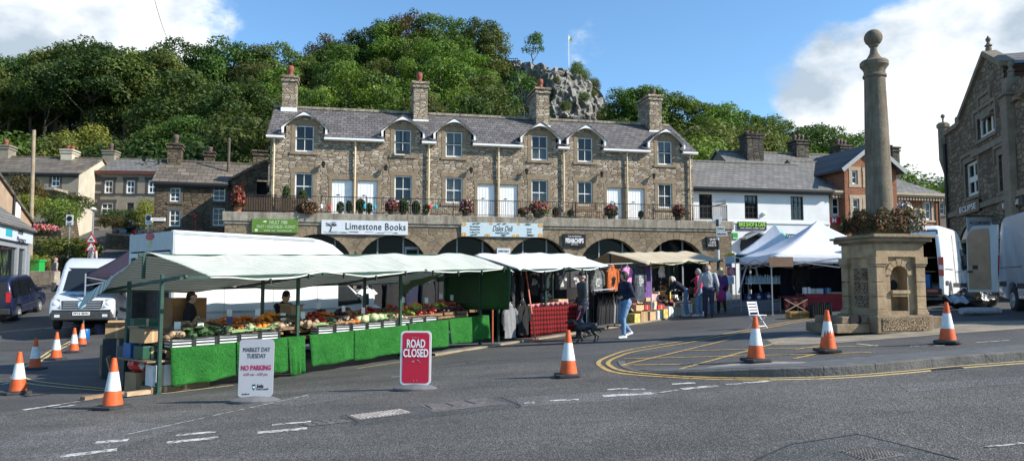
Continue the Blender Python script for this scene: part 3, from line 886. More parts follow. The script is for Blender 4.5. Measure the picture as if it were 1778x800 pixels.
ZC1 = (TF.l(600, 371, AY)[1] + TF.l(1100, 381.5, AY)[1]) / 2
ZC0 = ZC1 - .46
ZG = -.6
arch = []
for (pl,pr,py) in ((500,600,409),(626,737,409),(760,863,410),(889,980,412),(1017,1102,412),(1131,1218,414)):
 a = TF.l(pl,440,AY)[0]; b = TF.l(pr,440,AY)[0]; zt = TF.l((pl+pr)/2,py,AY)[1]
 arch.append((a, b, zt))
zt = sum(a[2] for a in arch) / 6
m = MB()
RA = 1.78
arcs = [((a+b)/2, zt) for a, b, _ in arch]
def azt(x):
 for cx, z in arcs:
  if abs(x - cx) < RA: return z - RA + math.sqrt(max(0, RA*RA - (x-cx)**2))
 return None
xs_ = set([XA0, XA1])
for cx, z in arcs:
 for k in range(25): xs_.add(cx - RA * math.cos(math.pi * k / 24))
xs_ = sorted(xs_)
for a, b in zip(xs_, xs_[1:]):
 mid = azt((a+b)/2)
 if mid is None: m.poly([(a,AY,ZG),(b,AY,ZG),(b,AY,ZC0),(a,AY,ZC0)])
 else:
  za = azt(a + 1e-4) ; zb = azt(b - 1e-4); za = za if za else zt-RA; zb = zb if zb else zt-RA
  m.poly([(a,AY,za),(b,AY,zb),(b,AY,ZC0),(a,AY,ZC0)]); m.poly([(a,AY,za),(b,AY,zb),(b,AY+.55,zb),(a,AY+.55,za)])
for cx, z in arcs:
 for sg in (-1,1): m.poly([(cx+sg*RA,AY,ZG),(cx+sg*RA,AY+.55,ZG),(cx+sg*RA,AY+.55,zt-RA),(cx+sg*RA,AY,zt-RA)])
m.poly([(XA0,AY,ZG),(XA0,0,ZG),(XA0,0,ZC0),(XA0,AY,ZC0)]); m.poly([(XA1,AY,ZG),(XA1,4,ZG),(XA1,4,ZC0),(XA1,AY,ZC0)])
m.poly([(XA0,AY,ZC0),(XA1,AY,ZC0),(XA1,.0,ZC0),(XA0,0,ZC0)])
aw = m.build('arcade_wall', ARC_STONE, terr)
for cx, z in arcs:
 m = MB(); K = 17
 for k in range(K):
  t0 = math.pi * (k + .03) / K; t1 = math.pi * (k + .97) / K
  f = [(cx - r * math.cos(t),zt - RA + r * math.sin(t)) for r,t in ((RA,t0),(RA,t1),(RA+.34,t1),(RA+.34,t0))]
  m.prism_y(f, AY - .02, AY + .1)
 m.build('arch_ring', T_DRESS, aw)
m = MB(); m.box2((XA0-.12,AY-.10,ZC0),(XA1+.12,AY+.35,ZC1)); m.box2((XA0-.05,AY-.05,ZC0-.14),(XA1+.05,AY,ZC0)); cp = m.build('coping',COPING,terr,bev=.03)
m = MB(); m.box2((XA0,AY+.35,ZD-.15),(XA1,-.002,ZD-.02)); m.box2((XA0,0.0,ZD-.15),(-.002,7,ZD-.02)); m.box2((L_+.002,0,ZD-.15),(XA1,7,ZD-.02)); m.build('balcony_deck',COPING,terr)
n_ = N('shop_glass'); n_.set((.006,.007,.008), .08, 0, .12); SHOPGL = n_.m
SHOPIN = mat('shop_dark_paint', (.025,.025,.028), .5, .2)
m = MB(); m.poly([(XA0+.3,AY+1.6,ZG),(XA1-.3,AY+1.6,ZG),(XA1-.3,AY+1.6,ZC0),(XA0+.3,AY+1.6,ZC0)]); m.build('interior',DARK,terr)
FRG = mat('shop_frame', (.30,.30,.29), .5, .15)
for i, (cx, z) in enumerate(arcs):
 m = MB(); yy = AY + .42
 for dx in ([-.75,.55] if i % 2 else [-.5,.85]): m.box2((cx+dx-.04,yy,ZG),(cx+dx+.04,yy+.07,zt - RA + math.sqrt(RA*RA-dx*dx)))
 m.box2((cx-RA,yy,1.3+.2),(cx+RA,yy+.05,1.6)) ;
 w = m.build('shop_window', FRG, terr)
 p = MB(); K = 20
 pts = [(cx - RA*math.cos(math.pi*k/K), yy+.08, zt-RA+RA*math.sin(math.pi*k/K)) for k in range(K+1)]
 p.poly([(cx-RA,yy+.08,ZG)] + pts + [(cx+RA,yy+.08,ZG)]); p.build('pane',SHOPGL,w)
 if i == 1:
  q = MB(); q.box2((cx+.62,yy-.02,ZG),(cx+1.35,yy+.04,zt-.55)); q.box2((cx+.72,yy-.04,zt-1.3),(cx+1.25,yy-.02,zt-.7),1); q.build('shop_door',[FRG,DARK],w)
def signboard(px4,label,bm_,y=AY-.12,th=.11,name='shop_sign',edge=None,par=None):
 x0,z0,x1,z1 = TF.l(px4[0],(px4[1]+px4[3])/2,y)[0],TF.l((px4[0]+px4[2])/2,px4[3],y)[1],TF.l(px4[2],(px4[1]+px4[3])/2,y)[0],TF.l((px4[0]+px4[2])/2,px4[1],y)[1]
 c = TF.w((x0+x1)/2, y, (z0+z1)/2); w = x1-x0; h = z1-z0
 t = thing(name, label, 'shop sign', c, TF.ang)
 m = MB(); m.box2((-w/2,0,-h/2),(w/2,th,h/2)); m.build('board',bm_,t,bev=.006)
 return t, w, h
t,w,h = signboard((437,380,517,404),'green shop sign with white lettering at the left end of the arcade',mat('sign_green',(.10,.20,.03),.5,.08))
SGW = mat('pale_green_lettering', (.55,.66,.4), .5, .05)
text('VAULT 1984',.27,SGW,t,(.15,-.006,h*.24),width=w*.40)
m = MB(); m.poly([(-w*.27,-.005,h*.28),(-w*.2,-.005,h*.22),(-w*.17,-.005,h*.34),(-w*.22,-.005,h*.38)]); m.build('leaf_emblem',SGW,t)
text('FRUIT • VEGETABLES • FLORIST',.2,SGW,t,(.06,-.006,-h*.08),width=w*.84)
text('visit us  facebook',.13,SGW,t,(.15,-.006,-h*.34),width=w*.62)
m = MB(); m.box2((-w*.43,-.008,-h*.42),(-w*.37,-.001,-h*.24)); m.build('square_emblem',SGW,t)
t,w,h = signboard((558,383,708,407),'white shop sign with black lettering beside a drawing of a windswept tree',mat('sign_white',(.62,.65,.68),.5,.05))
text('Limestone Books',.5,LETB,t,(w*.125,-.006,h*.06),width=w*.70,bold=.004,spacing=1.1)
m = MB()
for pts,r in [([(-.40,-.32),(-.385,-.05),(-.39,.12)],.028),([(-.388,.0),(-.36,.16),(-.33,.2)],.018),([(-.388,.05),(-.42,.18),(-.445,.2)],.018),([(-.388,.1),(-.38,.25)],.014)]:
 m.path([(a*w,-.004,b*h) for a, b in pts], r, 5)
for k in range(26):
 a = rnd.uniform(-.45,-.32); b = .15 + rnd.uniform(-.1,.2); L2 = rnd.uniform(.05,.17)
 m.box((a*w,-.003,b*h),(L2,.006,.022),T=None)
for k in range(22):
 a = rnd.uniform(-.48,.48); m.box((a*w,-.003,-.36*h+rnd.uniform(-.05,.06)*h),(rnd.uniform(.1,.5),.006,.014))
m.build('tree_drawing', LETB, t)
t,w,h = signboard((801,387,942,411),'pale blue shop sign with painted orange flowers in its corners',mat('sign_pale_blue',(.50,.60,.63),.5,.05))
text('Dales Deli',.42,LETB,t,(0,-.006,h*.08),shear=.35,width=w*.25)
text('Sandwiches & Cakes',.14,LETB,t,(0,-.006,-h*.22),width=w*.17)
for k,s in enumerate(('Hot Sandwiches','Homemade Pies','Coffee & Tea')): text(s,.13,LETB,t,(-w*.335,-.006,h*(.2-.2*k)),width=w*.12)
for k,s in enumerate(('Salads','Quiche','Cheeses')): text(s,.13,LETB,t,(w*.335,-.006,h*(.08-.2*k)),width=w*.06)
FLO = mat('sign_orange',(.65,.30,.05),.6,.2); SGR = mat('sign_leaf',(.06,.09,.08),.6,.2)
m = MB()
for cx,cz in ((-.47,.38),(-.47,-.38),(.47,.38),(.47,-.38),(-.17,-.44),(.14,-.44),(-.14,.46),(.2,.46),(-.2,-.42),(.19,-.42)):
 for k in range(7):
  a = k * 2 * math.pi / 7; r = .09 if abs(cx) > .4 else .06
  q = Vector((cx*w + r*math.cos(a), -.004, cz*h*.95 + r*math.sin(a)*.8))
  m.box(q, (r*.9,.004,r*.8))
m.build('painted_flowers', FLO, t)
m = MB()
for cx,cz in ((-.35,.4),(-.3,.42),(.02,.42),(-.05,.4),(.33,.4),(.3,.42),(-.33,-.38),(.02,-.4),(.33,-.38),(0,-.38),(-.37,-.4),(.37,-.38)):
 m.add([(cx*w-.14,-.004,cz*h-.03),(cx*w,-.004,cz*h-.05),(cx*w+.16,-.004,cz*h+.03),(cx*w,-.004,cz*h+.05)],[[0,1,2,3]])
m.build('painted_leaves', SGR, t)
t,w,h = signboard((978,406,1017,428),'small black shop sign reading FISH & CHIPS in white',mat('sign_black',(.01,.01,.011),.45,.1))
text('FISH&CHIPS',.34,LETW,t,(0,-.006,-h*.05),width=w*.8,bold=.012)
text('THE FISHERMAN',.1,LETW,t,(0,-.006,h*.3),width=w*.6); text('SETTLE',.09,LETW,t,(0,-.006,-h*.33),width=w*.3)
t,w,h = signboard((1227,411,1248,430),'small black menu board with white lettering at the right end of the arcade wall',MATS['sign_black'])
for k in range(3): text(('SHIP','CAFE','DALES TEA')[k],.16,LETW,t,(0,-.006,h*(.25-.26*k)),width=w*(.5,.5,.75)[k])
t,w,h = signboard((863,431,886,441),'small pale sign board low on the pier between two arches',MATS['sign_white'])
text('OPEN DAILY',.14,LETB,t,(0,-.006,0),width=w*.8)
RZ = .88
def railing(name, label, xa, xb, y):
 t = TF.empty(name, label, 'railing')
 m = MB(); m.box2((xa,y-.02,ZC1+RZ-.04),(xb,y+.02,ZC1+RZ)); m.build('top_rail',IRON,t)
 m = MB(); m.box2((xa,y-.018,ZC1+.08),(xb,y+.018,ZC1+.11)); m.build('bottom_rail',IRON,t)
 m = MB(); k = int((xb-xa)/.115)
 for i in range(1,k): m.tube((lerp(xa,xb,i/k),y,ZC1+.1),(lerp(xa,xb,i/k),y,ZC1+RZ-.03),.009,n=5,cap=False)
 m.build('railing_bars', IRON, t)
 k = int((xb-xa)/2.2)
 for i in range(k+1):
  m = MB(); xx = lerp(xa,xb,i/k); m.box2((xx-.022,y-.022,ZC1),(xx+.022,y+.022,ZC1+RZ+.06)); m.build('post',IRON,t)
 return t
railing('iron_railing', 'long black iron railing along the balcony above the shop signs', XA0+.1, XA1-.2, AY+.1)
t = TF.empty('spiked_gate', 'black spiked iron gate panel at the right end of the balcony railing', 'gate')
m = MB(); x = XA1 - .25
for k in range(14):
 y = AY + .15 + k*.12; m.tube((x,y,ZC1),(x,y,ZC1+1.15),.014,n=5); m.tube((x,y,ZC1+1.15),(x,y,ZC1+1.3),.022,.002,n=5)
m.box2((x-.02,AY+.1,ZC1+.1),(x+.02,AY+1.85,ZC1+.15)); m.box2((x-.02,AY+.1,ZC1+1.0),(x+.02,AY+1.85,ZC1+1.05)); m.build('spiked_bars',IRON,t)
REED = mat('woven_reed',(.11,.065,.04),.9,.4,20)
t = TF.empty('reed_screen', 'brown woven reed screen tied behind the left end of the balcony railing', 'screen')
xa = XA0+.35; xb = TF.l(535, 355, AY)[0]
m = MB(); k = int((xb-xa)/.055)
for i in range(k):
 xx = lerp(xa,xb,i/k); m.box2((xx,AY+.14,ZC1+.06),(xx+.045,AY+.155,ZC1+.8+rnd.uniform(-.03,.03)))
m.build('reeds', REED, t)
m = MB()
for z in (.25,.6): m.box2((xa,AY+.156,ZC1+z),(xb,AY+.17,ZC1+z+.03))
m.build('screen_wire', IRON, t)
# ------------------------------------------------------------------ generic house
def house(F,name,label,cat,zb,ze,wallm,roofm,dep=7.0,yr=None,zr=None,wins=(),doors=(),x0=0,x1=None,win_kw=None,over=.25,gutter=None,hipl=0,hipr=0,sidem=None,gables=True,roof_th=.1):
 t = F.empty(name, label, cat)
 x1 = F.len if x1 is None else x1
 yr = dep/2 if yr is None else yr; zr = ze + yr*.75 if zr is None else zr
 W_ = [F.rect(*w) for w in wins]; D_ = [F.rect(*d) for d in doors]
 m = MB()
 wall_open(m,x0,x1,zb,ze,W_ + D_,0,.18,0)
 sm = 1 if sidem else 0
 for xx, hp in ((x0, hipl), (x1, hipr)):
  if hp: m.poly([(xx,0,zb),(xx,0,ze),(xx,dep,ze),(xx,dep,zb)],sm)
  else: m.poly([(xx,0,zb),(xx,0,ze),(xx,yr,zr-.1),(xx,dep,ze),(xx,dep,zb)],sm)
 m.poly([(x0,dep,zb),(x1,dep,zb),(x1,dep,ze),(x0,dep,ze)],sm)
 m.build('wall', [wallm, sidem or wallm], t)
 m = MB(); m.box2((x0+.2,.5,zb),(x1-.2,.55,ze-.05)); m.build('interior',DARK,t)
 m = MB()
 roof_slab(m,x0-(.15 if not hipl else .25),x1+(.15 if not hipr else .25),-over,ze+.06-over*.3,yr,zr,roof_th,xr0=x0-.15+hipl,xr1=x1+.15-hipr)
 roof_slab(m,x0-(.15 if not hipl else .25),x1+(.15 if not hipr else .25),dep+over,ze+.06-over*.3,yr,zr,roof_th,xr0=x0-.15+hipl,xr1=x1+.15-hipr)
 if hipr: m.poly([(x1+.25,-over,ze+.06-over*.3),(x1+.25,dep+over,ze+.06-over*.3),(x1+.15-hipr,yr,zr)])
 if hipl: m.poly([(x0-.25,-over,ze+.06-over*.3),(x0-.25,dep+over,ze+.06-over*.3),(x0-.15+hipl,yr,zr)])
 r = m.build('roof', roofm, t)
 m = MB(); k = max(1, int((x1-x0-hipl-hipr)/.5)); a = x0-.15+hipl; b = x1+.15-hipr
 for i in range(k): m.box2((lerp(a,b,i/k)+.01,yr-.13,zr-.04),(lerp(a,b,(i+1)/k),yr+.13,zr+.06))
 m.build('ridge_tile', roofm, r)
 if gutter:
  m = MB(); m.box2((x0-.1,-over-.1,ze-.18),(x1+.1,-over,ze-.04)); m.box2((x0,-over,ze-.3),(x1,-.003,ze-.12)); m.build('gutter',gutter,t)
 kw = dict(surround=STONEDRESS); kw.update(win_kw or {})
 for w in W_: window(t, w, 0, **kw)
 for a, b, c, d in D_:
  m = MB(); m.box2((a,.08,c),(b,.13,d)); m.build('door',BLACK,t)
 return t
BST = stone('brown_rubble',[(.13,.105,.075),(.10,.08,.058),(.165,.135,.095),(.085,.07,.052),(.145,.115,.08)],(.06,.05,.038),2.4,2.4,.8)
CF = Fac(266, 45.5, 470, 47.5)
cz = CF.l(330, 317)[1]
ct = house(CF,'stone_cottage','dark brown stone cottage with stone-slate roof left of the terrace','house',2.0,cz,BST,SLATEB,6.5,3.0,CF.l(360,282,3.0)[1],
[(295,326,313,350),(370,322,391,349),(294,364,313,393),(369,361,390,392)],(),0,CF.len,dict(nx=2,nz=3,surround=mat('dark_dressed_stone',(.10,.085,.065),.9,.2),sw=.14),gutter=BLACK)
chimney(ct,.7,3.0,CF.l(310,281,3.0)[1]-.3,CF.l(310,252,3.0)[1],.8,1.2,BST,((0,0,.75),),POTD)
chimney(ct,CF.l(360,270,3)[0],4.6,CF.l(360,282,3.0)[1]-.8,CF.l(360,262,4)[1],.6,.8,BST,((0,0,.4),),POTD)
x, z = CF.l(398, 270, 2.0)
m = MB(); m.tube((x,1.6,z-1.6),(x,1.6,z+.9),.09,n=10); m.lathe([(.11,0),(.11,.14),(.02,.22)],(x,1.6,z+.9),10); m.build('flue_pipe',POTD,ct,smooth=True)
GF = Fac(400, 44.0, 470, 44.8)
t = GF.empty('stone_outhouse', 'brown stone gabled outhouse squeezed between the cottage and the terrace', 'outhouse')
m = MB()
x0, zb_ = GF.l(402, 322); x1, zt_ = GF.l(466, 279)
_, z0 = GF.l(402, 314)
op = GF.rect(446, 313, 464, 338)
xm = op[0]
m.poly([(x0,0,2.5),(op[0],0,2.5),(op[0],0,lerp(z0,zt_,(op[0]-x0)/(x1-x0))),(x0,0,z0)]); m.poly([(op[0],0,op[3]),(op[1],0,op[3]),(op[1],0,lerp(z0,zt_,(op[1]-x0)/(x1-x0))),(op[0],0,lerp(z0,zt_,(op[0]-x0)/(x1-x0)))])
m.poly([(op[1],0,2.5),(x1,0,2.5),(x1,0,zt_),(op[1],0,lerp(z0,zt_,(op[1]-x0)/(x1-x0)))]); m.poly([(x0,0,2.5),(x0,3,2.5),(x0,3,z0),(x0,0,z0)]); m.poly([(op[0],0.6,2.5),(op[1],.6,2.5),(op[1],.6,op[3]),(op[0],.6,op[3])],1)
m.build('wall', [BST, DARK], t)
m = MB(); m.add([(x0-.2,-.15,z0-.05),(x1,-.15,zt_+.08),(x1,3.2,zt_+.08),(x0-.2,3.2,z0-.05),(x0-.2,-.15,z0+.1),(x1,-.15,zt_+.2),(x1,3.2,zt_+.2),(x0-.2,3.2,z0+.1)],[[0,1,2,3],[4,7,6,5],[0,4,5,1],[1,5,6,2],[2,6,7,3],[3,7,4,0]]); m.build('roof',SLATEB,t)
m = MB(); m.lathe([(.05,-.04),(.16,-.03),(.2,0),(.16,.03),(.05,.04)],(0,0,0),14,T=Matrix.Translation((GF.l(424,319)[0],-.05,GF.l(424,319)[1])) @ Matrix.Rotation(R(90),4,'X')); m.build('wall_ornament',mat('rust',(.2,.07,.03),.9,.3),t)
chimney(t,GF.l(452,270)[0],2.2,GF.l(452,285,2)[1]-.6,GF.l(452,262,2)[1],.75,.7,BST,(),None)
REN = mat('grey_render',(.23,.20,.155),.9,.12,2,bump=.2,dirt=.35)
HF = Fac(162, 62, 300, 62.5)
ht = house(HF,'rendered_house','grey-beige rendered house with red fascia board up the lane','house',4.5,HF.l(220,300)[1],REN,SLATEG,8,3.6,HF.l(230,276,3.6)[1],
[(181,313,196,336),(219,313,234,336),(257,313,272,336),(175,352,196,372)],[(220,352,232,378)],0,HF.len + 1,dict(nx=2,nz=2,surround=mat('dark_window_stone',(.06,.055,.05),.9,.2),sw=.22,fr=.1,bar=.06),gutter=None)
m = MB(); m.box2((-.2,-.3,HF.l(220,303)[1]-.02),(HF.len+1,-.2,HF.l(220,297.5)[1])); m.build('fascia',mat('red_fascia',(.10,.035,.025),.7,.3),ht)
m = MB(); m.box2((0,-.06,HF.l(220,337.5)[1]),(HF.len+1,-.003,HF.l(220,336)[1]));
for k in range(9): m.box2((-.03-.1*(k%2),-.03,HF.l(165,305)[1]-k*.75-.5),(.45+.15*(k%2),-.004,HF.l(165,305)[1]-k*.75),0)
m.build('string_course', MATS['dark_window_stone'], ht)
chimney(ht,HF.l(193,268,3.6)[0],3.6,HF.l(193,279,3.6)[1]-.4,HF.l(193,263,3.6)[1],1.0,1.0,REN,((0,0,.8),),POTD)
WG = mat('whitewash',(.46,.41,.32),.9,.12,1.5,bump=.25,dirt=.35)
LF = Fac(-60, 58, 133, 59)
lt = house(LF,'whitewashed_cottage','cottage with moss-grey stone roof and bright white gable end at the top of the lane','house',3.5,LF.l(60,300)[1],REN,SLATEB,8,4.0,LF.l(70,273,4.0)[1],
[(47,306,60,324),(89,304,104,324)],(),0,LF.len,dict(nx=2,nz=2,surround=MATS['dark_window_stone'],sw=.16,fr=.08,bar=.05),sidem=WG,gutter=BLACK)
chimney(lt,LF.l(145,275,4)[0]-1.1,4.0,LF.l(140,281,4)[1]-.4,LF.l(140,262,4)[1],.9,1.3,WG,((-.15,0,.45),(.2,0,.4)),POT)
chimney(lt,LF.l(10,270,4)[0],4.0,LF.l(10,280,4)[1]-.4,LF.l(10,254,4)[1],1.0,1.2,REN,((0,0,.6),),POT)
m = MB(); m.box2((LF.l(40,330)[0],-2.2,LF.l(80,333)[1]-.1),(LF.l(118,330)[0],-.01,LF.l(80,331)[1])); m.build('porch_roof',COPING,lt)
SH_X = onray(52, 33)
NST = mat('pinkish_render',(.36,.26,.18),.9,.15,2,dirt=.3)
SFa = Fac(-40, 27.0, 52, 33.5)
t = SFa.empty('corner_shop', 'grey shop front with slate lean-to roof and pale blue fascia at the left edge', 'shop')
def SX(px): return SFa.l(px, 440)[0]
def SZ(px, py): return SFa.l(px, py)[1]
SGRY = mat('shop_grey_paint', (.25,.27,.29), .5, .1)
m = MB()
xl, xr = -1.0, SFa.len
zf1 = SZ(20, 394); zf0 = SZ(20, 418); zgd = .1
wall_open(m,xl,xr,zgd,zf0,[(SX(-2),SX(30),zgd+.55,zf0-.25),(SX(33),SX(44),zgd+.1,zf0-.25)],0,.2)
m.poly([(xr,0,zgd),(xr,5,zgd),(xr,5,zf1),(xr,0,zf1)]); m.build('wall',SGRY,t)
m = MB(); m.box2((xl,-.12,zf0),(xr+.05,.1,zf1)); m.build('fascia_board',mat('pale_blue_fascia',(.47,.52,.58),.5,.05),t)
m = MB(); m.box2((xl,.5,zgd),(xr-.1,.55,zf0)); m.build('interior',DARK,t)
for r,nm in (((SX(-2),SX(30),zgd+.55,zf0-.25),'shop_window'),((SX(33),SX(44),zgd+.1,zf0-.25),'shop_window')):
 p = MB(); p.poly([(r[0],.1,r[2]),(r[1],.1,r[2]),(r[1],.1,r[3]),(r[0],.1,r[3])]); p.build('pane',PANE,t)
m = MB()
rr = random.Random(3)
for k in range(34):
 cx = rr.uniform(SX(-2), SX(28)); czz = rr.uniform(zgd+.8, zf0-.9); a = rr.uniform(0, 3.14); L2 = rr.uniform(.2,.5)
 m.add([(cx,.2+k*.002,czz),(cx+L2*math.cos(a)-.1,.2+k*.002,czz+L2*math.sin(a)),(cx+L2*1.4*math.cos(a),.2+k*.002,czz+L2*1.4*math.sin(a)+.1),(cx+L2*math.cos(a)+.12,.2+k*.002,czz+L2*math.sin(a)-.12)],[[0,1,2,3]])
m.build('window_display',mat('lime_leaf_print',(.30,.45,.08),.6,.4,4),t)
text('Settle',.34,LETB,t,(SX(28),-.13,(zf0+zf1)/2+.14),name='lettering'); text('Pharmacy',.34,LETB,t,(SX(30),-.13,(zf0+zf1)/2-.2),name='lettering')
m = MB(); m.box2((SX(2),-.14,zf0+.15),(SX(13),-.121,zf1-.15)); m.build('fascia_emblem',mat('turquoise',(.03,.33,.40),.5,.05),t)
m = MB(); roof_slab(m,xl,xr+.15,-.3,zf1+.02,2.6,zf1+2.1,.1); m.build('roof',SLATEG,t)
m = MB(); m.box2((SX(46),-.08,zgd),(SX(49),.05,zf0)); m.build('corner_post',SGRY,t)
U_ = Fac(2, 36.5, 56, 41.5)
t = U_.empty('gabled_shop_house', 'pink-rendered gabled house rising behind the corner shop at the left edge', 'house')
m = MB()
P_ = [U_.l(-8, 302), U_.l(55, 386)]
x0 = U_.l(-10, 400)[0]; x1 = U_.len
zl = U_.l(0, 305)[1]; zr_ = U_.l(54, 385)[1]
ops = [U_.rect(41, 396, 48, 434)]
z1b = U_.l(54, 388)[1]
wall_open(m,x0,x1,0,z1b,ops,0,.15,0)
m.poly([(x0,0,z1b),(x1,0,z1b),(x0+(x1-x0)*.02,0,zl)],0); m.poly([(x1,0,0),(x1,6,0),(x1,6,z1b),(x1,0,z1b)],1)
m.build('wall', [NST, WG], t)
window(t,ops[0],0,1,3,surround=STONEDRESS,sw=.1)
m = MB(); m.add([(x0,-.12,zl-.02),(x1+.3,-.12,z1b-.12),(x1+.3,5,z1b-.12),(x0,5,zl-.02),(x0,-.12,zl+.12),(x1+.3,-.12,z1b+.04),(x1+.3,5,z1b+.04),(x0,5,zl+.12)],[[0,1,2,3],[4,7,6,5],[0,4,5,1],[1,5,6,2],[2,6,7,3],[3,7,4,0]]); m.build('roof',SLATEB,t)
m = MB(); xx = U_.l(22,350)[0]; m.tube((xx,-.08,U_.l(22,385)[1]),(xx,-.08,U_.l(22,335)[1]),.06,n=8); m.build('downpipe',BLACK,t)
m = MB(); m.box2((U_.l(26,365)[0],-.05,U_.l(30,378)[1]),(U_.l(34,365)[0],-.003,U_.l(30,352)[1])); m.build('wall_panel',WHITE,t)
# ---- right: white building with cafe sign
WB = mat('white_masonry',(.70,.71,.71),.85,.06,1.2,bump=.2,dirt=.12)
WF = Fac(1180, 46, 1441, 48.2)
zew = (WF.l(1210, 324)[1] + WF.l(1430, 331)[1]) / 2
wt_ = house(WF,'white_building','white-painted building with black sash windows right of the terrace','building',.3,zew,WB,SLATEG,8,3.6,(WF.l(1215,280,3.6)[1] + WF.l(1320,284,3.6)[1]) / 2,
[(1214,337,1237,380),(1293,339,1316,380),(1373,341,1395,382)],[(1296,424,1316,470)],0,WF.len,dict(nx=3,nz=4,fm=BLACK,pane=PANE2,surround=None,fr=.07),gutter=BLACK,over=.4)
m = MB(); m.box2((0,-.06,WF.l(1300,385)[1]-.1),(WF.len,-.003,WF.l(1300,385)[1]+.02)); m.build('string_course',WB,wt_)
m = MB()
xa, za = WF.l(1285, 415); xb, _ = WF.l(1331, 415); zp = WF.l(1308, 404)[1]; xm = (xa+xb)/2
for p,q in (((xa,za),(xm,zp)),((xm,zp),(xb,za))): m.beam((p[0],-.35,p[1]),(q[0],-.35,q[1]),.7,.12)
m.poly([(xa,-.05,za),(xb,-.05,za),(xm,-.05,zp)])
m.build('door_hood', SGRY, wt_)
m = MB(); m.lathe([(.9,-.04),(.95,0),(.9,.04)],(0,0,0),24,T=Matrix.Translation((xm,-.03,WF.l(1308,421)[1]-.25)) @ Matrix.Rotation(R(90),4,'X')); m.build('door_arch',SHOPIN,wt_)
def wsign(F,px4,label,bm_,th=.06,y=-.07,name='shop_sign'):
 a, b, c, d = F.rect(*px4, off=y)
 t = thing(name,label,'shop sign',F.w((a+b)/2,y,(c+d)/2),F.ang); m = MB(); m.box2((-(b-a)/2,0,-(d-c)/2),((b-a)/2,th,(d-c)/2)); m.build('board',bm_,t)
 return t, b-a, d-c
t,w,h = wsign(WF,(1281,385,1331,399),'black shop sign with lime green BIKE SHOP & CAFE lettering on the white building',MATS['sign_black'])
text('BIKE SHOP & CAFE',.34,mat('lime_lettering',(.25,.6,.05),.5,.05),t,(0,-.006,h*.14),width=w*.92,bold=.01); text('SALES  REPAIRS  COFFEE  CAKES',.12,LETW,t,(0,-.006,-h*.3),width=w*.85)
t,w,h = wsign(WF,(1272,404,1281,415),'small green square sign beside the cafe door hood',mat('sign_bright_green',(.02,.30,.06),.5,.05));
m = MB(); m.box2((-w/2+.04,-.004,-h/2+.04),(w/2-.04,-.001,-h/2+.08)); m.build('sign_line',LETW,t)
t,w,h = wsign(WF,(1331,406,1392,416),'dark blue shop fascia half hidden behind the white gazebo',mat('sign_navy',(.015,.02,.045),.5,.05)); text('CAFE & STORES',.26,LETW,t,(0,-.006,0),width=w*.8)
m = MB(); m.box2((-.1,0,-.1),(.1,.1,.1));
t = thing('alarm_box','small white alarm box on the white wall between two black windows','alarm box',WF.w(*[WF.l(1326,371)[0],-.12],WF.l(1326,371)[1]),WF.ang); m.build('box',WHITE,t,bev=.02); m = MB(); m.ball((0,-.02,-.06),.05); m.build('lamp',GREYM,t)
# ---- roof behind and red brick building
BRK = None
def brick(name, cols, mortar):
 n = N(name); tc_ = n.n('ShaderNodeTexCoord'); sp = n.n('ShaderNodeSeparateXYZ'); n.l(tc_.outputs['Object'], sp.inputs[0])
 cb = n.n('ShaderNodeCombineXYZ'); n.l(n.math('ADD', sp.outputs[0], sp.outputs[1]), cb.inputs[0]); n.l(sp.outputs[2], cb.inputs[1])
 br = n.n('ShaderNodeTexBrick'); n.l(cb.outputs[0], br.inputs['Vector']); br.inputs['Scale'].default_value = 1; br.inputs['Brick Width'].default_value = .36; br.inputs['Row Height'].default_value = .14; br.inputs['Mortar Size'].default_value = .012
 br.inputs['Color1'].default_value = (*cols[0], 1); br.inputs['Color2'].default_value = (*cols[1], 1); br.inputs['Mortar'].default_value = (*mortar, 1)
 c = n.mix(.6,br.outputs['Color'],n.ramp(n.noise(tc_.outputs['Object'],1.6,6,.7),[(.3,(.6,.6,.6)),(.7,(1.35,1.3,1.25))]),'MULTIPLY')
 n.set(c,.9,0,.15); n.bump(n.math('SUBTRACT',1,br.outputs['Fac']),.6,.02); return n.m
BRK = brick('red_brick',((.30,.115,.06),(.22,.08,.045)),(.25,.19,.14))
RF = Fac(1441, 48.4, 1634, 50.5)
zer = (RF.l(1450, 332)[1] + RF.l(1625, 337)[1]) / 2
SAND = mat('sandstone_trim',(.38,.29,.20),.85,.15,3)
bt = house(RF,'red_brick_building','red brick bank building with central gable behind the stone column','building',.5,zer,BRK,SLATEG,9,4.2,RF.l(1560,288,4.2)[1],
[(1445,343,1458,374),(1481,345,1492,374),(1500,345,1512,374),(1560,348,1571,368),(1607,350,1617,382)],(),0,RF.len,dict(nx=1,nz=2,surround=SAND,sw=.24,fr=.1),gutter=SAND,hipr=4.0,over=.45)
m = MB()
for k in range(38): xx = k * RF.len/38; m.box2((xx,-.4,zer-.5),(xx+.12,-.01,zer-.3))
m.build('dentil_course', SAND, bt)
m = MB()
xa = RF.l(1466,300,-.6)[0]; xb = RF.l(1556,300,-.6)[0]; zg = RF.l(1475,291,-.6)[1]; zp = RF.l(1512,250,-.6)[1]
gw = [RF.rect(1479,296,1489,320,-.6),RF.rect(1503,298,1514,321,-.6),RF.rect(1481,345,1492,374,-.6),RF.rect(1503,345,1514,374,-.6)]
wall_open(m,xa,xb,.5,zg,gw,-.6,.2)
m.poly([(xa,-.6,zg),(xb,-.6,zg),((xa+xb)/2,-.6,zp-.2)])
for xx in (xa,xb): m.poly([(xx,-.6,.5),(xx,4,.5),(xx,4,zg),(xx,-.6,zg)])
bay = m.build('gabled_bay', BRK, bt)
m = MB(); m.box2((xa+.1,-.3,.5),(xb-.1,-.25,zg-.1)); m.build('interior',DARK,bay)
for w in gw: window(bay,w,-.6,1,2,surround=None,fr=.09)
m = MB()
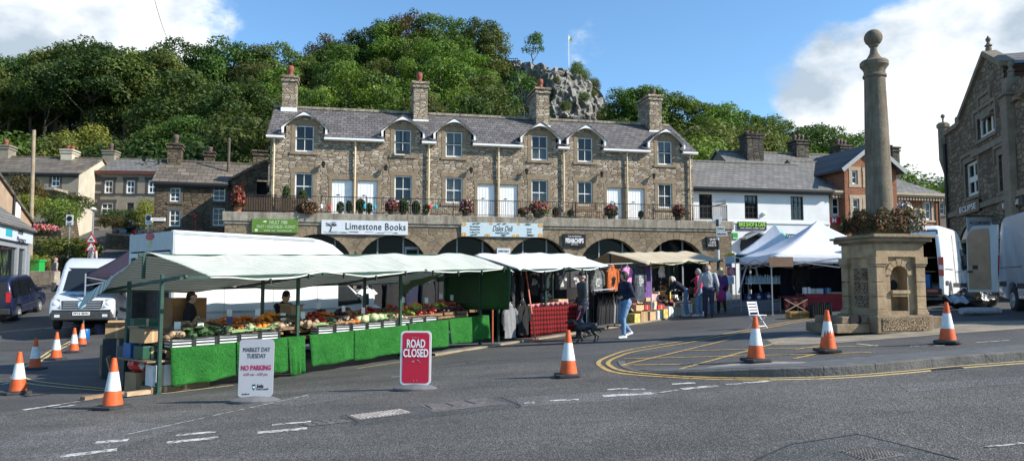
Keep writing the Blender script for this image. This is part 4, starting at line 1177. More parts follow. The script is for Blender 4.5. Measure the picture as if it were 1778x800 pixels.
for w in gw:
 m.box2((w[0]-.25,-.63,w[2]-.2),(w[1]+.25,-.5,w[2])); m.box2((w[0]-.25,-.63,w[3]),(w[1]+.25,-.5,w[3]+.25)); m.box2((w[0]-.22,-.625,w[2]),(w[0],-.5,w[3])); m.box2((w[1],-.625,w[2]),(w[1]+.22,-.5,w[3]))
m.build('bay_trim', SAND, bay)
m = MB(); xm = (xa+xb)/2
for xe in (xa-.45, xb+.45):
 pts = [(xm,-1.0,zp),(xe,-1.0,zg-.15),(xe,5,zg-.15),(xm,5,zp)]
 m.add(pts + [(p[0],p[1],p[2]-.14) for p in pts],[[0,1,2,3],[4,7,6,5],[0,4,5,1],[1,5,6,2],[2,6,7,3],[3,7,4,0]])
m.build('bay_roof',slate('dark_slate',[(.05,.05,.055),(.075,.075,.08),(.06,.06,.065)],3,5,(.04,.04,.03),.2),bay)
m = MB()
for xe in (xa-.45,xb+.45): m.beam((xm,-1.03,zp-.1),(xe,-1.03,zg-.25),.05,.26)
m.build('bay_bargeboard',mat('weathered_grey_board',(.30,.31,.31),.7,.1),bay)
t,w,h = wsign(RF,(1440,377,1466,388),'red bank sign with a white letter on the brick building above the white gazebo',mat('sign_red',(.45,.015,.02),.45,.05))
m = MB(); m.box2((-w*.30,-.008,-h*.34),(-w*.23,-.001,h*.34)); m.box2((-w*.12,-.008,-h*.34),(-w*.05,-.001,h*.34)); m.box2((-w*.24,-.0075,-h*.1),(-w*.11,-.001,h*.1)); m.build('letter_emblem',LETW,t)
for px,yp,hh,ww in ((1300,268,234,1.2),(1386,271,244,1.0),(1458,262,250,.9)):
 pass
BF = Fac(1282, 52, 1450, 53.5)
t = house(BF,'slate_roofed_house','taller grey slate roof with big chimneys behind the white building','house',.5,BF.l(1360,315)[1],REN,SLATEG,9,4.0,BF.l(1350,266,4.0)[1],(),(),.6,BF.len+3,over=.3)
CHS = stone('sooty_chimney_stone',[(.10,.088,.07),(.13,.11,.09),(.08,.07,.058),(.15,.13,.10)],(.05,.045,.04),2.2,2,.7)
chimney(t,BF.l(1300,255,3.6)[0],3.2,BF.l(1300,285,4)[1]-1,BF.l(1300,237,3.6)[1],1.35,1.2,CHS,((-.4,0,.3),(0,0,.3),(.4,0,.3)),POTD)
chimney(t,BF.l(1386,255,4)[0],4.0,BF.l(1386,270,4)[1]-1,BF.l(1386,246,4)[1],1.05,1.2,CHS,((-.33,0,.55),(0,0,.65),(.33,0,.6)),POTD)
chimney(t,BF.l(1460,255,5)[0],5.0,BF.l(1460,272,5)[1]-1.5,BF.l(1460,254,5)[1],.95,1.2,CHS,((-.3,0,.6),(0,0,.6),(.3,0,.55)),POTD)
chimney(bt,RF.l(1550,270,4)[0],4.2,RF.l(1550,290,4)[1]-1,RF.l(1550,257,4)[1],.6,1.1,CHS,((0,0,.25),),POTD)
m = MB(); xx = RF.l(1629,350,-.1)[0]; m.tube((xx,-.12,1),(xx,-.12,zer-.3),.06,n=8); m.build('downpipe',BLACK,bt)
GFa = Fac(1625, 56, 1665, 56)
t = house(GFa,'distant_stone_house','small pale stone house glimpsed between the brick building and the gothic one','house',1,GFa.l(1640,340)[1],REN,SLATEG,6,3,GFa.l(1640,334,3)[1],[(1632,352,1640,372)],(),0,GFa.len,dict(nx=1,nz=2))
# ---- gothic building at the right edge
GST = stone('gothic_stone',[(.23,.18,.125),(.18,.14,.10),(.27,.22,.155),(.15,.118,.085),(.21,.165,.115)],(.10,.08,.06),2.3,2.2,.8)
GD = mat('gothic_dressed_stone',(.20,.165,.12),.88,.2,4,bump=.4,bscale=20,dist=.015,dirt=.5)
G = Fac(1649, 35.2, 1756, 27.5)
t = G.empty('gothic_building', 'tall dark stone building with steep pointed gable and finials at the right edge', 'building')
GL = G.len
def gw_(x0,y0,x1,y1): return G.rect(x0,y0,x1,y1)
w_top = gw_(1697,198,1727,236); w_tm = gw_(1706,177,1717,198)
w1 = gw_(1676,280,1698,340); w2 = gw_(1735,267,1748,331)
zsh = G.l(1652, 222)[1]; xap, zap = G.l(1711, 96)
xsl = G.l(1668, 208)[0]; zsl = G.l(1668, 206)[1]
xsr = G.l(1744, 160)[0]
sl = (zap - zsl) / (xap - xsl); zsr = zap - sl * (xsr - xap)
a1 = G.rect(1668, 392, 1701, 440)
a2 = G.rect(1708, 385, 1738, 440)
m = MB()
zmid = min(zsh, zsl)
wall_open(m,0,GL + 1.6,.6,zmid,[w_top,w1,w2,(a1[0],a1[1],a1[2],a1[3]-.6),(a2[0],a2[1],a2[2],a2[3]-.6)],0,.25)
def gz(x):
 if x < xsl: return zsh
 if x > xsr: return zmid
 return zsl + sl * (x - xsl) if x < xap else zap - sl * (x - xap)
xs_ = sorted({0,xsl,xap,xsr,w_top[0],w_top[1],w_tm[0],w_tm[1]})
for a, b in zip(xs_, xs_[1:]):
 xc = (a + b) / 2
 za, zb2 = gz(a + 1e-5), gz(b - 1e-5)
 if w_tm[0] < xc < w_tm[1]: spans = [(zmid, w_top[2]), (w_tm[3], None)]
 elif w_top[0] < xc < w_top[1]: spans = [(zmid, w_top[2]), (w_top[3], None)]
 else: spans = [(zmid, None)]
 for c, d in spans:
  if d is None: m.poly([(a,0,c),(b,0,c),(b,0,zb2),(a,0,za)])
  elif d > c: m.poly([(a,0,c),(b,0,c),(b,0,d),(a,0,d)])
m.poly([(0,0,.6),(0,9,.6),(0,9,zsh),(0,0,zsh)]); m.poly([(GL+1.6,0,.6),(GL+1.6,9,.6),(GL+1.6,9,zmid),(GL+1.6,0,zmid)])
gwall = m.build('wall', GST, t)
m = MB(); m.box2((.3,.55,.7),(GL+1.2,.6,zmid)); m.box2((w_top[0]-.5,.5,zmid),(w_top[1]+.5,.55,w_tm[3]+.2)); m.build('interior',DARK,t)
m = MB()
m.beam((xsl,.12,zsl+.05),(xap,.12,zap+.08),.5,.2); m.beam((xap,.12,zap+.08),(xsr,.12,zsr+.05),.5,.2); m.box2((xsl-.55,-.1,zsl-.25),(xsl+.05,.45,zsl+.15)); m.box2((-.1,-.12,zsh-.2),(xsl-.3,.45,zsh+.02))
m.build('gable_coping', GD, t)
def finial(x, y, z, s, ball=True):
 m = MB()
 if ball: m.lathe([(.3*s,0),(.3*s,.25*s),(.16*s,.4*s),(.12*s,.75*s),(.2*s,.85*s),(.12*s,.95*s),(.30*s,1.2*s),(.34*s,1.4*s),(.26*s,1.6*s),(.05*s,1.75*s)],(x,y,z),10)
 else: m.lathe([(.28*s,0),(.28*s,.4*s),(.2*s,.5*s),(.36*s,.65*s),(.2*s,.8*s),(.12*s,1.0*s),(.22*s,1.15*s),(.24*s,1.3*s),(.1*s,1.5*s),(.02*s,1.65*s)],(x,y,z),8)
 return m.build('finial', GD, t, smooth=30)
xt = -.25
ztt = G.l(1642, 222)[1]; ztb = G.l(1646, 275)[1]
m = MB(); m.lathe([(.06,-.7),(.24,0),(.24,ztt-ztb),(.30,ztt-ztb+.06),(.30,ztt-ztb+.2),(.2,ztt-ztb+.3)],(xt+.12,-.05,ztb),8); m.build('corner_turret',GD,t)
finial(xt+.12, -.05, ztt+.2, .30)
finial(xap, .12, zap+.1, .42, False)
xp = G.l(1756, 200)[0]
ztp = G.l(1748, 140)[1]
m = MB(); m.box2((xp-.30,-.26,G.l(1750,290)[1]),(xp+.30,.4,G.l(1748,172)[1])); m.box2((xp-.40,-.36,G.l(1748,172)[1]),(xp+.40,.5,G.l(1748,168)[1])); m.box2((xp-.24,-.2,G.l(1748,168)[1]),(xp+.24,.3,ztp)); m.box2((xp-.34,-.27,.6),(xp+.34,-.004,G.l(1750,250)[1])); m.build('buttress',GD,t,bev=.03)
finial(xp, .05, ztp, .42, False)
m = MB()
zb_r = G.l(1765, 172)[1]
m.add([(xsr+.3,.2,zb_r),(GL+2.0,.2,zb_r),(GL+2.0,4.5,zb_r+5.2),(xsr+.3-1.5,4.5,zb_r+5.2)],[[0,1,2,3]])
m.add([(xsl,.3,zsl),(xap,.3,zap),(xap,9,zap),(xsl,9,zsl)],[[0,1,2,3]]); m.add([(xsr,.3,zsr),(xap,.3,zap),(xap,9,zap),(xsr,9,zsr)],[[0,1,2,3]])
m.build('roof', SLATEG, t, fix=True)
m = MB(); m.box2((xp+.4,-.02,zmid),(GL+1.6,.3,zb_r)); m.box2((xp+.9,-.1,zb_r),(xp+2.2,.35,zb_r+.55)); m.box2((xp+.42,-.15,zb_r-.1),(GL+1.6,.4,zb_r+.06)); m.build('parapet',GST,t)
m = MB()
z_ = G.l(1705, 262)[1]
m.box2((G.l(1690,262)[0],-.12,z_-.12),(xp-.5,-.003,z_+.12)); z_ = G.l(1700,358)[1]; m.box2((0,-.1,z_-.12),(GL+1.6,-.003,z_+.1)); m.box2((-.1,-.14,G.l(1700,372)[1]-1.1),(GL+1.6,-.004,G.l(1700,372)[1]-.95)); m.build('string_course',GD,t)
WLEAD = mat('white_mullion', (.62,.6,.55), .6, .1)
for w,nx_,nz_ in ((w_top,3,1),(w_tm,1,1),(w1,2,2),(w2,2,2)):
 window(t,w,0,nx_,nz_,fm=WLEAD,surround=GD,sw=.2,fr=.12,bar=.16,depth=.15,sill=True)
def hood(par, r, y=-.08):
 m = MB(); m.box2((r[0]-.4,y,r[3]+.28),(r[1]+.4,-.003,r[3]+.42)); m.box2((r[0]-.4,y,r[3]-.3),(r[0]-.26,-.003,r[3]+.28)); m.box2((r[1]+.26,y,r[3]-.3),(r[1]+.4,-.003,r[3]+.28)); m.build('hood_mould',GD,par)
for r in (w_top, w_tm, w1, w2): hood(t, r)
for r in (a1, a2):
 m = MB(); xm = (r[0]+r[1])/2; hw = (r[1]-r[0])/2
 def outline(k, n_=10):
  hh = hw*k; pts = []
  for i in range(n_+1):
   u = i/n_; pts.append((xm - hh + hh*u, r[3]-.6 + (.6+ (k-1)*.5)*math.sin(u*math.pi/2)**.9))
  return pts + [(2*xm - a, b) for a, b in pts[::-1][1:]]
 o1 = outline(1.0); o2 = outline(1.28)
 for i in range(len(o1)-1):
  m.poly([(o1[i][0],-.08,o1[i][1]),(o1[i+1][0],-.08,o1[i+1][1]),(o2[i+1][0],-.08,o2[i+1][1]),(o2[i][0],-.08,o2[i][1])])
  m.poly([(o1[i][0],-.08,o1[i][1]),(o1[i+1][0],-.08,o1[i+1][1]),(o1[i+1][0],.2,o1[i+1][1]),(o1[i][0],.2,o1[i][1])]); m.poly([(o2[i][0],-.08,o2[i][1]),(o2[i+1][0],-.08,o2[i+1][1]),(o2[i+1][0],0,o2[i+1][1]),(o2[i][0],0,o2[i][1])])
 aw_ = m.build('arched_window', GD, t)
 p = MB(); p.poly([(a,-.03,b) for a,b in o1]); p.poly([(r[0],.15,r[2]),(r[1],.15,r[2]),(r[1],.15,r[3]-.6),(r[0],.15,r[3]-.6)]); p.build('pane',PANE2,aw_)
 f = MB(); f.box2((xm-.06,-.06,r[2]),(xm+.06,.1,r[3]-.1)); f.box2((r[0],-.055,r[3]-.7),(r[1],.1,r[3]-.58)); f.build('mullion',WLEAD,aw_)
m = MB(); xx = G.l(1655,300)[0]; m.tube((.12,-.1,.8),(.12,-.1,zsh-.6),.07,n=8); m.build('downpipe',BLACK,t)
def gsign(px4, label, s, bm_):
 a,b,c,d = G.rect(*px4,off=-.12); tt = thing('shop_sign',label,'shop sign',G.w((a+b)/2,-.12,(c+d)/2),G.ang); m = MB(); m.box2((-(b-a)/2,0,-(d-c)/2),((b-a)/2,.08,(d-c)/2)); m.build('board',bm_,tt)
 text(s,(d-c)*.75,LETW,tt,(0,-.006,0),width=(b-a)*.72); return tt
gsign((1661,352,1700,371),'black shop sign with white capitals left of the pier on the gothic building','ECLIPSE',MATS['sign_black'])
gsign((1735,346,1775,362),'black shop sign with white capitals right of the pier on the gothic building','ECLIPSE',MATS['sign_black'])
p = G.w(G.l(1730,385)[0], -.6)
tt = thing('hanging_sign','small pale hanging sign on a bracket above the silver van','sign',(p.x,p.y,G.l(1730,382,-.6)[1]),R(10)); m = MB(); m.box2((-.55,-.02,-.3),(.55,.02,.26)); m.build('board',mat('sign_grey',(.42,.44,.46),.5,.05),tt)
m = MB(); m.tube((-.6,0,.34),(.75,0,.34),.02,n=6); m.tube((-.4,0,.26),(-.4,0,.34),.008,n=5); m.tube((.4,0,.26),(.4,0,.34),.008,n=5); m.build('bracket',IRON,tt)
text('ACCOUNTANTS',.2,LETB,tt,(0,-.024,.05),width=.9); text('first floor',.15,LETB,tt,(0,-.024,-.14),width=.5)
# ------------------------------------------------------------------ trees and the crag
from mathutils import noise as mnoise
BARK = mat('bark',(.085,.07,.05),.95,.35,4,bump=.6)
LEAF = {
'dark green': leaf('leaf_dark',[(0.0283,0.0579,0.0144),(0.0386,0.0716,0.0168),(0.0541,0.0854,0.0216),(0.0644,0.0826,0.024)]),
'mid green': leaf('leaf_mid',[(0.0515,0.1069,0.0216),(0.067,0.1283,0.0264),(0.085,0.1396,0.0288),(0.1005,0.1453,0.036)]),
'light green': leaf('leaf_light',[(0.0924,0.1662,0.0308),(0.1109,0.1928,0.033),(0.1294,0.1995,0.0374),(0.1478,0.2061,0.0495)]),
'olive': leaf('leaf_olive',[(0.0935,0.1148,0.0308),(0.11,0.135,0.0385),(0.0825,0.0918,0.0308),(0.121,0.1485,0.044)]),
'russet': leaf('leaf_russet',[(0.0775,0.0624,0.022),(0.0938,0.0754,0.0264),(0.0688,0.065,0.022)]),
'yellow green': leaf('leaf_yellow',[(0.184,0.2,0.045),(0.207,0.2125,0.05),(0.1725,0.2,0.04)]),
}
def crown_mesh(seed,H,rx,rz,zc,nclump,nleaf,ls,shape=1.0,clr=(.5,1.8),hole=0.0):
 r = random.Random(seed); m = MB()
 cl = []
 for k in range(nclump):
  for _ in range(30):
   v = Vector((r.gauss(0,1), r.gauss(0,1), r.gauss(0,1)))
   if v.length < 1e-3: continue
   v.normalize()
   if v.z < -.75: continue
   rad = r.uniform(.45, 1.0) ** .5
   w = 1.0 - .25 * shape * max(0, v.z)
   p = Vector((v.x*rx*rad*w, v.y*rx*rad*w, zc + v.z*rz*rad))
   if all((p-q).length > .55*(s+.2) for q, s in cl): break
  cl.append((p, r.uniform(*clr)))
 area = sum(s*s for _, s in cl)
 for p, s in cl:
  n_ = int(nleaf * s*s / area)
  for _ in range(n_):
   v = Vector((r.gauss(0,1), r.gauss(0,1), r.gauss(.25,1))); v.normalize()
   q = p + v * s * r.uniform(.72, 1.08) * Vector((1,1,.82)).length / 1.63
   q = p + Vector((v.x*s, v.y*s, v.z*s*.8)) * r.uniform(.6, 1.22)
   nrm_ = (v + Vector((r.gauss(0,.5), r.gauss(0,.5), r.gauss(.15,.5)))).normalized()
   a = nrm_.orthogonal().normalized(); b = nrm_.cross(a)
   th = r.uniform(0, 6.28); a, b = a*math.cos(th)+b*math.sin(th), b*math.cos(th)-a*math.sin(th)
   L2 = ls * r.uniform(.65, 1.35); w2 = L2 * r.uniform(.4,.7)
   m.add([q-a*L2*.5,q+b*w2*.5,q+a*L2*.55,q-b*w2*.5],[[0,1,2,3]])
 return m, cl
def trunk_mesh(seed,H,zc,rx,rz,r0,cl):
 r = random.Random(seed+99); m = MB()
 pts = [Vector((0,0,-.6))]; k = 6
 for i in range(1, k+1): pts.append(Vector((r.uniform(-.12,.12)*i*.5, r.uniform(-.12,.12)*i*.5, (zc+rz*.45)*i/k)))
 m.path(pts, [r0*(1-.8*i/k) for i in range(k+1)], 7)
 for p, s in r.sample(cl, min(len(cl), 9)):
  t = min(k-1, max(2, int((p.z-rz*.5)/(zc+rz*.45)*k))); a = pts[t]
  m.path([a,a.lerp(p,.5)+Vector((0,0,-.2)),p],[r0*.38,r0*.22,r0*.06],5)
 return m
TREEV = {}
def make_kind(key,seed,H,rx,rz,zc,nclump,nleaf,ls,r0,**kw):
 m,cl = crown_mesh(seed,H,rx,rz,zc,nclump,nleaf,ls,**kw)
 me = m.mesh('crown_foliage'); me.materials.append(LEAF['mid green'])
 t = trunk_mesh(seed,H,zc,rx,rz,r0,cl); mt = t.mesh('trunk_mesh'); mt.materials.append(BARK)
 mt.polygons.foreach_set('use_smooth', [True]*len(mt.polygons))
 top = max(v[2] for v in m.v)
 TREEV[key] = (me, mt, top, rx)
make_kind('round',1,13,4.6,4.6,8.2,46,7800,0.39,.34)
make_kind('round2',2,13,4.2,5.2,8.0,44,7500,0.374,.34)
make_kind('oval',3,15,3.5,6.0,8.8,42,7200,0.374,.3)
make_kind('beech',4,20,4.8,4.6,15.4,50,8400,0.406,.42)
make_kind('beech2',5,20,4.2,5.0,15.0,44,7800,0.39,.40)
make_kind('bush',6,5,3.0,2.3,2.5,34,5700,0.265,.14)
make_kind('open',7,8,2.1,2.6,5.4,14,1200,0.312,.16,clr=(.5,.95))
make_kind('shrub',8,2.2,1.3,1.0,1.1,26,3900,0.133,.06,clr=(.3,.6))
def tree(key,x,y,z,top,colour,label,group=None,rz=None,wide=1.0,name='tree',cat='tree'):
 me, mt, H, rx = TREEV[key]
 s = (top - z) / H
 t = thing(name,label,cat,(x,y,z),rnd.uniform(0,6.28) if rz is None else rz,group)
 t.scale = (s*wide, s*wide, s)
 for nm, dat in (('crown', me), ('trunk', mt)):
  o = bpy.data.objects.new(nm, dat); COL.objects.link(o); o.parent = t
  if nm == 'crown':
   o.material_slots[0].link = 'OBJECT'; o.material_slots[0].material = LEAF[colour]
 return t
SIL = [(-200,110),(0,96),(30,92),(70,82),(100,68),(130,62),(170,74),(215,78),(250,82),(275,76),(300,68),(345,72),(385,66),(430,74),(460,82),(500,78),(520,90),(545,88),(560,62),(610,52),(640,46),(665,32),(700,20),(740,20),(765,34),(785,30),(800,34),(830,28),(850,36),(862,60),(870,90),(880,122),(900,142),(918,166),(935,186),(1066,194),(1072,160),(1092,146),(1150,150),(1200,170),(1240,178),(1300,190),(1350,204),(1400,212),(1440,216),(1480,226),(1510,232),(1600,290),(1660,312),(1800,330)]
def ytop_z(px, y, Y): return at(px, y, Y).z
def where(px, Y):
 if px < 110: return 'in the wood above the whitewashed cottage'
 if px < 280: return 'in the tall wood above the rendered house'
 if px < 470: return 'on the wooded hill above the brown cottage'
 if px < 720: return 'on the hill above the first two terrace chimneys'
 if px < 930: return 'on the hill above the middle terrace chimneys'
 if px < 1130: return 'below the limestone crag behind the terrace'
 if px < 1290: return 'right of the crag behind the last terrace chimney'
 return 'above the slate roofs right of the terrace'
SHAPE = {'round': 'rounded','round2': 'domed','oval': 'upright','beech': 'tall','beech2': 'tall slender','bush': 'bushy','open': 'open'}
rt = random.Random(21)
nt = 0
def hilltree(key,px,Y,ytop,colour,wide=1.0,row='',group='trees on the wooded hillside'):
 global nt
 p = at(px, 400, Y); z = terrain(p.x, Y) - .3
 top = ytop_z(px, ytop, Y)
 if top - z < 2.5: return
 nt += 1
 tree(key,p.x,Y,z,top,colour,f'{colour} {SHAPE[key]} {row}tree {where(px, Y)}',group,wide=wide)
crest = [(-60,100,'beech'),(5,95,'beech2'),(45,92,'beech'),(88,74,'beech'),(132,62,'beech'),(178,76,'beech2'),(222,80,'round'),(262,80,'beech2'),(302,68,'oval'),(345,74,'round2'),(392,66,'round'),(438,78,'round2'),(482,76,'oval'),(524,92,'round'),
(566,62,'round'),(612,54,'round2'),(640,48,'oval'),(664,36,'round2'),(706,20,'round'),(744,22,'round2'),(790,30,'oval'),(832,28,'oval'),(850,50,'oval'),
(1090,152,'oval'),(1112,147,'oval'),(1128,152,'round2'),(1165,156,'round'),(1210,172,'round2'),(1250,176,'round'),(1292,190,'round2'),(1330,198,'round'),(1370,210,'round2'),(1408,212,'round'),(1450,216,'round2'),(1490,228,'round')]
for i, (px, y, k) in enumerate(crest):
 c = rt.choice(['mid green', 'dark green', 'olive', 'mid green'] if px < 880 else ['mid green', 'light green', 'mid green'])
 if px in (566, 706): c = 'russet'
 if px in (832, 132, 178): c = 'dark green'
 Y = 128 if px < 540 else (140 if px < 880 else 132)
 if px < 280: Y = 108
 wide = 1.0 if px < 880 else 1.25
 hilltree(k,px,Y,y,c,wide,'skyline ')
for Y in (134,124,114,104,95,86,78,70):
 step = 6.6 * FP / Y
 px = -130 + rt.uniform(0, step)
 while px < 1560:
  q = px + rt.uniform(-.3, .3) * step; Yj = Y + rt.uniform(-3, 3)
  px += step
  if 466 < q < 1210 and Y < 80: continue
  if q <= 466 and Y < 79: continue
  if q < 285 and Y not in (104, 114): continue
  if q > 1210 and Y < 78: continue
  if 872 < q < 1078 and Y > 118: continue
  p = at(q, 400, Yj); z = terrain(p.x, Yj)
  if q < 285: key = rt.choice(['beech', 'beech2', 'beech', 'oval']); h = rt.uniform(16, 21)
  elif q < 470: key = rt.choice(['round', 'round2', 'oval', 'beech']); h = rt.uniform(10, 16)
  elif q < 880: key = rt.choice(['round', 'round2', 'oval']); h = rt.uniform(9, 14)
  else: key = rt.choice(['round', 'bush', 'round2', 'bush']); h = rt.uniform(5, 9.5)
  yt = 497 - (z + h - CZ) * FP / Yj
  lim = (max(interp(SIL,q-34),interp(SIL,q),interp(SIL,q+34)) if 825 < q < 1105 else interp(SIL,q)) + rt.uniform(6,22)
  yt = max(yt, lim)
  w = .5 if q < 300 else 1
  pal = ['dark green','dark green','mid green','olive'] if q < 470 else (['mid green','mid green','dark green','olive','light green'] if q < 900 else ['light green','mid green','light green','olive'])
  if q < 300 and Y > 80: pal = ['dark green', 'dark green', 'dark green', 'olive']
  hilltree(key,q,Yj,yt,rt.choice(pal),rt.uniform(.95,1.25) if q < 900 else rt.uniform(1.15,1.5))
for i in range(13):
 px = -50 + i*27 + rt.uniform(-6, 6)
 hilltree(rt.choice(['round','round2','bush']),px,126 + rt.uniform(-3,3),128 + rt.uniform(-8,14),'dark green',1.1,'shaded ')
for px,y,k,c,Y,wd in [(150,216,'round','yellow green',78,1.2),(112,228,'bush','olive',77,1.1),(315,196,'round2','mid green',76,1.0),(282,205,'round','mid green',78,1.0),(345,200,'round','dark green',78,1.0),(232,232,'bush','dark green',76,1.2),
(420,190,'round','dark green',72,1.1),(392,225,'bush','dark green',70,1.1),(20,225,'bush','mid green',77,1.3),(450,200,'round2','dark green',66,1.1),(1640,312,'bush','mid green',120,2.2),(1612,308,'bush','dark green',125,2.2),(1668,318,'bush','mid green',118,2.0),
(908, 118, 'open', 'mid green', 124, .7)]:
 hilltree(k,px,Y,y,c,wd,'' if px < 470 else 'lone ')
n = N('limestone'); v = n.coord(scale=(1,1,.55))
f = n.noise(v,.55,8,.72); f2 = n.noise(v,2.2,6,.7)
c = n.ramp(f,[(.3,(.10,.093,.082)),(.44,(.27,.255,.23)),(.6,(.42,.40,.37)),(.78,(.23,.215,.19))])
c = n.mix(n.ramp(f2,[(.5,(0,0,0)),(.68,(.75,.75,.75))]),c,(.05,.052,.035))
n.set(c,.95,0,.1); n.bump(n.math('ADD',f,n.math('MULTIPLY',f2,.5)),1.0,.8)
CRAG = n.m
topl = [(866,90),(885,95),(930,99),(975,106),(1000,116),(1030,133),(1050,150),(1064,178)]
m = MB(); NU, NV = 150, 60
def crag(s, t):
 px = 862 + 202 * s
 Y = 133 + 9 * abs(s - .52) ** 1.5 * 2.6
 zt = ytop_z(px, interp(topl, px), Y); zb = ytop_z(px, 225, Y)
 z = lerp(zb, zt, t)
 x = at(px, 300, Y).x
 q = Vector((x*.22, Y*.22, z*.24))
 d = (mnoise.noise(q) * 2.0 + mnoise.noise(Vector((x*.30,Y*.3,z*.22)),noise_basis='VORONOI_F2F1') * 1.5 + mnoise.noise(Vector((x*.75,3,z*.5)),noise_basis='VORONOI_F2F1') * .7 + .35*math.sin(z*1.1 + x*.12) + mnoise.noise(q*7) * .5)
 step = math.floor(t * 5 + mnoise.noise(Vector((x*.12, z*.1, 5))) * 1.5) * .7
 return (x + mnoise.noise(q*3+Vector((9,0,0)))*.5, Y + d + step + t * 1.5 + 1.0, z + mnoise.noise(q*4) * .35)
m.sheet(crag, NU, NV)
base = len(m.v) - (NU+1)
back = []
for i in range(NU+1):
 p = m.v[base+i]; back.append((p[0]+ (i/NU)*2, p[1]+14, p[2]-2.5))
o_ = len(m.v); m.v += back
for i in range(NU): m.f.append([base+i, base+i+1, o_+i+1, o_+i]); m.m.append(0)
tag(m.build('limestone_crag', CRAG, fix=False), kind='structure')
def crag_top(px):
 s = (px - 862)/202; q = crag(s, 1); return q
q = crag_top(928); tree('open',q[0],q[1]+3,q[2]-.8,ytop_z(928,56,q[1]+3),'mid green','small open-branched tree standing alone on top of the crag',wide=1.15)
for px,y,c in ((1006,103,'mid green'),(1024,118,'olive'),(1040,132,'olive')):
 q = crag_top(px); tree('bush',q[0],q[1]+2.5,q[2]-1.5,ytop_z(px,y,q[1]+2.5),c,f'scrubby {c} bush along the top edge of the crag','bushes on top of the crag',name='bush',cat='bush',wide=.62)
q = crag_top(994)
t = thing('flagpole', 'white flagpole with small pale flag on top of the crag', 'flagpole', (q[0], q[1]+2, q[2]-.5))
hp = ytop_z(994, 61, q[1]+2) - q[2] + .5
m = MB(); m.tube((0,0,0),(0,0,hp),.09,.06,n=8); m.build('pole',WHITE,t)
m = MB(); m.sheet(lambda s,u: (.06 + s*.75,.1*math.sin(s*5),hp - .35 - u*.75 - s*.25),8,2); m.build('flag',mat('flag_cloth',(.65,.65,.4),.8,.2),t)
q = crag_top(888)
t = thing('viewing_railing', 'tiny dark viewing rail on the left end of the crag top', 'railing', (q[0], q[1]+1, q[2]-.2))
m = MB()
for k in range(6): m.tube((-1.0+k*.42,0,0),(-1.0+k*.42,0,1.0),.05,n=5)
m.build('posts',IRON,t); m = MB(); m.beam((-1.1,0,.98),(1.2,0,.9),.08,.1); m.beam((-1.1,0,.5),(1.2,0,.45),.06,.08); m.build('rail',IRON,t)
for px,ty,h,c in ((952,.45,3.0,'mid green'),(985,.3,2.6,'olive'),(1015,.5,2.4,'mid green'),(1046,.35,3.0,'light green'),(968,.75,1.8,'olive'),(1032,.78,1.8,'olive')):
 q = crag((px-862)/202,ty); tree('bush',q[0],q[1]-.3,q[2]-.6,q[2]+h-.6,c,f'{c} bush rooted in a ledge on the face of the crag','bushes on the face of the crag',name='bush',cat='bush',wide=.8)
a = at(258, -40, 40); b = at(292, 70, 70)
m = MB(); m.path([a.lerp(b, k/12) - Vector((0,0,.35*math.sin(math.pi*k/12))) for k in range(13)], .018, 4)
tag(m.build('overhead_wire', BLACK), 'thin dark overhead wire crossing the sky at upper left', 'wire')
def shrub(px,ybase,ytop,Y,colour,label,key='shrub',wide=1.0,zoff=0,group=None):
 p = at(px, 400, Y); z = at(px, ybase, Y).z
 return tree(key,p.x,Y,z - .1,at(px,ytop,Y).z,colour,label,group,wide=wide,name='shrub',cat='shrub')
shrub(85,395,340,47,'light green','bright green rounded shrub behind the wooden pole',wide=1.3)
shrub(47,372,335,44,'yellow green','yellow-green shrub between the pink house and the wooden pole',wide=.9)
shrub(112,462,408,46,'olive','large autumn-tinted hedge shrub above the roadside wall',wide=1.5)
shrub(137,455,412,46.5,'olive','brownish garden shrub beside the warning sign',wide=1.2)
shrub(70,468,440,44,'yellow green','golden clipped shrub at the foot of the garden wall',wide=1.4)
shrub(38,375,300,45,'russet','red-leaved creeper shrub against the whitewashed cottage wall',wide=.6)
shrub(210,398,362,56,'dark green','dark garden shrub in front of the rendered house',wide=1.6)
shrub(250,398,340,55,'yellow green','tall yellow-leaved tree in the rendered house garden',key='bush',wide=.7)
shrub(195,395,372,54,'russet','red-leaved shrub below the rendered house window',wide=1.2)
shrub(40,470,440,38,'mid green','small green shrub beside the corner shop window',wide=.9)
shrub(118,372,335,52,'dark green','dark ivy shrub under the whitewashed gable',wide=1.6)
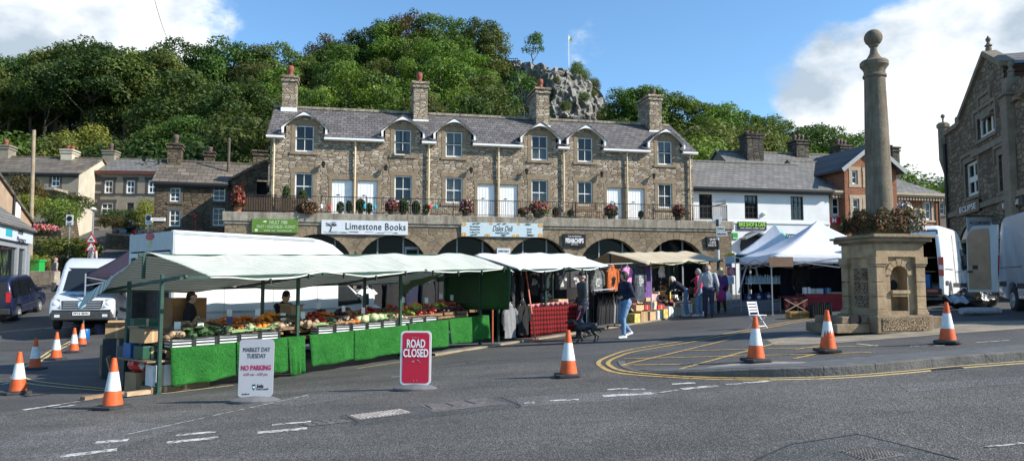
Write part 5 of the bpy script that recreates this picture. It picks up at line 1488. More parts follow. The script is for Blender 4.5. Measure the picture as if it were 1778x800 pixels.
# ------------------------------------------------------------------ market stalls
SA = Vector((-6.04, 12.8, 0)); SANG = math.atan2(6.5, 5.34)
SU = Vector((math.cos(SANG), math.sin(SANG), 0)); SV = Vector((-math.sin(SANG), math.cos(SANG), 0))
def sw(u, v, h=0.0):
 p = SA + SU*u + SV*v; return Vector((p.x, p.y, g(p.x, p.y) + h))
def zg(u, v): return sw(u, v).z
def u_at(px, v=0.0):
 r = (px - 889) / FP; q = SA + SV*v
 return (q.x - r*q.y) / (r*SU.y - SU.x)
GRN = mat('stall_green_paint',(.012,.05,.032),.5,.3,8)
def canvas(name,c1,c2,pitch=.095,duty=.42,axis=1,trans=.35):
 n = N(name); tc_ = n.n('ShaderNodeTexCoord'); sp = n.n('ShaderNodeSeparateXYZ'); n.l(tc_.outputs['Object'], sp.inputs[0])
 nz = n.noise(tc_.outputs['Object'], 1.2, 2)
 w = n.math('ADD', sp.outputs[axis], n.math('MULTIPLY', nz, .12))
 f = n.math('FRACT', n.math('DIVIDE', w, pitch)); k = n.math('LESS_THAN', f, duty)
 c = n.mix(k, c1, c2) if c2 else n.mix(.0, c1, c1)
 c = n.mix(.5,c,n.ramp(n.noise(tc_.outputs['Object'],2.2,5,.7),[(.3,(.8,.8,.78)),(.7,(1.08,1.08,1.08))]),'MULTIPLY')
 n.set(c, .75, 0, .2)
 n.bump(n.noise(tc_.outputs['Object'], 3.5, 4), .35, .05)
 if trans:
  tr = n.n('ShaderNodeBsdfTranslucent'); n.l(c, tr.inputs['Color']); ms = n.n('ShaderNodeMixShader'); ms.inputs[0].default_value = trans
  n.l(n.b.outputs[0], ms.inputs[1]); n.l(tr.outputs[0], ms.inputs[2]); n.l(ms.outputs[0], n.out.inputs['Surface'])
 return n.m
CANV = canvas('green_striped_canvas',(.80,.80,.75),(.40,.47,.38),.095,.36)
CANW = canvas('white_canvas', (.72,.74,.76), None, trans=.25)
CANT = canvas('tan_canvas',(.62,.54,.40),(.55,.47,.34),.3,.5,0,.3)
TARPG = mat('dark_green_tarp',(.008,.055,.012),.6,.25,1.5,bump=.5,bscale=3,dist=.05)
def frame_stall(name,label,u0,u1,bays,canm,vf=-.85,vr=.72,vb=2.3,hf=2.0,hr=2.45,hb=1.82,legs=True,over=.35,rails=True,seed=1,cname='canopy',u0b=None,u1b=None,metal=None):
 metal = metal or GRN
 t = thing(name, label, 'market stall', SA, SANG)
 r = random.Random(seed)
 us = [u0 + (u1-u0)*i/bays for i in range(bays+1)]
 for i, u in enumerate(us):
  for v in (0, 1.27):
   m = MB(); top = lerp(hf, hr, .55 if v == 0 else .6) - .14 if False else 2.03 - .06*v
   m.box2((u-.028,v-.028,zg(u,v)),(u+.028,v+.028,zg(u,v)+top)); m.box2((u-.06,v-.06,zg(u,v)-.005),(u+.06,v+.06,zg(u,v)+.02)); m.build('leg',metal,t)
  m = MB(); m.beam((u,vf,zg(u,vf)+hf-.03),(u,vb,zg(u,vb)+hb-.02),.05,.05); m.build('cross_beam',metal,t)
  m = MB(); m.box2((u-.025,vr-.025,zg(u,vr)+1.98),(u+.025,vr+.025,zg(u,vr)+hr-.02)); m.build('king_post',metal,t)
  if rails:
   for h in ((1.12, .55, .16) if i == 0 else (1.15,)):
    m = MB(); m.beam((u,0,zg(u,0)+h),(u,1.27,zg(u,1.27)+h),.04,.05); m.build('rail',metal,t)
 for v,h in ((vr,hr-.05),(vf+.05,hf-.06),(vb-.05,hb-.05)):
  m = MB(); m.beam((u0-.1,v,zg(u0,v)+h),(u1+.1,v,zg(u1,v)+h),.045,.045); m.build('long_pole',metal,t)
 ph = [r.uniform(0,6) for _ in range(6)]
 def can(s, q):
  u = lerp(u0-over, u1+over, s); v = lerp(vf, vb, q)
  if u0b is not None: u = lerp(u0+.42-q*u0b, u1+over, s)
  if v < vr: h = lerp(hf, hr, ((v-vf)/(vr-vf)))
  else: h = lerp(hr, hb, ((v-vr)/(vb-vr)))
  bay = (u1-u0)/bays
  sag = abs(math.sin(math.pi*(u-u0)/bay))
  edge = 1 - min(1, abs(v-vr)/.5)
  h -= (.035 + .05*(1-edge)) * sag
  h += .018*math.sin(u*3.1+ph[0]+v*2) + .012*math.sin(u*7.3+ph[1])*math.cos(v*5)
  if u < u0: h -= .16*(u0-u)
  if u > u1: h -= .3*(u-u1)
  if q < .02: h -= .03
  return (u, v, zg(u, v) + h)
 m = MB(); m.sheet(can, 96, 34)
 c = m.build(cname, canm, t, smooth=True, fix=False, solid=.006)
 for k in range(1, int((u1-u0)/.9)+1):
  u = u0 + k*.9; p = can((u-u0+over)/(u1-u0+2*over), 0)
  m = MB(); m.box((p[0],vf-.01,p[2]-.03),(.03,.04,.10)); m.build('canopy_tie',BLACK,t)
 return t, can
ST1,can1 = frame_stall('greengrocer_stall',"long greengrocer's market stall under a green and white striped canopy",0,8.22,3,CANV,u0b=.78)
def s1part(m,name,mt,**k): return m.build(name,mt,ST1,**k)
m = MB()
def flap(s, q):
 p = can1(0.0, lerp(.62, 1.0, s)); d = .30*q*(.4+.6*s)
 return (p[0]-.10*q-.05*math.sin(s*9)*q, p[1]+.03*math.sin(s*14)*q, p[2]-d)
m.sheet(flap,24,6); s1part(m,'end_flap',CANV,smooth=True,fix=False,solid=.006)
CANY = canvas('yellow_striped_canvas',(.68,.66,.50),(.16,.24,.14),.13,.45,0)
m = MB()
m.sheet(lambda s,q: (lerp(u_at(690,1.9),u_at(768,.3),s),lerp(1.9,.3,s)+.03*math.sin(s*20),zg(6.5,1)+lerp(1.72,1.98,s)-lerp(.34,.03,s)*q*(1+.15*math.sin(s*11))),30,4)
s1part(m, 'lining_flap', CANY, smooth=True, fix=False, solid=.006)
m = MB()
m.sheet(lambda s,q: (8.24+.04*math.sin(s*9+q*2)+.03*q,lerp(-.95,1.3,s),zg(8.24,lerp(-.95,1.3,s)) + lerp(lerp(.92,.98,s),2.0,q)),26,10); s1part(m,'end_sheet',TARPG,smooth=True,fix=False,solid=.005)
m = MB()
for a,b in ((.1,2.66),(2.84,5.42),(5.56,8.15)):
 for (v0,h0,v1,h1) in ((.02,.72,.36,.74),(.36,.84,.72,.90),(.72,.98,1.22,1.06)):
  zz = [zg(a,v0)+h0,zg(b,v0)+h0,zg(b,v1)+h1,zg(a,v1)+h1]
  pts = [(a,v0,zz[0]),(b,v0,zz[1]),(b,v1,zz[2]),(a,v1,zz[3])]
  m.add(pts + [(p[0],p[1],p[2]-.04) for p in pts],[[0,1,2,3],[4,7,6,5],[0,4,5,1],[1,5,6,2],[2,6,7,3],[3,7,4,0]])
s1part(m, 'table_top', WOOD)
n = N('artificial_grass'); v = n.coord(); f = n.noise(v,55,3,.7); f2 = n.noise(v,3,4,.6)
c = n.mix(.6,n.ramp(f,[(.25,(.005,.05,.010)),(.55,(.022,.16,.026)),(.8,(.06,.30,.055))]),n.ramp(f2,[(.3,(.6,.62,.6)),(.7,(1.35,1.22,1.1))]),'MULTIPLY')
n.set(c,.85,0,.2); n.bump(n.math('ADD',f,n.math('MULTIPLY',f2,3.0)),1.0,.03); TURF = n.m
def turf(a,b,h0,h1,label,seed,skew=0,wave=.034,tri=False):
 r = random.Random(seed); p1, p2 = r.uniform(0,6), r.uniform(0,6)
 m = MB()
 def f(s, q):
  u = lerp(a, b, s); hh0 = h0 + (skew*s if not tri else 0) + .012*math.sin(s*7+p1)
  if q < .12:
   k = q/.12; return (u,lerp(.16,-.055,k),zg(u,0)+lerp(h1-.005,h1,k))
  k = (q-.12)/.88
  return (u + (tri*k*(s-.0) if tri else 0)*.1, -.06 - wave*(k)*(1.2+math.sin(s*9*(b-a)+p1)+.6*math.sin(s*17+p2)) - .02*k, zg(u,0)+lerp(h1, hh0, k))
 m.sheet(f, max(10, int((b-a)*16)), 16)
 o = m.build('grass_cloth', TURF, None, smooth=True, fix=False, solid=.012)
 o.location = SA; o.rotation_euler = (0,0,SANG)
 return tag(o, label, 'cloth', 'artificial grass cloths on the greengrocer stall')
HT = .755
turf(u_at(299),u_at(410),.10,HT,'bright green artificial grass cloth at the left end of the vegetable stall',1,.05)
turf(u_at(412),u_at(499),.09,HT,'green artificial grass cloth behind the grey market day sign',2,.03)
turf(u_at(500),u_at(529),.02,HT,'narrow draped green artificial grass cloth flap beside the dark gap',3,.0,.05)
turf(u_at(537),u_at(613),.13,HT,'green artificial grass cloth just right of the dark gap',4,.02)
turf(u_at(614),u_at(706),.13,HT,'wide green artificial grass cloth left of the red road closed sign',5,.02)
turf(u_at(707),u_at(776),.14,HT+.02,'green artificial grass cloth right of the red road closed sign',6,.02)
turf(u_at(777),u_at(846),.18,HT+.03,'green artificial grass cloth at the right end of the vegetable stall with a diagonal shadow',7,.0,.03)
def place(o, u, v, h, rz=0):
 p = sw(u, v, h); o.location = p; o.rotation_euler = (0, 0, SANG + rz); return o
def make_crate():
 t = thing('slatted_crate', '-', 'crate', group='slatted crates on the stall front')
 W2, D2, H2 = .205, .14, .155
 m = MB(); m.box2((-W2+.012,-D2+.012,.01),(W2-.012,D2-.012,H2-.02)); m.build('white_liner',mat('paper_white',(.68,.68,.66),.7,.1),t)
 m = MB()
 for z in (.0,.052,.104):
  for y in (-D2,D2): m.box2((-W2,y-.006,z),(W2,y+.006,z+.02))
  for x in (-W2,W2): m.box2((x-.006,-D2,z),(x+.006,D2,z+.02))
 m.box2((-W2-.008,-D2-.012,.146),(W2+.008,-D2+.008,.166)); m.box2((-W2-.008,D2-.008,.146),(W2+.008,D2+.012,.166))
 for x in (-W2,-W2*.93,W2*.93,W2): m.box2((x-.011,-D2-.008,0),(x+.011,-D2+.004,.155))
 m.build('black_slats',mat('black_plastic',(.016,.016,.017),.45,.2),t)
 return t
cr = None; spots = []
u = u_at(303)+.2
while u < u_at(760):
 if not (u_at(500) < u < u_at(541)): spots.append(u)
 u += .435
ORD = ['leftmost','second','third','fourth','fifth','sixth','seventh','eighth','ninth','tenth','eleventh','twelfth','thirteenth','fourteenth','fifteenth','sixteenth','seventeenth','eighteenth','nineteenth','twentieth']
for i, u in enumerate(spots):
 lb = f'black slatted crate with white liner, {ORD[min(i,19)]} from the left in the stall front row'
 if cr is None: cr = make_crate(); cr['label'] = lb; c = cr
 else: c = dup(cr, label=lb)
 place(c, u, .15, .745, rnd.uniform(-.03,.03))
def lump(name,r,col,squash=1.0,n_=8,rough=.5,nz=.12,seed=1,sub=6):
 q = random.Random(seed); m = MB(); m.ball((0,0,0),(r,r,r*squash),n_,sub)
 m.v = [tuple(Vector(p)*(1+q.uniform(-nz,nz))) for p in m.v]
 o = m.build(name,mat('skin_'+name,col,rough,.25,20),None,smooth=True); return o
def carrot():
 m = MB(); m.lathe([(.004,-.10),(.014,-.05),(.022,.02),(.024,.055),(.012,.07)],(0,0,0),7,T=Matrix.Rotation(R(90),4,'Y')); return m.build('carrot',mat('skin_carrot',(.62,.16,.02),.5,.2,20),None,smooth=True)
def leafy(name, r, c1, seed, n_=16):
 q = random.Random(seed); m = MB(); m.ball((0,0,0),(r*.8,r*.8,r*.7),9,6)
 for k in range(n_):
  a = q.uniform(0,6.28); e = q.uniform(-.2,.9); L2 = r*q.uniform(.9,1.35)
  d = Vector((math.cos(a)*math.cos(e), math.sin(a)*math.cos(e), math.sin(e))); s = d.cross(Vector((0,0,1))).normalized(); up_ = s.cross(d)
  m.add([d*r*.3-s*r*.2,d*r*.3+s*r*.2,d*L2*.8+s*r*.55+up_*r*.15,d*L2+up_*-.01,d*L2*.8-s*r*.55+up_*r*.15],[[0,1,2,3,4]])
 return m.build(name,mat('leaves_'+name,c1,.55,.35,14),None,smooth=False,fix=False)
PROTO = {
'potato': (lump('potato',.045,(.26,.17,.09),.75),'brown potato heaped on the vegetable stall','potatoes on the stall'),
'onion': (lump('onion',.043,(.36,.17,.06),.85),'brown-skinned onion heaped on the vegetable stall','onions on the stall'),
'orange': (lump('orange',.05,(.75,.24,.02),.95,nz=.03),'bright orange satsuma piled on the stall','oranges on the stall'),
'tomato': (lump('tomato',.042,(.42,.03,.015),.85,nz=.04,rough=.25),'red tomato in a tray on the stall','tomatoes on the stall'),
'red_apple': (lump('red_apple',.045,(.40,.045,.03),.9,nz=.04,rough=.3),'red apple in a tray toward the right of the stall','red apples on the stall'),
'green_apple': (lump('green_apple',.045,(.30,.38,.06),.9,nz=.04,rough=.3),'green apple in a tray toward the right of the stall','green apples on the stall'),
'mushroom': (lump('mushroom',.035,(.45,.38,.30),.7,nz=.06),'pale mushroom in a tray on the stall','mushrooms on the stall'),
'beetroot': (lump('beetroot',.05,(.05,.015,.025),.9),'dark beetroot in a tray on the stall','beetroots on the stall'),
'swede': (lump('swede',.075,(.34,.24,.15),.85),'large pale swede root on the front of the stall','swedes on the stall'),
'carrot': (carrot(), 'orange carrot piled on the stall', 'carrots on the stall'),
'cabbage': (leafy('cabbage',.12,(.05,.10,.035),5),'dark green leafy cabbage on the stall front','cabbages on the stall'),
'broccoli': (leafy('broccoli',.085,(.018,.045,.022),6,10),'dark green broccoli head on the stall front','broccoli on the stall'),
'white_cabbage': (lump('white_cabbage',.105,(.42,.50,.26),.85,10,nz=.04),'pale round white cabbage on the stall front','white cabbages on the stall'),
'cauliflower': (leafy('cauliflower',.10,(.32,.37,.20),8,12),'creamy cauliflower with pale leaves on the stall front','cauliflowers on the stall'),
'leek': (None, '', ''),
}
def leek():
 m = MB(); m.path([(-.2,0,0),(-.05,0,.01),(.1,0,.01)],[.018,.018,.017],7); m.add([(.1,-.017,.01),(.1,.017,.01),(.28,.05,.03),(.3,0,.0),(.27,-.06,.03)],[[0,1,2,3,4]]); return m.build('leek',mat('leek_green',(.22,.32,.14),.5,.4,8),None,smooth=True)
PROTO['leek'] = (leek(), 'green and white leek lying on the stall front', 'leeks on the stall')
used_p = set()
def put(kind,u,v,h,rz=None,s=1.0,tilt=0):
 o, lb, gr = PROTO[kind]
 if kind in used_p: o = o.copy(); COL.objects.link(o)
 used_p.add(kind)
 tag(o, lb, kind.replace('_', ' '), gr)
 o.location = sw(u,v,h); o.rotation_euler = (tilt,0,rnd.uniform(0,6.28) if rz is None else rz); o.scale = (s,)*3
def heap(kind,u,v,h,w=.36,d=.28,n_=18,layers=2):
 for k in range(n_):
  a = rnd.uniform(-.5,.5); b = rnd.uniform(-.5,.5)
  put(kind,u+a*w,v+b*d,h + .02 + (.06*layers)*max(0,1-(a*a+b*b)*3.2)*rnd.uniform(.5,1),s=rnd.uniform(.88,1.15),tilt=rnd.uniform(-.4,.4))
def make_tray(nm='fruit_tray', m_=None):
 t = None; m = MB()
 m.box2((-.2,-.15,0),(.2,.15,.012)); m.box2((-.2,-.15,0),(-.19,.15,.09)); m.box2((.19,-.15,0),(.2,.15,.09)); m.box2((-.19,-.15,0),(.19,-.14,.075)); m.box2((-.19,.14,0),(.19,.15,.09))
 return m.build(nm,m_ or mat('tray_board',(.20,.12,.065),.85,.25,6),None)
TRAY = make_tray(); tray_n = 0
rows_v = [(.54, .87), (.86, 1.005), (1.08, 1.05)]
front_plan = [(308,'potato'),(322,'swede'),(338,'cabbage'),(352,'cabbage'),(366,'cabbage'),(380,'broccoli'),(394,'broccoli'),(408,'cauliflower'),(422,'leek'),(436,'leek'),(450,'cauliflower'),(464,'leek'),(480,'cauliflower'),(495,'swede'),
(545,'swede'),(552,'swede'),(565,'leek'),(580,'broccoli'),(598,'potato'),(612,'onion'),(626,'carrot'),(637,'white_cabbage'),(648,'white_cabbage'),(660,'white_cabbage'),(672,'leek'),(686,'cauliflower'),(704,'mushroom')]
for px, k in front_plan:
 u = u_at(px)
 if k in ('cabbage', 'broccoli', 'white_cabbage', 'cauliflower', 'swede'):
  for j in range(3 if k != 'swede' else 4): put(k,u+rnd.uniform(-.1,.1),.07+.1*j*(3/4)+rnd.uniform(-.02,.02),.95+rnd.uniform(-.01,.05),s=rnd.uniform(.85,1.1),tilt=rnd.uniform(-.3,.3))
 elif k == 'leek':
  for j in range(6): put(k,u+rnd.uniform(-.03,.03),.03+.045*j,.93+rnd.uniform(0,.03),rz=SANG+rnd.uniform(-.25,.25)+math.pi*(j%2)*0)
 else: heap(k,u,.14,.90,.2,.24,10,1)
back_plan = [[(325,'potato'),(345,'onion'),(365,'carrot'),(388,'beetroot'),(412,'carrot'),(437,'onion'),(458,'orange'),(478,'orange'),(500,'mushroom'),(540,'tomato'),(560,'tomato'),(582,'beetroot'),(602,'mushroom'),(622,'tomato'),(645,'tomato'),(668,'green_apple'),(690,'onion'),(712,'green_apple'),(732,'red_apple'),(752,'red_apple'),(774,'beetroot'),(796,'beetroot'),(818,'potato')],
[(322,'potato'),(345,'potato'),(368,'onion'),(392,'carrot'),(415,'carrot'),(440,'carrot'),(462,'orange'),(484,'orange'),(508,'potato'),(545,'tomato'),(566,'carrot'),(588,'beetroot'),(610,'onion'),(632,'tomato'),(655,'tomato'),(678,'tomato'),(700,'orange'),(722,'green_apple'),(742,'red_apple'),(762,'green_apple'),(784,'red_apple'),(806,'mushroom')],
[(350,'potato'),(398,'carrot'),(424,'carrot'),(470,'orange'),(555,'beetroot'),(600,'beetroot'),(640,'tomato'),(680,'tomato'),(720,'orange'),(765,'red_apple')]]
for ri, row_ in enumerate(back_plan):
 v, h = rows_v[ri]
 for px, k in row_:
  u = u_at(px, v)
  tr_ = TRAY if tray_n == 0 else TRAY.copy()
  if tray_n: COL.objects.link(tr_)
  tray_n += 1
  tag(tr_, f'shallow brown tray of {k.replace("_"," ")}{"es" if k.endswith("o") else "s"} in the {("middle","upper","back")[ri]} row of the vegetable stall', 'tray', 'produce trays on the stall')
  place(tr_, u, v, h, rnd.uniform(-.05,.05))
  heap(k,u,v,h+.05,.34,.26,13 if k != 'carrot' else 16,2)
cn = 0
for px,v,h,c in ((312,.5,1.05,1),(352,.2,1.02,1),(402,.45,1.08,0),(401,1.1,1.22,1),(450,.9,1.2,1),(494,.6,1.08,1),(528,.6,1.08,1),(555,1.15,1.25,1),(598,.8,1.15,1),(632,.5,1.08,1),(700,1.1,1.25,1),(741,.9,1.2,1),(766,1.15,1.28,1),(785,1.0,1.22,1),(800,.9,1.2,1),(818,.6,1.1,1)):
 u = u_at(px,v); m = MB(); m.box2((-.055,-.003,0),(.055,.003,.14)); m.box2((-.004,-.003,-.12),(.004,.003,0)); o = m.build('price_card',[MATS['paper_white'] if c else mat('navy_card',(.02,.03,.10),.5,.1)],None)
 place(o,u,v,h,rnd.uniform(-.25,.25)); tag(o,f'small {"white" if c else "navy"} price card, {ORD[cn]} from the left on the vegetable stall','price card','price cards on the vegetable stall'); cn += 1
def cbox(name,label,loc,sz,rz=0,m_=None,cat='box',flap=False,group=None,band=None):
 t = MB(); t.box2((-sz[0]/2,-sz[1]/2,0),(sz[0]/2,sz[1]/2,sz[2]))
 if flap:
  t.add([(-sz[0]/2,-sz[1]/2,sz[2]),(sz[0]/2,-sz[1]/2,sz[2]),(sz[0]/2,-sz[1]*.75,sz[2]*1.12),(-sz[0]/2,-sz[1]*.75,sz[2]*1.12)],[[0,1,2,3]]); t.add([(-sz[0]/2,sz[1]/2,sz[2]),(sz[0]/2,sz[1]/2,sz[2]),(sz[0]/2,sz[1]*.7,sz[2]*1.2),(-sz[0]/2,sz[1]*.7,sz[2]*1.2)],[[0,1,2,3]])
 t.box2((-.025,-sz[1]/2-.002,sz[2]*.02),(.025,sz[1]/2+.002,sz[2]+.002),1)
 o = t.build(name,[m_ or CARD,mat('parcel_tape',(.42,.33,.2),.5,.1)],None,bev=.006)
 o.location = loc; o.rotation_euler = (0,0,rz); return tag(o, label, cat, group)
cbox('wooden_bin','tall brown wooden bin with orange top behind the vegetable stall',sw(u_at(322,2.1),2.1,0),(.72,.5,1.62),SANG,mat('orange_brown_board',(.30,.14,.055),.8,.2,4),'bin')
cbox('green_crate','dark green plastic crate stack behind the left end of the vegetable stall',sw(u_at(252,1.7),1.7,.75),(.5,.4,.5),SANG,mat('green_plastic',(.01,.07,.035),.45,.2),'crate')
cbox('folding_bench','low grey trestle bench under the green crates',sw(u_at(252,1.75),1.75,0),(.7,.5,.74),SANG,mat('grey_board',(.08,.08,.085),.8,.3),'bench')
cbox('grey_bin','dark grey plastic bin beside the silver van',sw(u_at(210,3.6),3.6,0),(.55,.55,.8),.5,mat('dark_grey_plastic',(.035,.04,.055),.5,.2),'bin')
cbox('cardboard_box','sunlit cardboard box standing on the dark grey bin',sw(u_at(209,3.6),3.6,.81),(.42,.4,.3),.4,None,flap=True)
cbox('cardboard_box','tall cardboard box between the silver van and the grey bin',sw(u_at(196,4.2),4.2,0),(.3,.3,.65),.3)
cbox('cardboard_box','open cardboard box on the rail at the left end of the stall',sw(.0,.55,.86),(.34,.4,.24),SANG+.2,None,flap=True)
cbox('blue_crate','bright blue plastic crate on the lower shelf at the stall end',sw(.05,1.0,.58),(.34,.3,.26),SANG,mat('blue_plastic',(.01,.10,.30),.4,.1),'crate')
cbox('stall_shelf','dark shelf board across the left end of the stall',sw(.05,.65,.545),(.5,1.25,.03),SANG,WOOD,'shelf')
cbox('green_tub','dark green tub of greens on the lower shelf at the stall end',sw(.05,.55,.58),(.34,.36,.22),SANG,MATS['green_plastic'],'tub')
cbox('brown_carton','brown carton on the ground inside the stall end frame',sw(.05,.75,0),(.42,.36,.34),SANG+.1)
cbox('white_carton','white printed wine carton at the foot of the stall front leg',sw(.12,.25,.12),(.34,.34,.36),SANG-.1,MATS['paper_white'])
cbox('flat_crate','brown slatted wooden crate lying under the white carton',sw(.15,.3,0),(.5,.5,.115),SANG,WOOD,'crate')
cbox('wooden_crate','brown slatted wooden crate under the leftmost grass cloth',sw(u_at(335),.35,0),(.9,.5,.26),SANG,WOOD,'crate')
o = cbox('cardboard_sheet','flattened cardboard sheet leaning against the stall end',sw(-.12,1.35,0),(.5,.02,.62),SANG+R(70)); o.rotation_euler = (R(-14),0,SANG+R(60))
m = MB(); m.ball((0,0,.12),(.3,.22,.15),14,8); rr = random.Random(5); m.v = [tuple(Vector(p)*(1+rr.uniform(-.12,.12))) for p in m.v]
n = N('red_white_sack'); c = n.ramp(n.noise(n.coord(),5,2),[(.42,(.5,.03,.03)),(.5,(.6,.05,.04)),(.53,(.65,.63,.6))]); n.set(c,.4,0,.4)
tag(place(m.build('produce_sack',n.m,None,smooth=True),.1,.72,.345),'red and white plastic sack slumped on a brown carton at the stall end','sack')
m = MB(); m.beam((-.25,0,.05),(.35,0,.05),.1,.07); tag(place(m.build('timber_offcut',PALEWOOD,None),-.25,.1,0,.05),'pale timber offcut on the ground by the stall front leg','timber')
m = MB(); m.beam((-.5,0,.03),(.35,0,.03),.12,.05); tag(place(m.build('timber_offcut',WOOD,None),-.55,.55,0,.25),'brown timber length on the ground at the stall end','timber')
# ---- clothes and plaid-table stall
ST2,can2 = frame_stall('clothes_stall','white-canopied market stall hung with dark clothes and framed posters',8.95,13.1,2,CANW,seed=4,rails=False,over=.15,hf=1.95)
PLAID = N('red_plaid'); tcx = PLAID.n('ShaderNodeTexCoord'); spx = PLAID.n('ShaderNodeSeparateXYZ'); PLAID.l(tcx.outputs['Object'], spx.inputs[0])
def st_(o_,p_,d_): return PLAID.math('LESS_THAN',PLAID.math('FRACT',PLAID.math('DIVIDE',o_,p_)),d_)
kk = PLAID.math('MULTIPLY',PLAID.math('ADD',st_(spx.outputs[0],.13,.4),st_(spx.outputs[2],.13,.4)),.5)
PLAID.set(PLAID.ramp(kk,[(0,(.20,.015,.015)),(.5,(.07,.008,.01)),(1,(.012,.006,.008))]),.9,0,.1); PLAID = PLAID.m
def cloth_table(name,label,a,b,v0,v1,h,m_,drop=.06):
 t = thing(name, label, 'table', SA, SANG)
 m = MB(); m.add([(a,v0,zg(a,v0)+h),(b,v0,zg(b,v0)+h),(b,v1,zg(b,v1)+h),(a,v1,zg(a,v1)+h)],[[0,1,2,3]]); m.build('table_top',m_,t,solid=.03)
 m = MB()
 m.sheet(lambda s,q: (lerp(a,b,s),v0-.03-.03*q*(1+math.sin(s*22)),zg(lerp(a,b,s),v0)+lerp(h+.01,drop,q)),40,6)
 m.sheet(lambda s,q: (a-.02-.02*q*math.sin(s*12),lerp(v0,v1,s),zg(a,v0)+lerp(h+.01,drop,q)),16,6); m.sheet(lambda s,q: (b+.02+.02*q*math.sin(s*12),lerp(v0,v1,s),zg(b,v0)+lerp(h+.01,drop,q)),16,6)
 m.build('cloth', m_, t, smooth=True, fix=False, solid=.008)
 return t
cloth_table('plaid_table','table draped in dark red plaid cloth under the white canopy',u_at(915),u_at(1000),-.05,.8,.84,PLAID)
PINKS = [mat('goods_pink',(.55,.2,.25),.7,.2),mat('goods_cream',(.55,.45,.35),.7,.2),mat('goods_red',(.35,.04,.04),.7,.2),mat('goods_dark',(.05,.04,.05),.7,.2)]
for k in range(26):
 u = lerp(u_at(918),u_at(992),(k+.5)/26); m = MB(); m.lathe([(.05,0),(.07,.02),(.075,.05),(.04,.085),(.01,.09)],(0,0,0),8)
 o = m.build('woollen_hat',PINKS[k % 3],None,smooth=True); place(o,u,.12+.16*(k%3),.86); tag(o,f'small {("pink","cream","red")[k%3]} woollen hat laid out on the plaid table','hat','woollen hats on the plaid table')
cbox('display_box','pale open card box at the right end of the plaid table',sw(u_at(985),.35,.86),(.5,.4,.16),SANG,PALEWOOD)
def garment(name,label,u,v,ht,wd,ln,m_,cat='garment',sleeves=True,rz=0,printm=None,group=None,hood=False,slv=.72):
 """clothes on a hanger: local x across, z down from the hook"""
 t = thing(name,label,cat,sw(u,v,ht),SANG + rz,group)
 m = MB(); w = wd/2
 def f(s, q):
  x = (s*2-1)
  half = lerp(w*.62, w*1.02, min(1, q*3.5)) * (1 + .05*math.sin(q*6))
  z = -.05 - q*ln - (abs(x)**1.6)*.07*(1-q)
  return x*half, z
 nu, nv = 12, 10
 fr = [(f(i/nu,j/nv)) for j in range(nv+1) for i in range(nu+1)]
 th = .05
 vs_ = [(x,-th*math.sqrt(max(0,1-(2*(k%(nu+1))/nu-1)**2))-.006+.012*math.sin(x*40+z*6),z) for k,(x,z) in enumerate(fr)] + [(x,th*math.sqrt(max(0,1-(2*(k%(nu+1))/nu-1)**2))+.006,z) for k,(x,z) in enumerate(fr)]
 o_ = (nu+1)*(nv+1); fs = []
 for j in range(nv):
  for i in range(nu):
   a = j*(nu+1)+i; fs += [[a,a+1,a+nu+2,a+nu+1],[o_+a,o_+a+nu+1,o_+a+nu+2,o_+a+1]]
 for j in range(nv):
  a = j*(nu+1); fs += [[a,a+nu+1,o_+a+nu+1,o_+a]]; a += nu; fs += [[a,o_+a,o_+a+nu+1,a+nu+1]]
 m.add(vs_, fs)
 m.build('body', m_, t, smooth=True)
 if sleeves:
  for sg in (-1, 1):
   m = MB(); m.path([(sg*w*.62,0,-.10),(sg*w*1.02,0,-.2),(sg*w*1.16,0,-.1-ln*slv*.6),(sg*w*1.12,0,-.1-ln*slv)],[.055,.07,.062,.045],8); m.build('sleeve',m_,t,smooth=True)
 if hood: m = MB(); m.ball((0,.03,-.03),(.12,.09,.09),10,6); m.build('hood',m_,t,smooth=True)
 if printm:
  m = MB(); rr = random.Random(int(u*77));
  for k in range(9): m.add([(rr.uniform(-.3,.3)*wd,-th-.016,-ln*rr.uniform(.3,.65)) for _ in range(4)],[[0,1,2,3]])
  m.build('chest_print', printm, t, fix=False)
 m = MB(); m.path([(-w*.6,0,-.09),(-.02,0,-.025),(0,0,0),(0,0,.05),(.03,0,.08),(.03,0,.05)],.006,5); m.path([(0,0,0),(w*.6,0,-.09)],.006,5); m.build('hanger',WHITE,t)
 return t
CBLK = mat('black_cloth',(.012,.012,.013),.9,.3,9); CGRY = mat('grey_jersey',(.20,.20,.205),.9,.12,9); CCHR = mat('charcoal_cloth',(.035,.035,.038),.9,.2)
CORG = mat('orange_print_cloth',(.42,.10,.02),.85,.5,16); CPNK = mat('pink_cloth',(.62,.22,.42),.85,.1); CDNM = mat('acid_denim',(.05,.06,.075),.9,.5,9); CPUR = mat('purple_cloth',(.13,.06,.22),.85,.2); CPAT = mat('speckled_cloth',(.10,.10,.10),.9,.95,26)
PRN = mat('faded_print',(.40,.42,.42),.8,.4,30)
garment('hoodie','plain grey hooded top hanging low between the two stalls',u_at(878),-.15,1.0,.46,.82,CGRY,'hoodie',hood=True)
garment('hoodie','black hooded top with white sleeve stripes hanging beside the grey one',u_at(903),-.1,1.05,.46,.85,CBLK,'hoodie',hood=True)
for i,(px,w_,l_,ht) in enumerate(((862,.45,.8,1.82),(876,.46,.85,1.86),(890,.48,.9,1.86),(905,.44,.85,1.84))):
 garment('jacket',f'black jacket hanging under the white canopy edge, {ORD[i]} from the left' if i else 'black printed jacket hanging beside the dark green end sheet',u_at(px,.05),.05,ht,w_,l_,(CBLK,CBLK,CCHR,CBLK)[i],'jacket',printm=PRN if i in (0,2) else None,rz=.6,group='black jackets under the white canopy')
garment('t_shirt','plain white T-shirt hanging in the dark behind the striped lining',6.9,2.9,1.72,.5,.55,WHITE,'t-shirt',slv=.3)
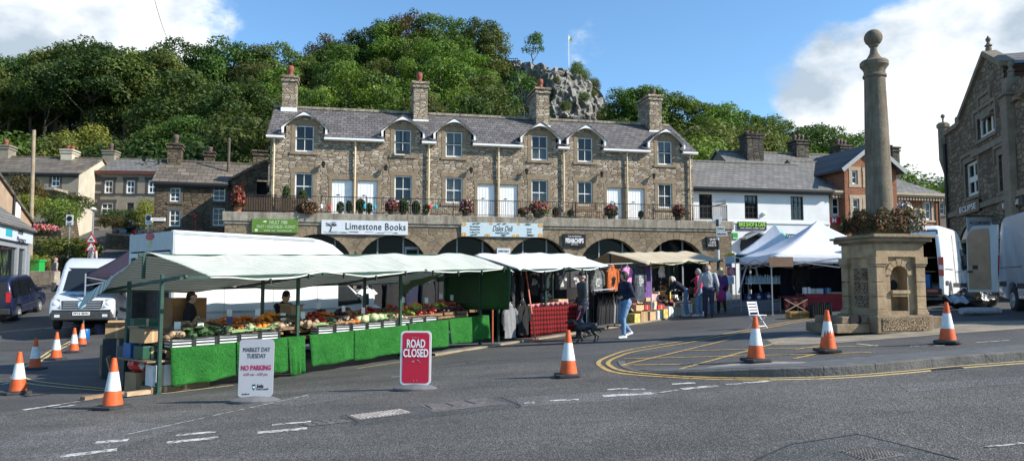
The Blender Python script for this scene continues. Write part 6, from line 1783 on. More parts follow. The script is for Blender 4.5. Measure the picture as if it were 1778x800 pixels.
for i, px in enumerate((690, 720, 745, 655)):
 garment('jacket',f'navy jacket in the dark backdrop rail behind the vegetable stall, {ORD[i]} one',u_at(px,5.5),5.5,2.0,.8,1.5,(CBLK,mat('navy_cloth',(.012,.014,.035),.9,.2),CBLK,CBLK)[i],'jacket',rz=R(8*i),group='dark jackets behind the vegetable stall')
t = thing('backdrop_rail', 'thin metal clothes rail carrying dark jackets behind the vegetable stall', 'clothes rail', SA, SANG)
m = MB()
ua, ub = u_at(640, 5.5), u_at(775, 5.5)
m.tube((ua,5.5,zg(ua,5.5)+2.1),(ub,5.5,zg(ub,5.5)+2.1),.02,n=6); m.build('rail',STEEL,t)
for u in (ua,lerp(ua,ub,.5),ub): m = MB(); m.tube((u,5.5,zg(u,5.5)),(u,5.5,zg(u,5.5)+2.1),.022,n=6); m.build('post',STEEL,t)
m = MB(); ua, ub = u_at(628, 5.8), u_at(800, 5.8)
m.sheet(lambda s,q: (lerp(ua,ub,s),5.8+.04*math.sin(s*40),zg(lerp(ua,ub,s),5.8)+lerp(.05,2.3,q)),50,4); m.build('backing_sheet',CBLK,t,smooth=True,fix=False,solid=.006)
m = MB(); m.sheet(lambda s,q: (lerp(9.0,15.2,s),1.33+.03*math.sin(s*50),zg(lerp(9.0,15.2,s),1.33)+lerp(.05,1.98,q)),50,4); m.build('backing_sheet',CBLK,ST2,smooth=True,fix=False,solid=.006)
fi = 0
for x0,y0,x1,y1,lite in ((923,468,938,500,1),(940,466,958,505,1),(963,466,984,503,1),(990,464,1018,500,0),(938,508,958,525,0)):
 v = .75; ua, ub = u_at(x0, v), u_at(x1, v); uc = (ua+ub)/2; p = sw(uc, v); k_ = FP/p.y
 zc_ = CZ + (497-(y0+y1)/2)/k_; hh = (y1-y0)/k_; ww = ub-ua
 t = thing('framed_poster',f'black framed poster with pale design hung under the white canopy, {ORD[fi]} one','poster',(p.x,p.y,zc_),SANG,'framed posters under the white canopy'); fi += 1
 m = MB(); m.box2((-ww/2,0,-hh/2),(ww/2,.03,hh/2)); m.build('frame',BLACK,t)
 m = MB(); m.box2((-ww/2+.03,-.004,-hh/2+.03),(ww/2-.03,-.001,hh/2-.03)); rr = random.Random(fi)
 m.build('print_sheet',mat('poster_ground',(.045,.045,.05),.5,.4,6),t)
 m = MB()
 for _ in range(6): a = rr.uniform(-.35,.3)*ww; b = rr.uniform(-.4,.3)*hh; m.box2((a,-.008-.001*_,b),(a+ww*.18,-.005-.001*_,b+hh*.13),0)
 m.box2((-ww*.12,-.02,-hh*.36),(ww*.16,-.016,hh*.02)); m.build('print_design',mat('poster_pale',(.42,.42,.40),.6,.5,20),t)
garment('t_shirt','black T-shirt with a pale skull-like design hung under the white canopy',u_at(925,.5),.5,1.86,.5,.62,CBLK,'t-shirt',printm=PRN,slv=.35)
garment('blouse','black and white speckled blouse hanging at the canopy corner',u_at(1036,-.3),-.3,1.9,.62,.95,CPAT,'blouse',printm=PRN)
garment('hoodie','orange tie-dyed hooded top hanging between the white and tan canopies',u_at(1063,-.3),-.3,1.93,.55,1.05,CORG,'hoodie',printm=CBLK,hood=True)
garment('t_shirt','pink top hanging behind the walking woman',u_at(1089,-.2),-.2,1.93,.5,.75,CPNK,'top')
garment('jacket','grey-blue acid-washed denim jacket hanging right of the walking woman',u_at(1110,-.3),-.3,1.95,.62,1.15,CDNM,'jacket',printm=PRN)
garment('hoodie','purple hooded top hanging beside the denim jacket',u_at(1123,-.05),-.05,1.95,.5,1.1,CPUR,'hoodie')
garment('shirt','rust-red shirt partly hidden behind the pink top',u_at(1079,.1),.1,1.9,.5,.9,mat('rust_cloth',(.28,.07,.03),.9,.2),'shirt')
t = thing('clothes_rail', 'long pale clothes rail under the edges of the white and tan canopies', 'clothes rail', SA, SANG)
ua, ub = u_at(1018,-.3), u_at(1130,-.3)
m = MB(); m.tube((ua,-.3,zg(ua,0)+2.0),(ub,-.3,zg(ub,0)+2.02),.015,n=6); m.build('rail',STEEL,t)
for u in (ua,ub): m = MB(); m.tube((u,-.3,zg(u,-.3)),(u,-.3,zg(u,-.3)+2.02),.018,n=6); m.build('post',STEEL,t)
t = thing('trouser_rack', 'low wheeled clothes rack packed with black trousers behind the dog walker', 'clothes rack', SA, SANG)
ua, ub = u_at(1030,-.75), u_at(1066,-.75); v = -.75
m = MB(); m.tube((ua,v,zg(ua,v)+1.22),(ub,v,zg(ub,v)+1.22),.018,n=6); m.build('rail',STEEL,t)
for u in (ua, ub):
 m = MB(); m.tube((u,v,zg(u,v)+.08),(u,v,zg(u,v)+1.22),.016,n=6); m.tube((u,v-.25,zg(u,v)+.08),(u,v+.25,zg(u,v)+.08),.016,n=6); m.build('stand',BLACK,t)
 for dv in (-.25,.25): m = MB(); m.lathe([(.02,-.02),(.04,-.02),(.04,.02),(.02,.02)],(0,0,0),10,T=Matrix.Translation((u,v+dv,zg(u,v)+.04)) @ Matrix.Rotation(R(90),4,'X')); m.build('wheel',RUBBER,t)
for k in range(12):
 u = lerp(ua,ub,(k+.5)/12); m = MB(); q = .04
 for sg in (0,1): m.path([(0,-.12+.2*sg,-.06),(0.01*sg,-.13+.22*sg,-.5),(0,-.11+.2*sg,-1.0)],[.07,.075,.06],6)
 m.path([(0,-.2,-.05),(0,.2,-.05)],.012,5); m.path([(0,0,-.05),(0,0,.06)],.006,4)
 o = m.build('trousers',(CBLK,CBLK,CCHR,CGRY)[3 if k == 9 else (2 if k == 10 else 0)],None,smooth=True); o.location = sw(u,v,1.2); o.rotation_euler = (0,0,SANG+rnd.uniform(-.15,.15))
 tag(o, 'grey trousers near the right end of the low clothes rack' if k == 9 else 'black trousers hanging on the low clothes rack', 'trousers', 'trousers on the low rack')
for a,b,lb in ((sw(u_at(930,-1.2),-1.2),None,'long slanting orange-painted pole propping the white canopy'),):
 pass
p0 = gp(930, 592); p1 = at(912, 463, p0.y + .9)
m = MB(); m.tube(p0,p1,.022,n=8); m.box((p0.x,p0.y,p0.z+.02),(.30,.10,.04)); tag(m.build('canopy_prop',mat('orange_paint',(.45,.11,.05),.5,.2),None),'long slanting orange-painted pole propping the white canopy','pole')
p0 = gp(855,598); m = MB(); m.tube(p0,p0+Vector((0,0,.95)),.025,n=8); m.box((p0.x,p0.y,p0.z+.015),(.2,.08,.03)); tag(m.build('short_prop',MATS['orange_paint'],None),'short upright orange-brown post at the right end of the grass cloths','post')
# ---- tan stall
ST3,can3 = frame_stall('shoe_stall','market stall with plain tan canvas canopy selling boxed shoes',15.7,21.4,2,CANT,seed=9,rails=False,over=.2,vb=2.4)
m = MB()
for k, u in enumerate([lerp(15.8,21.3,i/22) for i in range(23)]):
 m.box2((u,2.35,zg(u,2.35)),(u+.2,2.37,zg(u,2.35)+1.75))
m.build('back_boards',mat('weathered_board',(.13,.115,.10),.9,.3,3),ST3)
m = MB()
for a,b,v0,h0 in ((15.9,21,.1,.32),(15.9,21,.55,.62),(15.9,21,1.0,.95)):
 m.add([(a,v0,zg(a,v0)+h0),(b,v0,zg(b,v0)+h0),(b,v0+.45,zg(b,v0)+h0),(a,v0+.45,zg(a,v0)+h0)],[[0,1,2,3]])
m.build('shelf', WOOD, ST3, solid=.03)
BOXM = [('brown',CARD),('tan',mat('tan_card',(.45,.31,.17),.85,.15)),('white',MATS['paper_white']),('yellow printed',mat('yellow_card',(.52,.40,.10),.8,.5,7)),('red',mat('red_card',(.40,.03,.035),.7,.1)),('pink',mat('pink_card',(.6,.38,.40),.8,.15)),('dark',mat('dark_card',(.03,.028,.03),.8,.3)),('cream',mat('cream_card',(.55,.48,.36),.8,.1))]
bi = 0
for px,v,h,s,ci in [(1098,-.3,0,(.36,.34,.34),3),(1110,-.32,0,(.42,.34,.40),0),(1124,-.3,0,(.46,.36,.36),1),(1137,-.3,0,(.34,.3,.34),2),(1147,-.3,0,(.4,.3,.36),3),(1158,-.3,0,(.3,.3,.42),2),(1168,-.2,0,(.42,.3,.36),7),(1178,-.2,0,(.3,.3,.3),2),
(1103,-.05,.35,(.5,.34,.24),1),(1116,-.05,.36,(.34,.3,.2),4),(1128,-.02,.36,(.4,.3,.3),7),(1140,-.05,.36,(.5,.34,.14),4),(1152,0,.36,(.3,.3,.12),4),(1163,.02,.36,(.36,.3,.16),6),
(1104,.3,.62,(.44,.34,.2),7),(1118,.3,.65,(.4,.3,.18),1),(1130,.3,.65,(.46,.34,.24),5),(1143,.3,.65,(.34,.3,.12),6),(1155,.3,.65,(.3,.3,.3),3),(1167,.35,.65,(.3,.3,.12),2),
(1112,.75,.98,(.4,.3,.1),6),(1126,.75,.98,(.34,.3,.12),2),(1140,.75,.98,(.36,.3,.14),6),(1190,0,0,(.4,.34,.4),2),(1210,.2,0,(.45,.4,.55),7),(1252,.1,0,(.3,.3,.5),0)]:
 nm, mm = BOXM[ci]
 cbox('shoe_box',f'{nm} box, {ORD[bi % 20]} in the {"bottom" if h < .2 else ("middle" if h < .5 else "upper")} layer of the tan shoe stall' if True else '',sw(u_at(px,v),v,h),s,SANG+rnd.uniform(-.15,.15),mm,'box',flap=(ci in (0,1) and h == 0),group='boxes on the tan stall'); bi += 1
SHM = [mat('shoe_red',(.35,.03,.03),.5,.1),mat('shoe_black',(.015,.015,.016),.4,.1),mat('shoe_white',(.6,.6,.58),.5,.1),mat('shoe_tan',(.42,.22,.07),.5,.1)]
def shoe_mesh():
 m = MB(); m.path([(-.12,0,.05),(-.05,0,.055),(.04,0,.045),(.12,0,.03),(.145,0,.025)],[.04,.045,.045,.038,.015],8); m.box2((-.145,-.042,0),(.13,.042,.022)); m.path([(-.09,0,.06),(-.09,0,.10)],[.045,.04],8); return m
for k in range(40):
 px = 1100 + (k*53 % 82); lay = k % 3
 m = shoe_mesh() if k < 4 else None
 if k < 4: o = m.build('shoe', SHM[k], None, smooth=True);
 else: o = shoe_l[k % 4].copy(); COL.objects.link(o)
 if k == 0: shoe_l = []
 if k < 4: shoe_l.append(o)
 v = (.2, .45, .85)[lay] + rnd.uniform(-.08,.12); h = (.5, .82, 1.02)[lay]
 o.location = sw(u_at(px,v),v,h + rnd.uniform(0,.08)); o.rotation_euler = (rnd.uniform(-.3,.3),rnd.uniform(-.3,.3),rnd.uniform(0,6.28))
 tag(o, f'{("red","black","white","tan")[k%4]} shoe displayed on the tan stall boxes', 'shoe', f'{("red","black","white","tan")[k%4]} shoes on the tan stall')
for k in range(9):
 u = lerp(u_at(1132,.9),u_at(1170,.9),k/8); m = MB(); m.ball((0,0,-.25),(.12,.06,.14),8,6); m.path([(-.08,0,-.14),(0,0,.05),(.08,0,-.14)],.01,5)
 o = m.build('handbag',(CBLK,CCHR)[k%2],None,smooth=True); o.location = sw(u,.95,1.42 + .22*(k%2)); o.rotation_euler = (0,0,SANG); tag(o,'black handbag hanging inside the tan stall','handbag','black handbags inside the tan stall')
m = MB()
m.sheet(lambda s, q: ((s-.5)*(.18+.34*q)+.02*math.sin(q*9), .05*math.sin(s*19+q*3), -q*.42), 14, 8)
o = m.build('cloth_bundle',WHITE,None,smooth=True,solid=.01); o.location = sw(u_at(1149,.2),.2,1.88); o.rotation_euler = (0,0,SANG); tag(o,'bunched white cloth hanging under the tan canopy','cloth')
KY = mat('worn_kerb_timber',(.25,.20,.14),.85,.25,3,bump=.4)
m = MB()
pts = [(u, -.42 if u < 10 else -.5) for u in [6.2+.5*i for i in range(46)]]
for (a, va), (b, vb_) in zip(pts, pts[1:]):
 q = [sw(a,va,-.03),sw(b,vb_,-.03),sw(b,vb_,.045),sw(a,va,.045),sw(b,vb_+.10,.05),sw(a,va+.10,.05)]
 m.add(q,[[0,1,2,3],[3,2,4,5]])
tag(m.build('market_kerb', KY, None, smooth=30), kind='structure')
m = MB()
for (a,va),(b,vb_) in zip(pts,pts[1:]): m.add([sw(a,va+.10,.049),sw(b,vb_+.10,.049),sw(b,7.5,.05),sw(a,7.5,.05)],[[0,1,2,3]])
tag(m.build('market_pavement', PAV, None), kind='structure')
# ---- gazebos
def gazebo(name,label,x,y,sx,sy,rz,roofm,valm,legm,he=1.98,hp=3.2,val=.24,mats4=None,vtext=None,concave=.35):
 t = thing(name,label,'gazebo',(x,y,g(x,y)),rz)
 R4 = Matrix.Rotation(rz, 4, 'Z')
 for i,(a,b) in enumerate(((0,0),(sx,0),(sx,sy),(0,sy))):
  p = R4 @ Vector((a,b,0)); dz = g(x+p.x, y+p.y) - g(x,y)
  m = MB(); m.tube((a,b,dz),(a,b,he),.025,n=6); m.box((a,b,dz+.01),(.12,.12,.02)); m.build('leg',legm,t)
 c = Vector((sx/2,sy/2,hp)); cs = [Vector((0,0,he)),Vector((sx,0,he)),Vector((sx,sy,he)),Vector((0,sy,he))]
 mats_ = mats4 or [roofm]*4
 for i in range(4):
  a, b = cs[i], cs[(i+1)%4]; m = MB()
  def f(s, q):
   e = a.lerp(b, s); p = e.lerp(c, q); p.z = he + (hp-he)*(q*(1-concave) + concave*q**2.4) - .05*math.sin(math.pi*s)*(1-q)
   return p
  m.sheet(f,14,14); m.build('roof_panel',mats_[i],t,smooth=True,fix=False,solid=.005)
  m = MB()
  m.sheet(lambda s,q: (lambda e: (e.x,e.y,e.z - .05*math.sin(math.pi*s) - val*q + .012*math.sin(s*26)*q))(a.lerp(b,s)),18,3)
  m.build('valance',valm[i] if isinstance(valm,list) else valm,t,smooth=True,fix=False,solid=.005)
 m = MB()
 for i in range(4):
  a, b = cs[i], cs[(i+1)%4]
  for k in range(2):
   p = a.lerp(b,k/2); q = a.lerp(b,(k+1)/2); m.beam(p-Vector((0,0,.12)),q-Vector((0,0,.42)),.02,.03); m.beam(p-Vector((0,0,.42)),q-Vector((0,0,.12)),.02,.03)
 m.build('truss', legm, t)
 return t
GZW = canvas('gazebo_white',(.74,.75,.80),None,trans=.2); GZT = canvas('gazebo_turquoise',(.16,.52,.45),None,trans=.25); GZG = canvas('gazebo_dark_green',(.012,.05,.03),None,trans=.05); GZP = canvas('gazebo_aubergine',(.035,.028,.045),None,trans=.05)
NAVYS = mat('navy_sheet', (.012,.015,.03), .9, .3)
GW = gazebo('white_gazebo','large white pop-up gazebo with peaked roof left of the stone column',8.55,24.4,4.5,3.0,R(2),GZW,GZW,GREYM,2.0,3.25)
p = at(1278,510,35); GG = gazebo('green_gazebo','white gazebo with a turquoise roof panel and dark green front valance',p.x,35,3.1,3.1,R(-30),GZW,[GZG,GZW,GZW,GZG],STEEL,2.25,3.75,.34,[GZW,GZT,GZW,GZW],concave=.25)
for (x0,y0),(x1,y1) in (((.05,3.12),(3.1,3.12)),((-.02,.9),(-.02,3.1))):
 m = MB(); m.sheet(lambda s_,q: (lerp(x0,x1,s_)+.02*math.sin(s_*30),lerp(y0,y1,s_)+.03*math.sin(s_*34),lerp(.1,2.2,q)),30,3); m.build('darkening_sheet',CBLK,GG,smooth=True,fix=False,solid=.006)  # black sheets added so the gazebo's interior reads as shaded
m = MB(); m.sheet(lambda s_,q: (lerp(1.5,4.5,s_),3.02+.03*math.sin(s_*44),lerp(.1,1.95,q)),40,3); m.build('darkening_sheet',NAVYS,GW,smooth=True,fix=False,solid=.006)  # navy sheet added to hide the bright wall and darken the gazebo inside
p = gp(144,588); q = gazebo('dark_gazebo','dark aubergine gazebo with paw emblem and yellow lettering beside the silver van',p.x,p.y,3.0,3.0,R(14),GZP,GZP,STEEL,2.25,3.6,.36,concave=.3)
text('Mel B',.34,mat('yellow_lettering',(.65,.65,.05),.5,.05),q,(1.12,-.035,2.02),shear=.3,name='lettering',bold=.012)
PAWB = mat('pale_blue_print',(.3,.5,.65),.6,.05); PAWP = mat('pink_print',(.7,.15,.35),.6,.05)
def onroof(s, qv):
 a = Vector((0,0,2.25)); b = Vector((3,0,2.25)); e = a.lerp(b,s); pz = e.lerp(Vector((1.5,1.5,3.6)),qv); pz.z = 2.25 + 1.35*(qv*.7+.3*qv**2.4) - .05*math.sin(math.pi*s)*(1-qv) + .02; return pz
m = MB(); k = 14
def disc(mb, s0, q0, rs, rq, mi):
 mb.add([onroof(s0+rs*math.cos(6.283*i/k), q0+rq*math.sin(6.283*i/k)) + Vector((0,-.012*(1+mi),.004*mi)) for i in range(k)], [list(range(k))], mi)
disc(m,.62,.42,.085,.13,0); disc(m,.62,.40,.05,.07,1); disc(m,.52,.62,.03,.05,0); disc(m,.60,.68,.03,.05,0); disc(m,.68,.66,.03,.05,0); disc(m,.74,.55,.03,.05,0); m.build('paw_emblem',[PAWB,PAWP],q,fix=False)
for k, (px, py) in enumerate(((147, 590), (172, 580))):
 p = gp(px,py); m = MB(); m.lathe([(.12,0),(.15,.05),(.15,.34),(.13,.38)],(0,0,0),12); o = m.build('weight_tub',MATS['blue_plastic'] if k == 0 else mat('navy_plastic',(.02,.03,.10),.5,.1),None,smooth=True); o.location = p; tag(o,('bright blue' if k == 0 else 'navy') + ' weight tub at the foot of a dark gazebo leg','tub')
# ------------------------------------------------------------------ vehicles: x forward from the rear bumper, y to the left, z up
def paint(name, col, metal=0.0, rough=.28):
 if name in MATS: return MATS[name]
 n = N(name); f = n.noise(n.coord(), 2.5, 4)
 n.set(n.ramp(f,[(.3,tuple(c*.93 for c in col)),(.7,col)]),n.ramp(n.noise(n.coord(),5,4),[(.3,(rough,)*3),(.75,(rough+.15,)*3)]),metal,.5)
 n.b.inputs['Coat Weight'].default_value = .35; n.b.inputs['Coat Roughness'].default_value = .08
 MATS[name] = n.m; return n.m
VWHITE = paint('van_white',(.74,.75,.75)); VSILV = paint('van_silver',(.34,.38,.43),.3,.3); VPALE = paint('van_pale_silver',(.60,.63,.65),.2,.3); NAVY = paint('navy_car_paint',(.012,.018,.05),.2,.2); CARBLK = paint('black_car_paint',(.015,.015,.017)); CARGRY = paint('grey_car_paint',(.22,.23,.24),.3)
TRIM = mat('black_trim',(.03,.031,.033),.6,.2); WGL = glass('vehicle_glass',(.01,.012,.015),.18)
RED = mat('red_lamp',(.45,.012,.015),.2,.1,spec=.6); AMB = mat('amber_lamp',(.6,.2,.03),.2,.1); HLAMP = mat('headlamp_grey',(.16,.17,.18),.12,.3,spec=.8); LAMP = mat('clear_lamp',(.55,.57,.58),.12,.2,spec=.8); CHROME = mat('chrome',(.7,.71,.72),.15,.05,metal=.9); ALLOY = mat('alloy_rim',(.42,.43,.44),.35,.1,metal=.6)
def arch(cx, r, zb, n_=9):
 return [(cx + r*math.cos(math.pi*k/n_), zb + (r*1.02)*math.sin(math.pi*k/n_)) for k in range(n_+1)]
def body(outline, W, skip=None, slices=None):
 """outline: closed (x,z) polygon; W(z) half width"""
 m = MB(); n_ = len(outline)
 slices = slices or [(1,.10),(.985,.05),(.94,.015),(.85,0)]
 allsl = [(-s,d) for s,d in slices] + [(s,d) for s,d in slices[::-1]]
 cx = sum(p[0] for p in outline)/n_;
 nr = []
 area = sum(outline[i][0]*outline[(i+1)%n_][1]-outline[(i+1)%n_][0]*outline[i][1] for i in range(n_))
 sg = 1 if area > 0 else -1
 for i in range(n_):
  a = Vector(outline[i-1]); b = Vector(outline[i]); c = Vector(outline[(i+1)%n_])
  n1 = Vector((-(b-a).y,(b-a).x)).normalized()*sg; n2 = Vector((-(c-b).y,(c-b).x)).normalized()*sg
  v = n1+n2; v = v.normalized() if v.length > 1e-4 else n1; nr.append(v)
 for s, d in allsl:
  for (x,z), v in zip(outline, nr):
   k = d * (1 if z > .6 else .3)
   m.v.append((x+v.x*k, s*W(z), z+v.y*k))
 L = len(allsl)
 for j in range(L-1):
  for i in range(n_):
   if skip and skip(i, j, L): continue
   m.f.append([j*n_+i, j*n_+(i+1)%n_, (j+1)*n_+(i+1)%n_, (j+1)*n_+i]); m.m.append(0)
 m.f.append(list(range(n_))); m.m.append(0); m.f.append(list(range((L-1)*n_, L*n_))[::-1]); m.m.append(0)
 return m
def side_patch(m, poly, W, sg, off=.006, mi=0):
 """poly in (x,z), cut in bands so that it follows the tumblehome"""
 m.add([(x, sg*(W(z)+off), z) for x, z in poly], [list(range(len(poly)))], mi)
def wheel(par, x, y, r, w=.2, rim=None):
 t = MB(); s = 1 if y > 0 else -1
 T = Matrix.Translation((x,y,r)) @ Matrix.Rotation(R(90),4,'X')
 t.lathe([(r*.6,-w/2),(r*.93,-w/2),(r,-w*.35),(r,w*.35),(r*.93,w/2),(r*.6,w/2)],(0,0,0),24,T=T)
 o = t.build('wheel', RUBBER, par, smooth=30)
 k = MB(); T2 = Matrix.Translation((x,y+s*(w/2+.003),r)) @ Matrix.Rotation(R(-90)*s,4,'X')
 k.lathe([(.0,.0),(r*.62,0),(r*.62,.02),(r*.5,.012),(r*.2,.0),(r*.14,.02),(.02,.022)],(0,0,0),20,T=T2); k.build('rim',rim or ALLOY,o,smooth=30)
 return o
def plate(par, s, loc, rot, yellow=False, w=.52):
 m = MB(); m.box2((-w/2,-.006,-.055),(w/2,.006,.055)); p = m.build('number_plate',mat('plate_yellow',(.6,.45,.05),.4,.05) if yellow else mat('plate_white',(.7,.7,.68),.4,.05),par); p.location = loc; p.rotation_euler = rot
 text(s,.085,LETB,p,(0,-.009,0),width=w*.86,bold=.002); return p
def sprinter(name,label,loc,rz,pm,front=True,H=2.66,open_rear=False,pitch=0,cat='van',plate_s=None,rearglass=False):
 t = thing(name,label,cat,loc,rz); t.rotation_euler = (0,pitch,rz)
 dz = H - 2.66
 top = [(5.10,1.30),(4.46,2.14+dz*.8),(4.15,2.46+dz),(3.6,2.655+dz),(.3,2.62+dz),(.1,2.5+dz),(0,2.2+dz)]
 out = [(0,.42)] + [(.55,.36)] + arch(1.15,.44,.36)[::-1] + [(4.2,.36)] + arch(4.95,.44,.36)[::-1] + [(5.75,.36),(5.92,.5),(5.93,.70),(5.86,.90),(5.72,1.04)] + top + [(0,1.0)]
 W = lambda z: .985 - max(0, z-1.15)*.072 - max(0, .6-z)*.06
 n_out = len(out)
 skip = None
 if open_rear:
  rear = [i for i in range(n_out) if out[i][0] < .03 and out[(i+1)%n_out][0] < .03]
  skip = lambda i, j, L: (i in rear and 2 < j < L-4 and True)
 m = body(out, W, skip)
 m.build('body', pm, t, smooth=35, fix=not open_rear)
 m = MB(); m.box2((.2,-.75,.3),(5.6,.75,.5)); m.build('underbody',TRIM,t)
 if open_rear:
  m = MB(); m.box2((.02,-.84,.55),(4.0,.84,.6)); m.box2((3.95,-.84,.6),(4.0,.84,2.4+dz)); m.box2((.05,-.84,2.42+dz),(4,.84,2.46+dz)); m.box2((.05,.80,.6),(4,.84,2.4+dz)); m.box2((.05,-.84,.6),(4,-.80,2.4+dz))
  m.build('cargo_lining',mat('van_lining',(.05,.04,.035),.9,.3),t)
 def prof(u):
  pts = [Vector((5.10,1.30)), Vector((4.46,2.14+dz*.8)), Vector((4.25,2.36+dz))]
  return pts[0].lerp(pts[1], min(1,u/.85)) if u < .85 else pts[1].lerp(pts[2], (u-.85)/.15)
 m = MB()
 def ws(s, u):
  p = prof(lerp(.03,.9,u)); nv = Vector((.8,.6)); y = (s*2-1)*(W(p.y)-.07)
  return (p.x+.012*nv.x*1.0 - .03*abs(s*2-1)**4, y, p.y+.012*nv.y)
 m.sheet(ws, 12, 8); m.build('windscreen', WGL, t, smooth=True)
 for sg in (-1, 1):
  m = MB(); side_patch(m,[(4.85,1.30),(3.75,1.24),(3.75,2.02),(4.36,2.02)],W,sg); m.build('side_window',WGL,t)
  m = MB(); side_patch(m,[(.15,.72),(.7,.72),(.7,.86),(.15,.86)],W,sg,.012); side_patch(m,[(1.6,.66),(4.5,.66),(4.5,.8),(1.6,.8)],W,sg,.012); m.build('side_moulding',TRIM,t)
  m = MB(); m.box((4.72,sg*1.10,1.5),(.12,.14,.34)); m.beam((4.75,sg*.95,1.38),(4.72,sg*1.08,1.45),.06,.06); m.build('wing_mirror',TRIM,t,bev=.03)
  m = MB()
  for pts in ([(3.62,.6),(3.62,2.3)],[(2.3,.7),(2.3,2.4+dz)],[(1.9,1.25),(.2,1.25)],[(3.5,1.2),(2.35,1.2)]):
   a,b = pts; m.beam((a[0],sg*(W(a[1])+.001),a[1]),(b[0],sg*(W(b[1])+.001),b[1]),.012,.014)
  m.build('panel_seam', TRIM, t)
  m = MB(); m.box2((-.012,sg*.90-.07,1.02),(.04,sg*.90+.07,1.62)); l = m.build('tail_light',RED,t);
  m = MB(); m.box2((-.016,sg*.90-.06,1.22),(.0,sg*.90+.06,1.36)); m.build('lens',LAMP,l)
  for wx in (1.15, 4.95): wheel(t, wx, sg*.87, .34)
 if front:
  m = MB(); m.box2((5.80,-.93,.30),(6.0,.93,.58)); m.box2((5.72,-.90,.58),(5.955,.90,.66)); m.build('front_bumper',TRIM,t,bev=.05)
  m = MB(); m.add([(5.955,-.60,.69),(5.955,.60,.69),(5.84,.64,.97),(5.84,-.64,.97)],[[0,1,2,3]]); gr = m.build('grille',TRIM,t)
  for zz in (.74,.82,.90): m = MB(); m.box2((5.965-(zz-.70)*.41,-.57,zz-.014),(5.98-(zz-.70)*.41,.57,zz+.014)); m.build('grille_bar',GREYM,gr)
  T = Matrix.Translation((5.93,0,.83)) @ Matrix.Rotation(R(90),4,'Y'); m = MB(); m.lathe([(.10,0),(.125,0),(.125,.03),(.10,.03)],(0,0,0),24,T=T)
  for k in range(3): a = R(90+120*k); m.beam((5.955,0,.83),(5.955,.11*math.cos(a),.83+.11*math.sin(a)),.02,.02)
  m.build('badge', CHROME, gr)
  for sg in (-1, 1):
   m = MB(); m.add([(5.945,sg*.63,.70),(5.87,sg*.93,.72),(5.62,sg*.975,1.08),(5.78,sg*.70,1.0)],[[0,1,2,3]]); hl = m.build('headlight',HLAMP,t,solid=.03)
   m = MB(); m.ball((5.88,sg*.80,.85),(.03,.09,.09),12,8); m.build('lamp_bulb',LAMP,hl,smooth=True)
   m = MB(); m.box2((5.99,sg*.72-.08,.40),(6.01,sg*.72+.08,.49)); m.build('fog_lamp',LAMP,t)
  plate(t,plate_s or 'PF15 EDN',(6.01,0,.52),(0,0,R(90)))
  m = MB(); m.beam((5.08,-.5,1.36),(4.86,.0,1.64),.02,.02); m.beam((5.08,.35,1.36),(4.86,.75,1.62),.02,.02); m.build('wiper',TRIM,t)
 return t
fr = Vector((.36,-.93,0)).normalized(); c = at(140, 577, 25.6)
rz = math.atan2(fr.y, fr.x); o = Vector((c.x,c.y,0)) - fr*5.9
VAN1 = sprinter('silver_van','silver panel van facing us on the left, with script lettering on its bonnet',(o.x,o.y,g(c.x,c.y)),rz,VPALE,pitch=R(-3.5))
m_ = mat('teal_lettering', (.16,.24,.30), .4, .05)
s = text("Patti Joy",.3,m_,VAN1,(5.46,-.08,1.292),shear=.3,width=.95,bold=.008); s.rotation_euler = (R(22),0,R(90)); s.location = (5.42,-.05,1.178)
s2 = text('GARDEN SERVICES',.09,LETB,VAN1,(5.60,0,1.102),width=.8); s2.rotation_euler = (R(22),0,R(90))
m = MB()
for k in range(9): a = k*6.283/9; m.beam((5.24,.30,1.255),(5.24-.12*math.sin(a),.30+.13*math.cos(a),1.255+.052*math.sin(a)),.03,.012)
m.build('sunburst_emblem',mat('sunburst_orange',(.7,.35,.05),.5,.1),VAN1)
p = at(838,440,27.5); sprinter('white_van','white van behind the clothes stall with only its long roof showing',(p.x+5.9*math.cos(SANG),p.y+5.9*math.sin(SANG),g(p.x+2,p.y)),SANG+math.pi,VWHITE,H=2.72)
p = at(1640,530,23.7); W0 = Vector((p.x,p.y,0)); dv = Vector((math.cos(R(51)),math.sin(R(51)),0)); lv = Vector((-dv.y,dv.x,0))
o = W0 + lv*.95
VAN2 = sprinter('white_van','white panel van with open dark back, parked right of the stone fountain',(o.x,o.y,g(o.x,o.y)),R(51),VWHITE,H=2.70,open_rear=True)
m = MB(); m.box2((-.12,-.92,.42),(.06,.92,.62)); m.build('rear_bumper',TRIM,VAN2,bev=.03);
m = MB(); m.box2((-.13,-.80,.5),(-.11,-.5,.58)); m.build('reflector',RED,VAN2)
plate(VAN2,'YD14 KXR',(-.125,.35,.53),(0,0,R(-90)),True)
m = MB(); m.box2((.3,-.7,1.15),(1.2,.75,1.18)); m.box2((.3,-.7,1.6),(1.2,.75,1.63));
SHELF = m.build('cargo_shelf', WOOD, VAN2)
m = MB(); m.add([(-.02,.90,.6),(-.75,1.25,.6),(-.75,1.25,2.4),(-.02,.90,2.45)],[[0,1,2,3]]); m.build('rear_door',VWHITE,VAN2,solid=.05)
for k,(nm,lb,mm,s) in enumerate((('storage_tub','blue tub inside the open back of the white van',MATS['blue_plastic'],(.4,.4,.45)),('cardboard_box','brown box on the shelf inside the open white van',CARD,(.5,.4,.28)),('cardboard_box','low tan box on the upper shelf inside the open white van',MATS['tan_card'],(.5,.5,.2)))):
 q = Vector(o) + dv*(.45 if k else .3) + lv*(-.35 if k == 0 else .15); cbox(nm,lb,(q.x,q.y,g(o.x,o.y)+(.62,1.19,1.64)[k]),s,R(51),mm)
rear = Vector((14.15,21.6,0)); fdir = Vector((-.30,-.954,0)).normalized(); left = Vector((-fdir.y,fdir.x,0))
o = rear + left*1.0
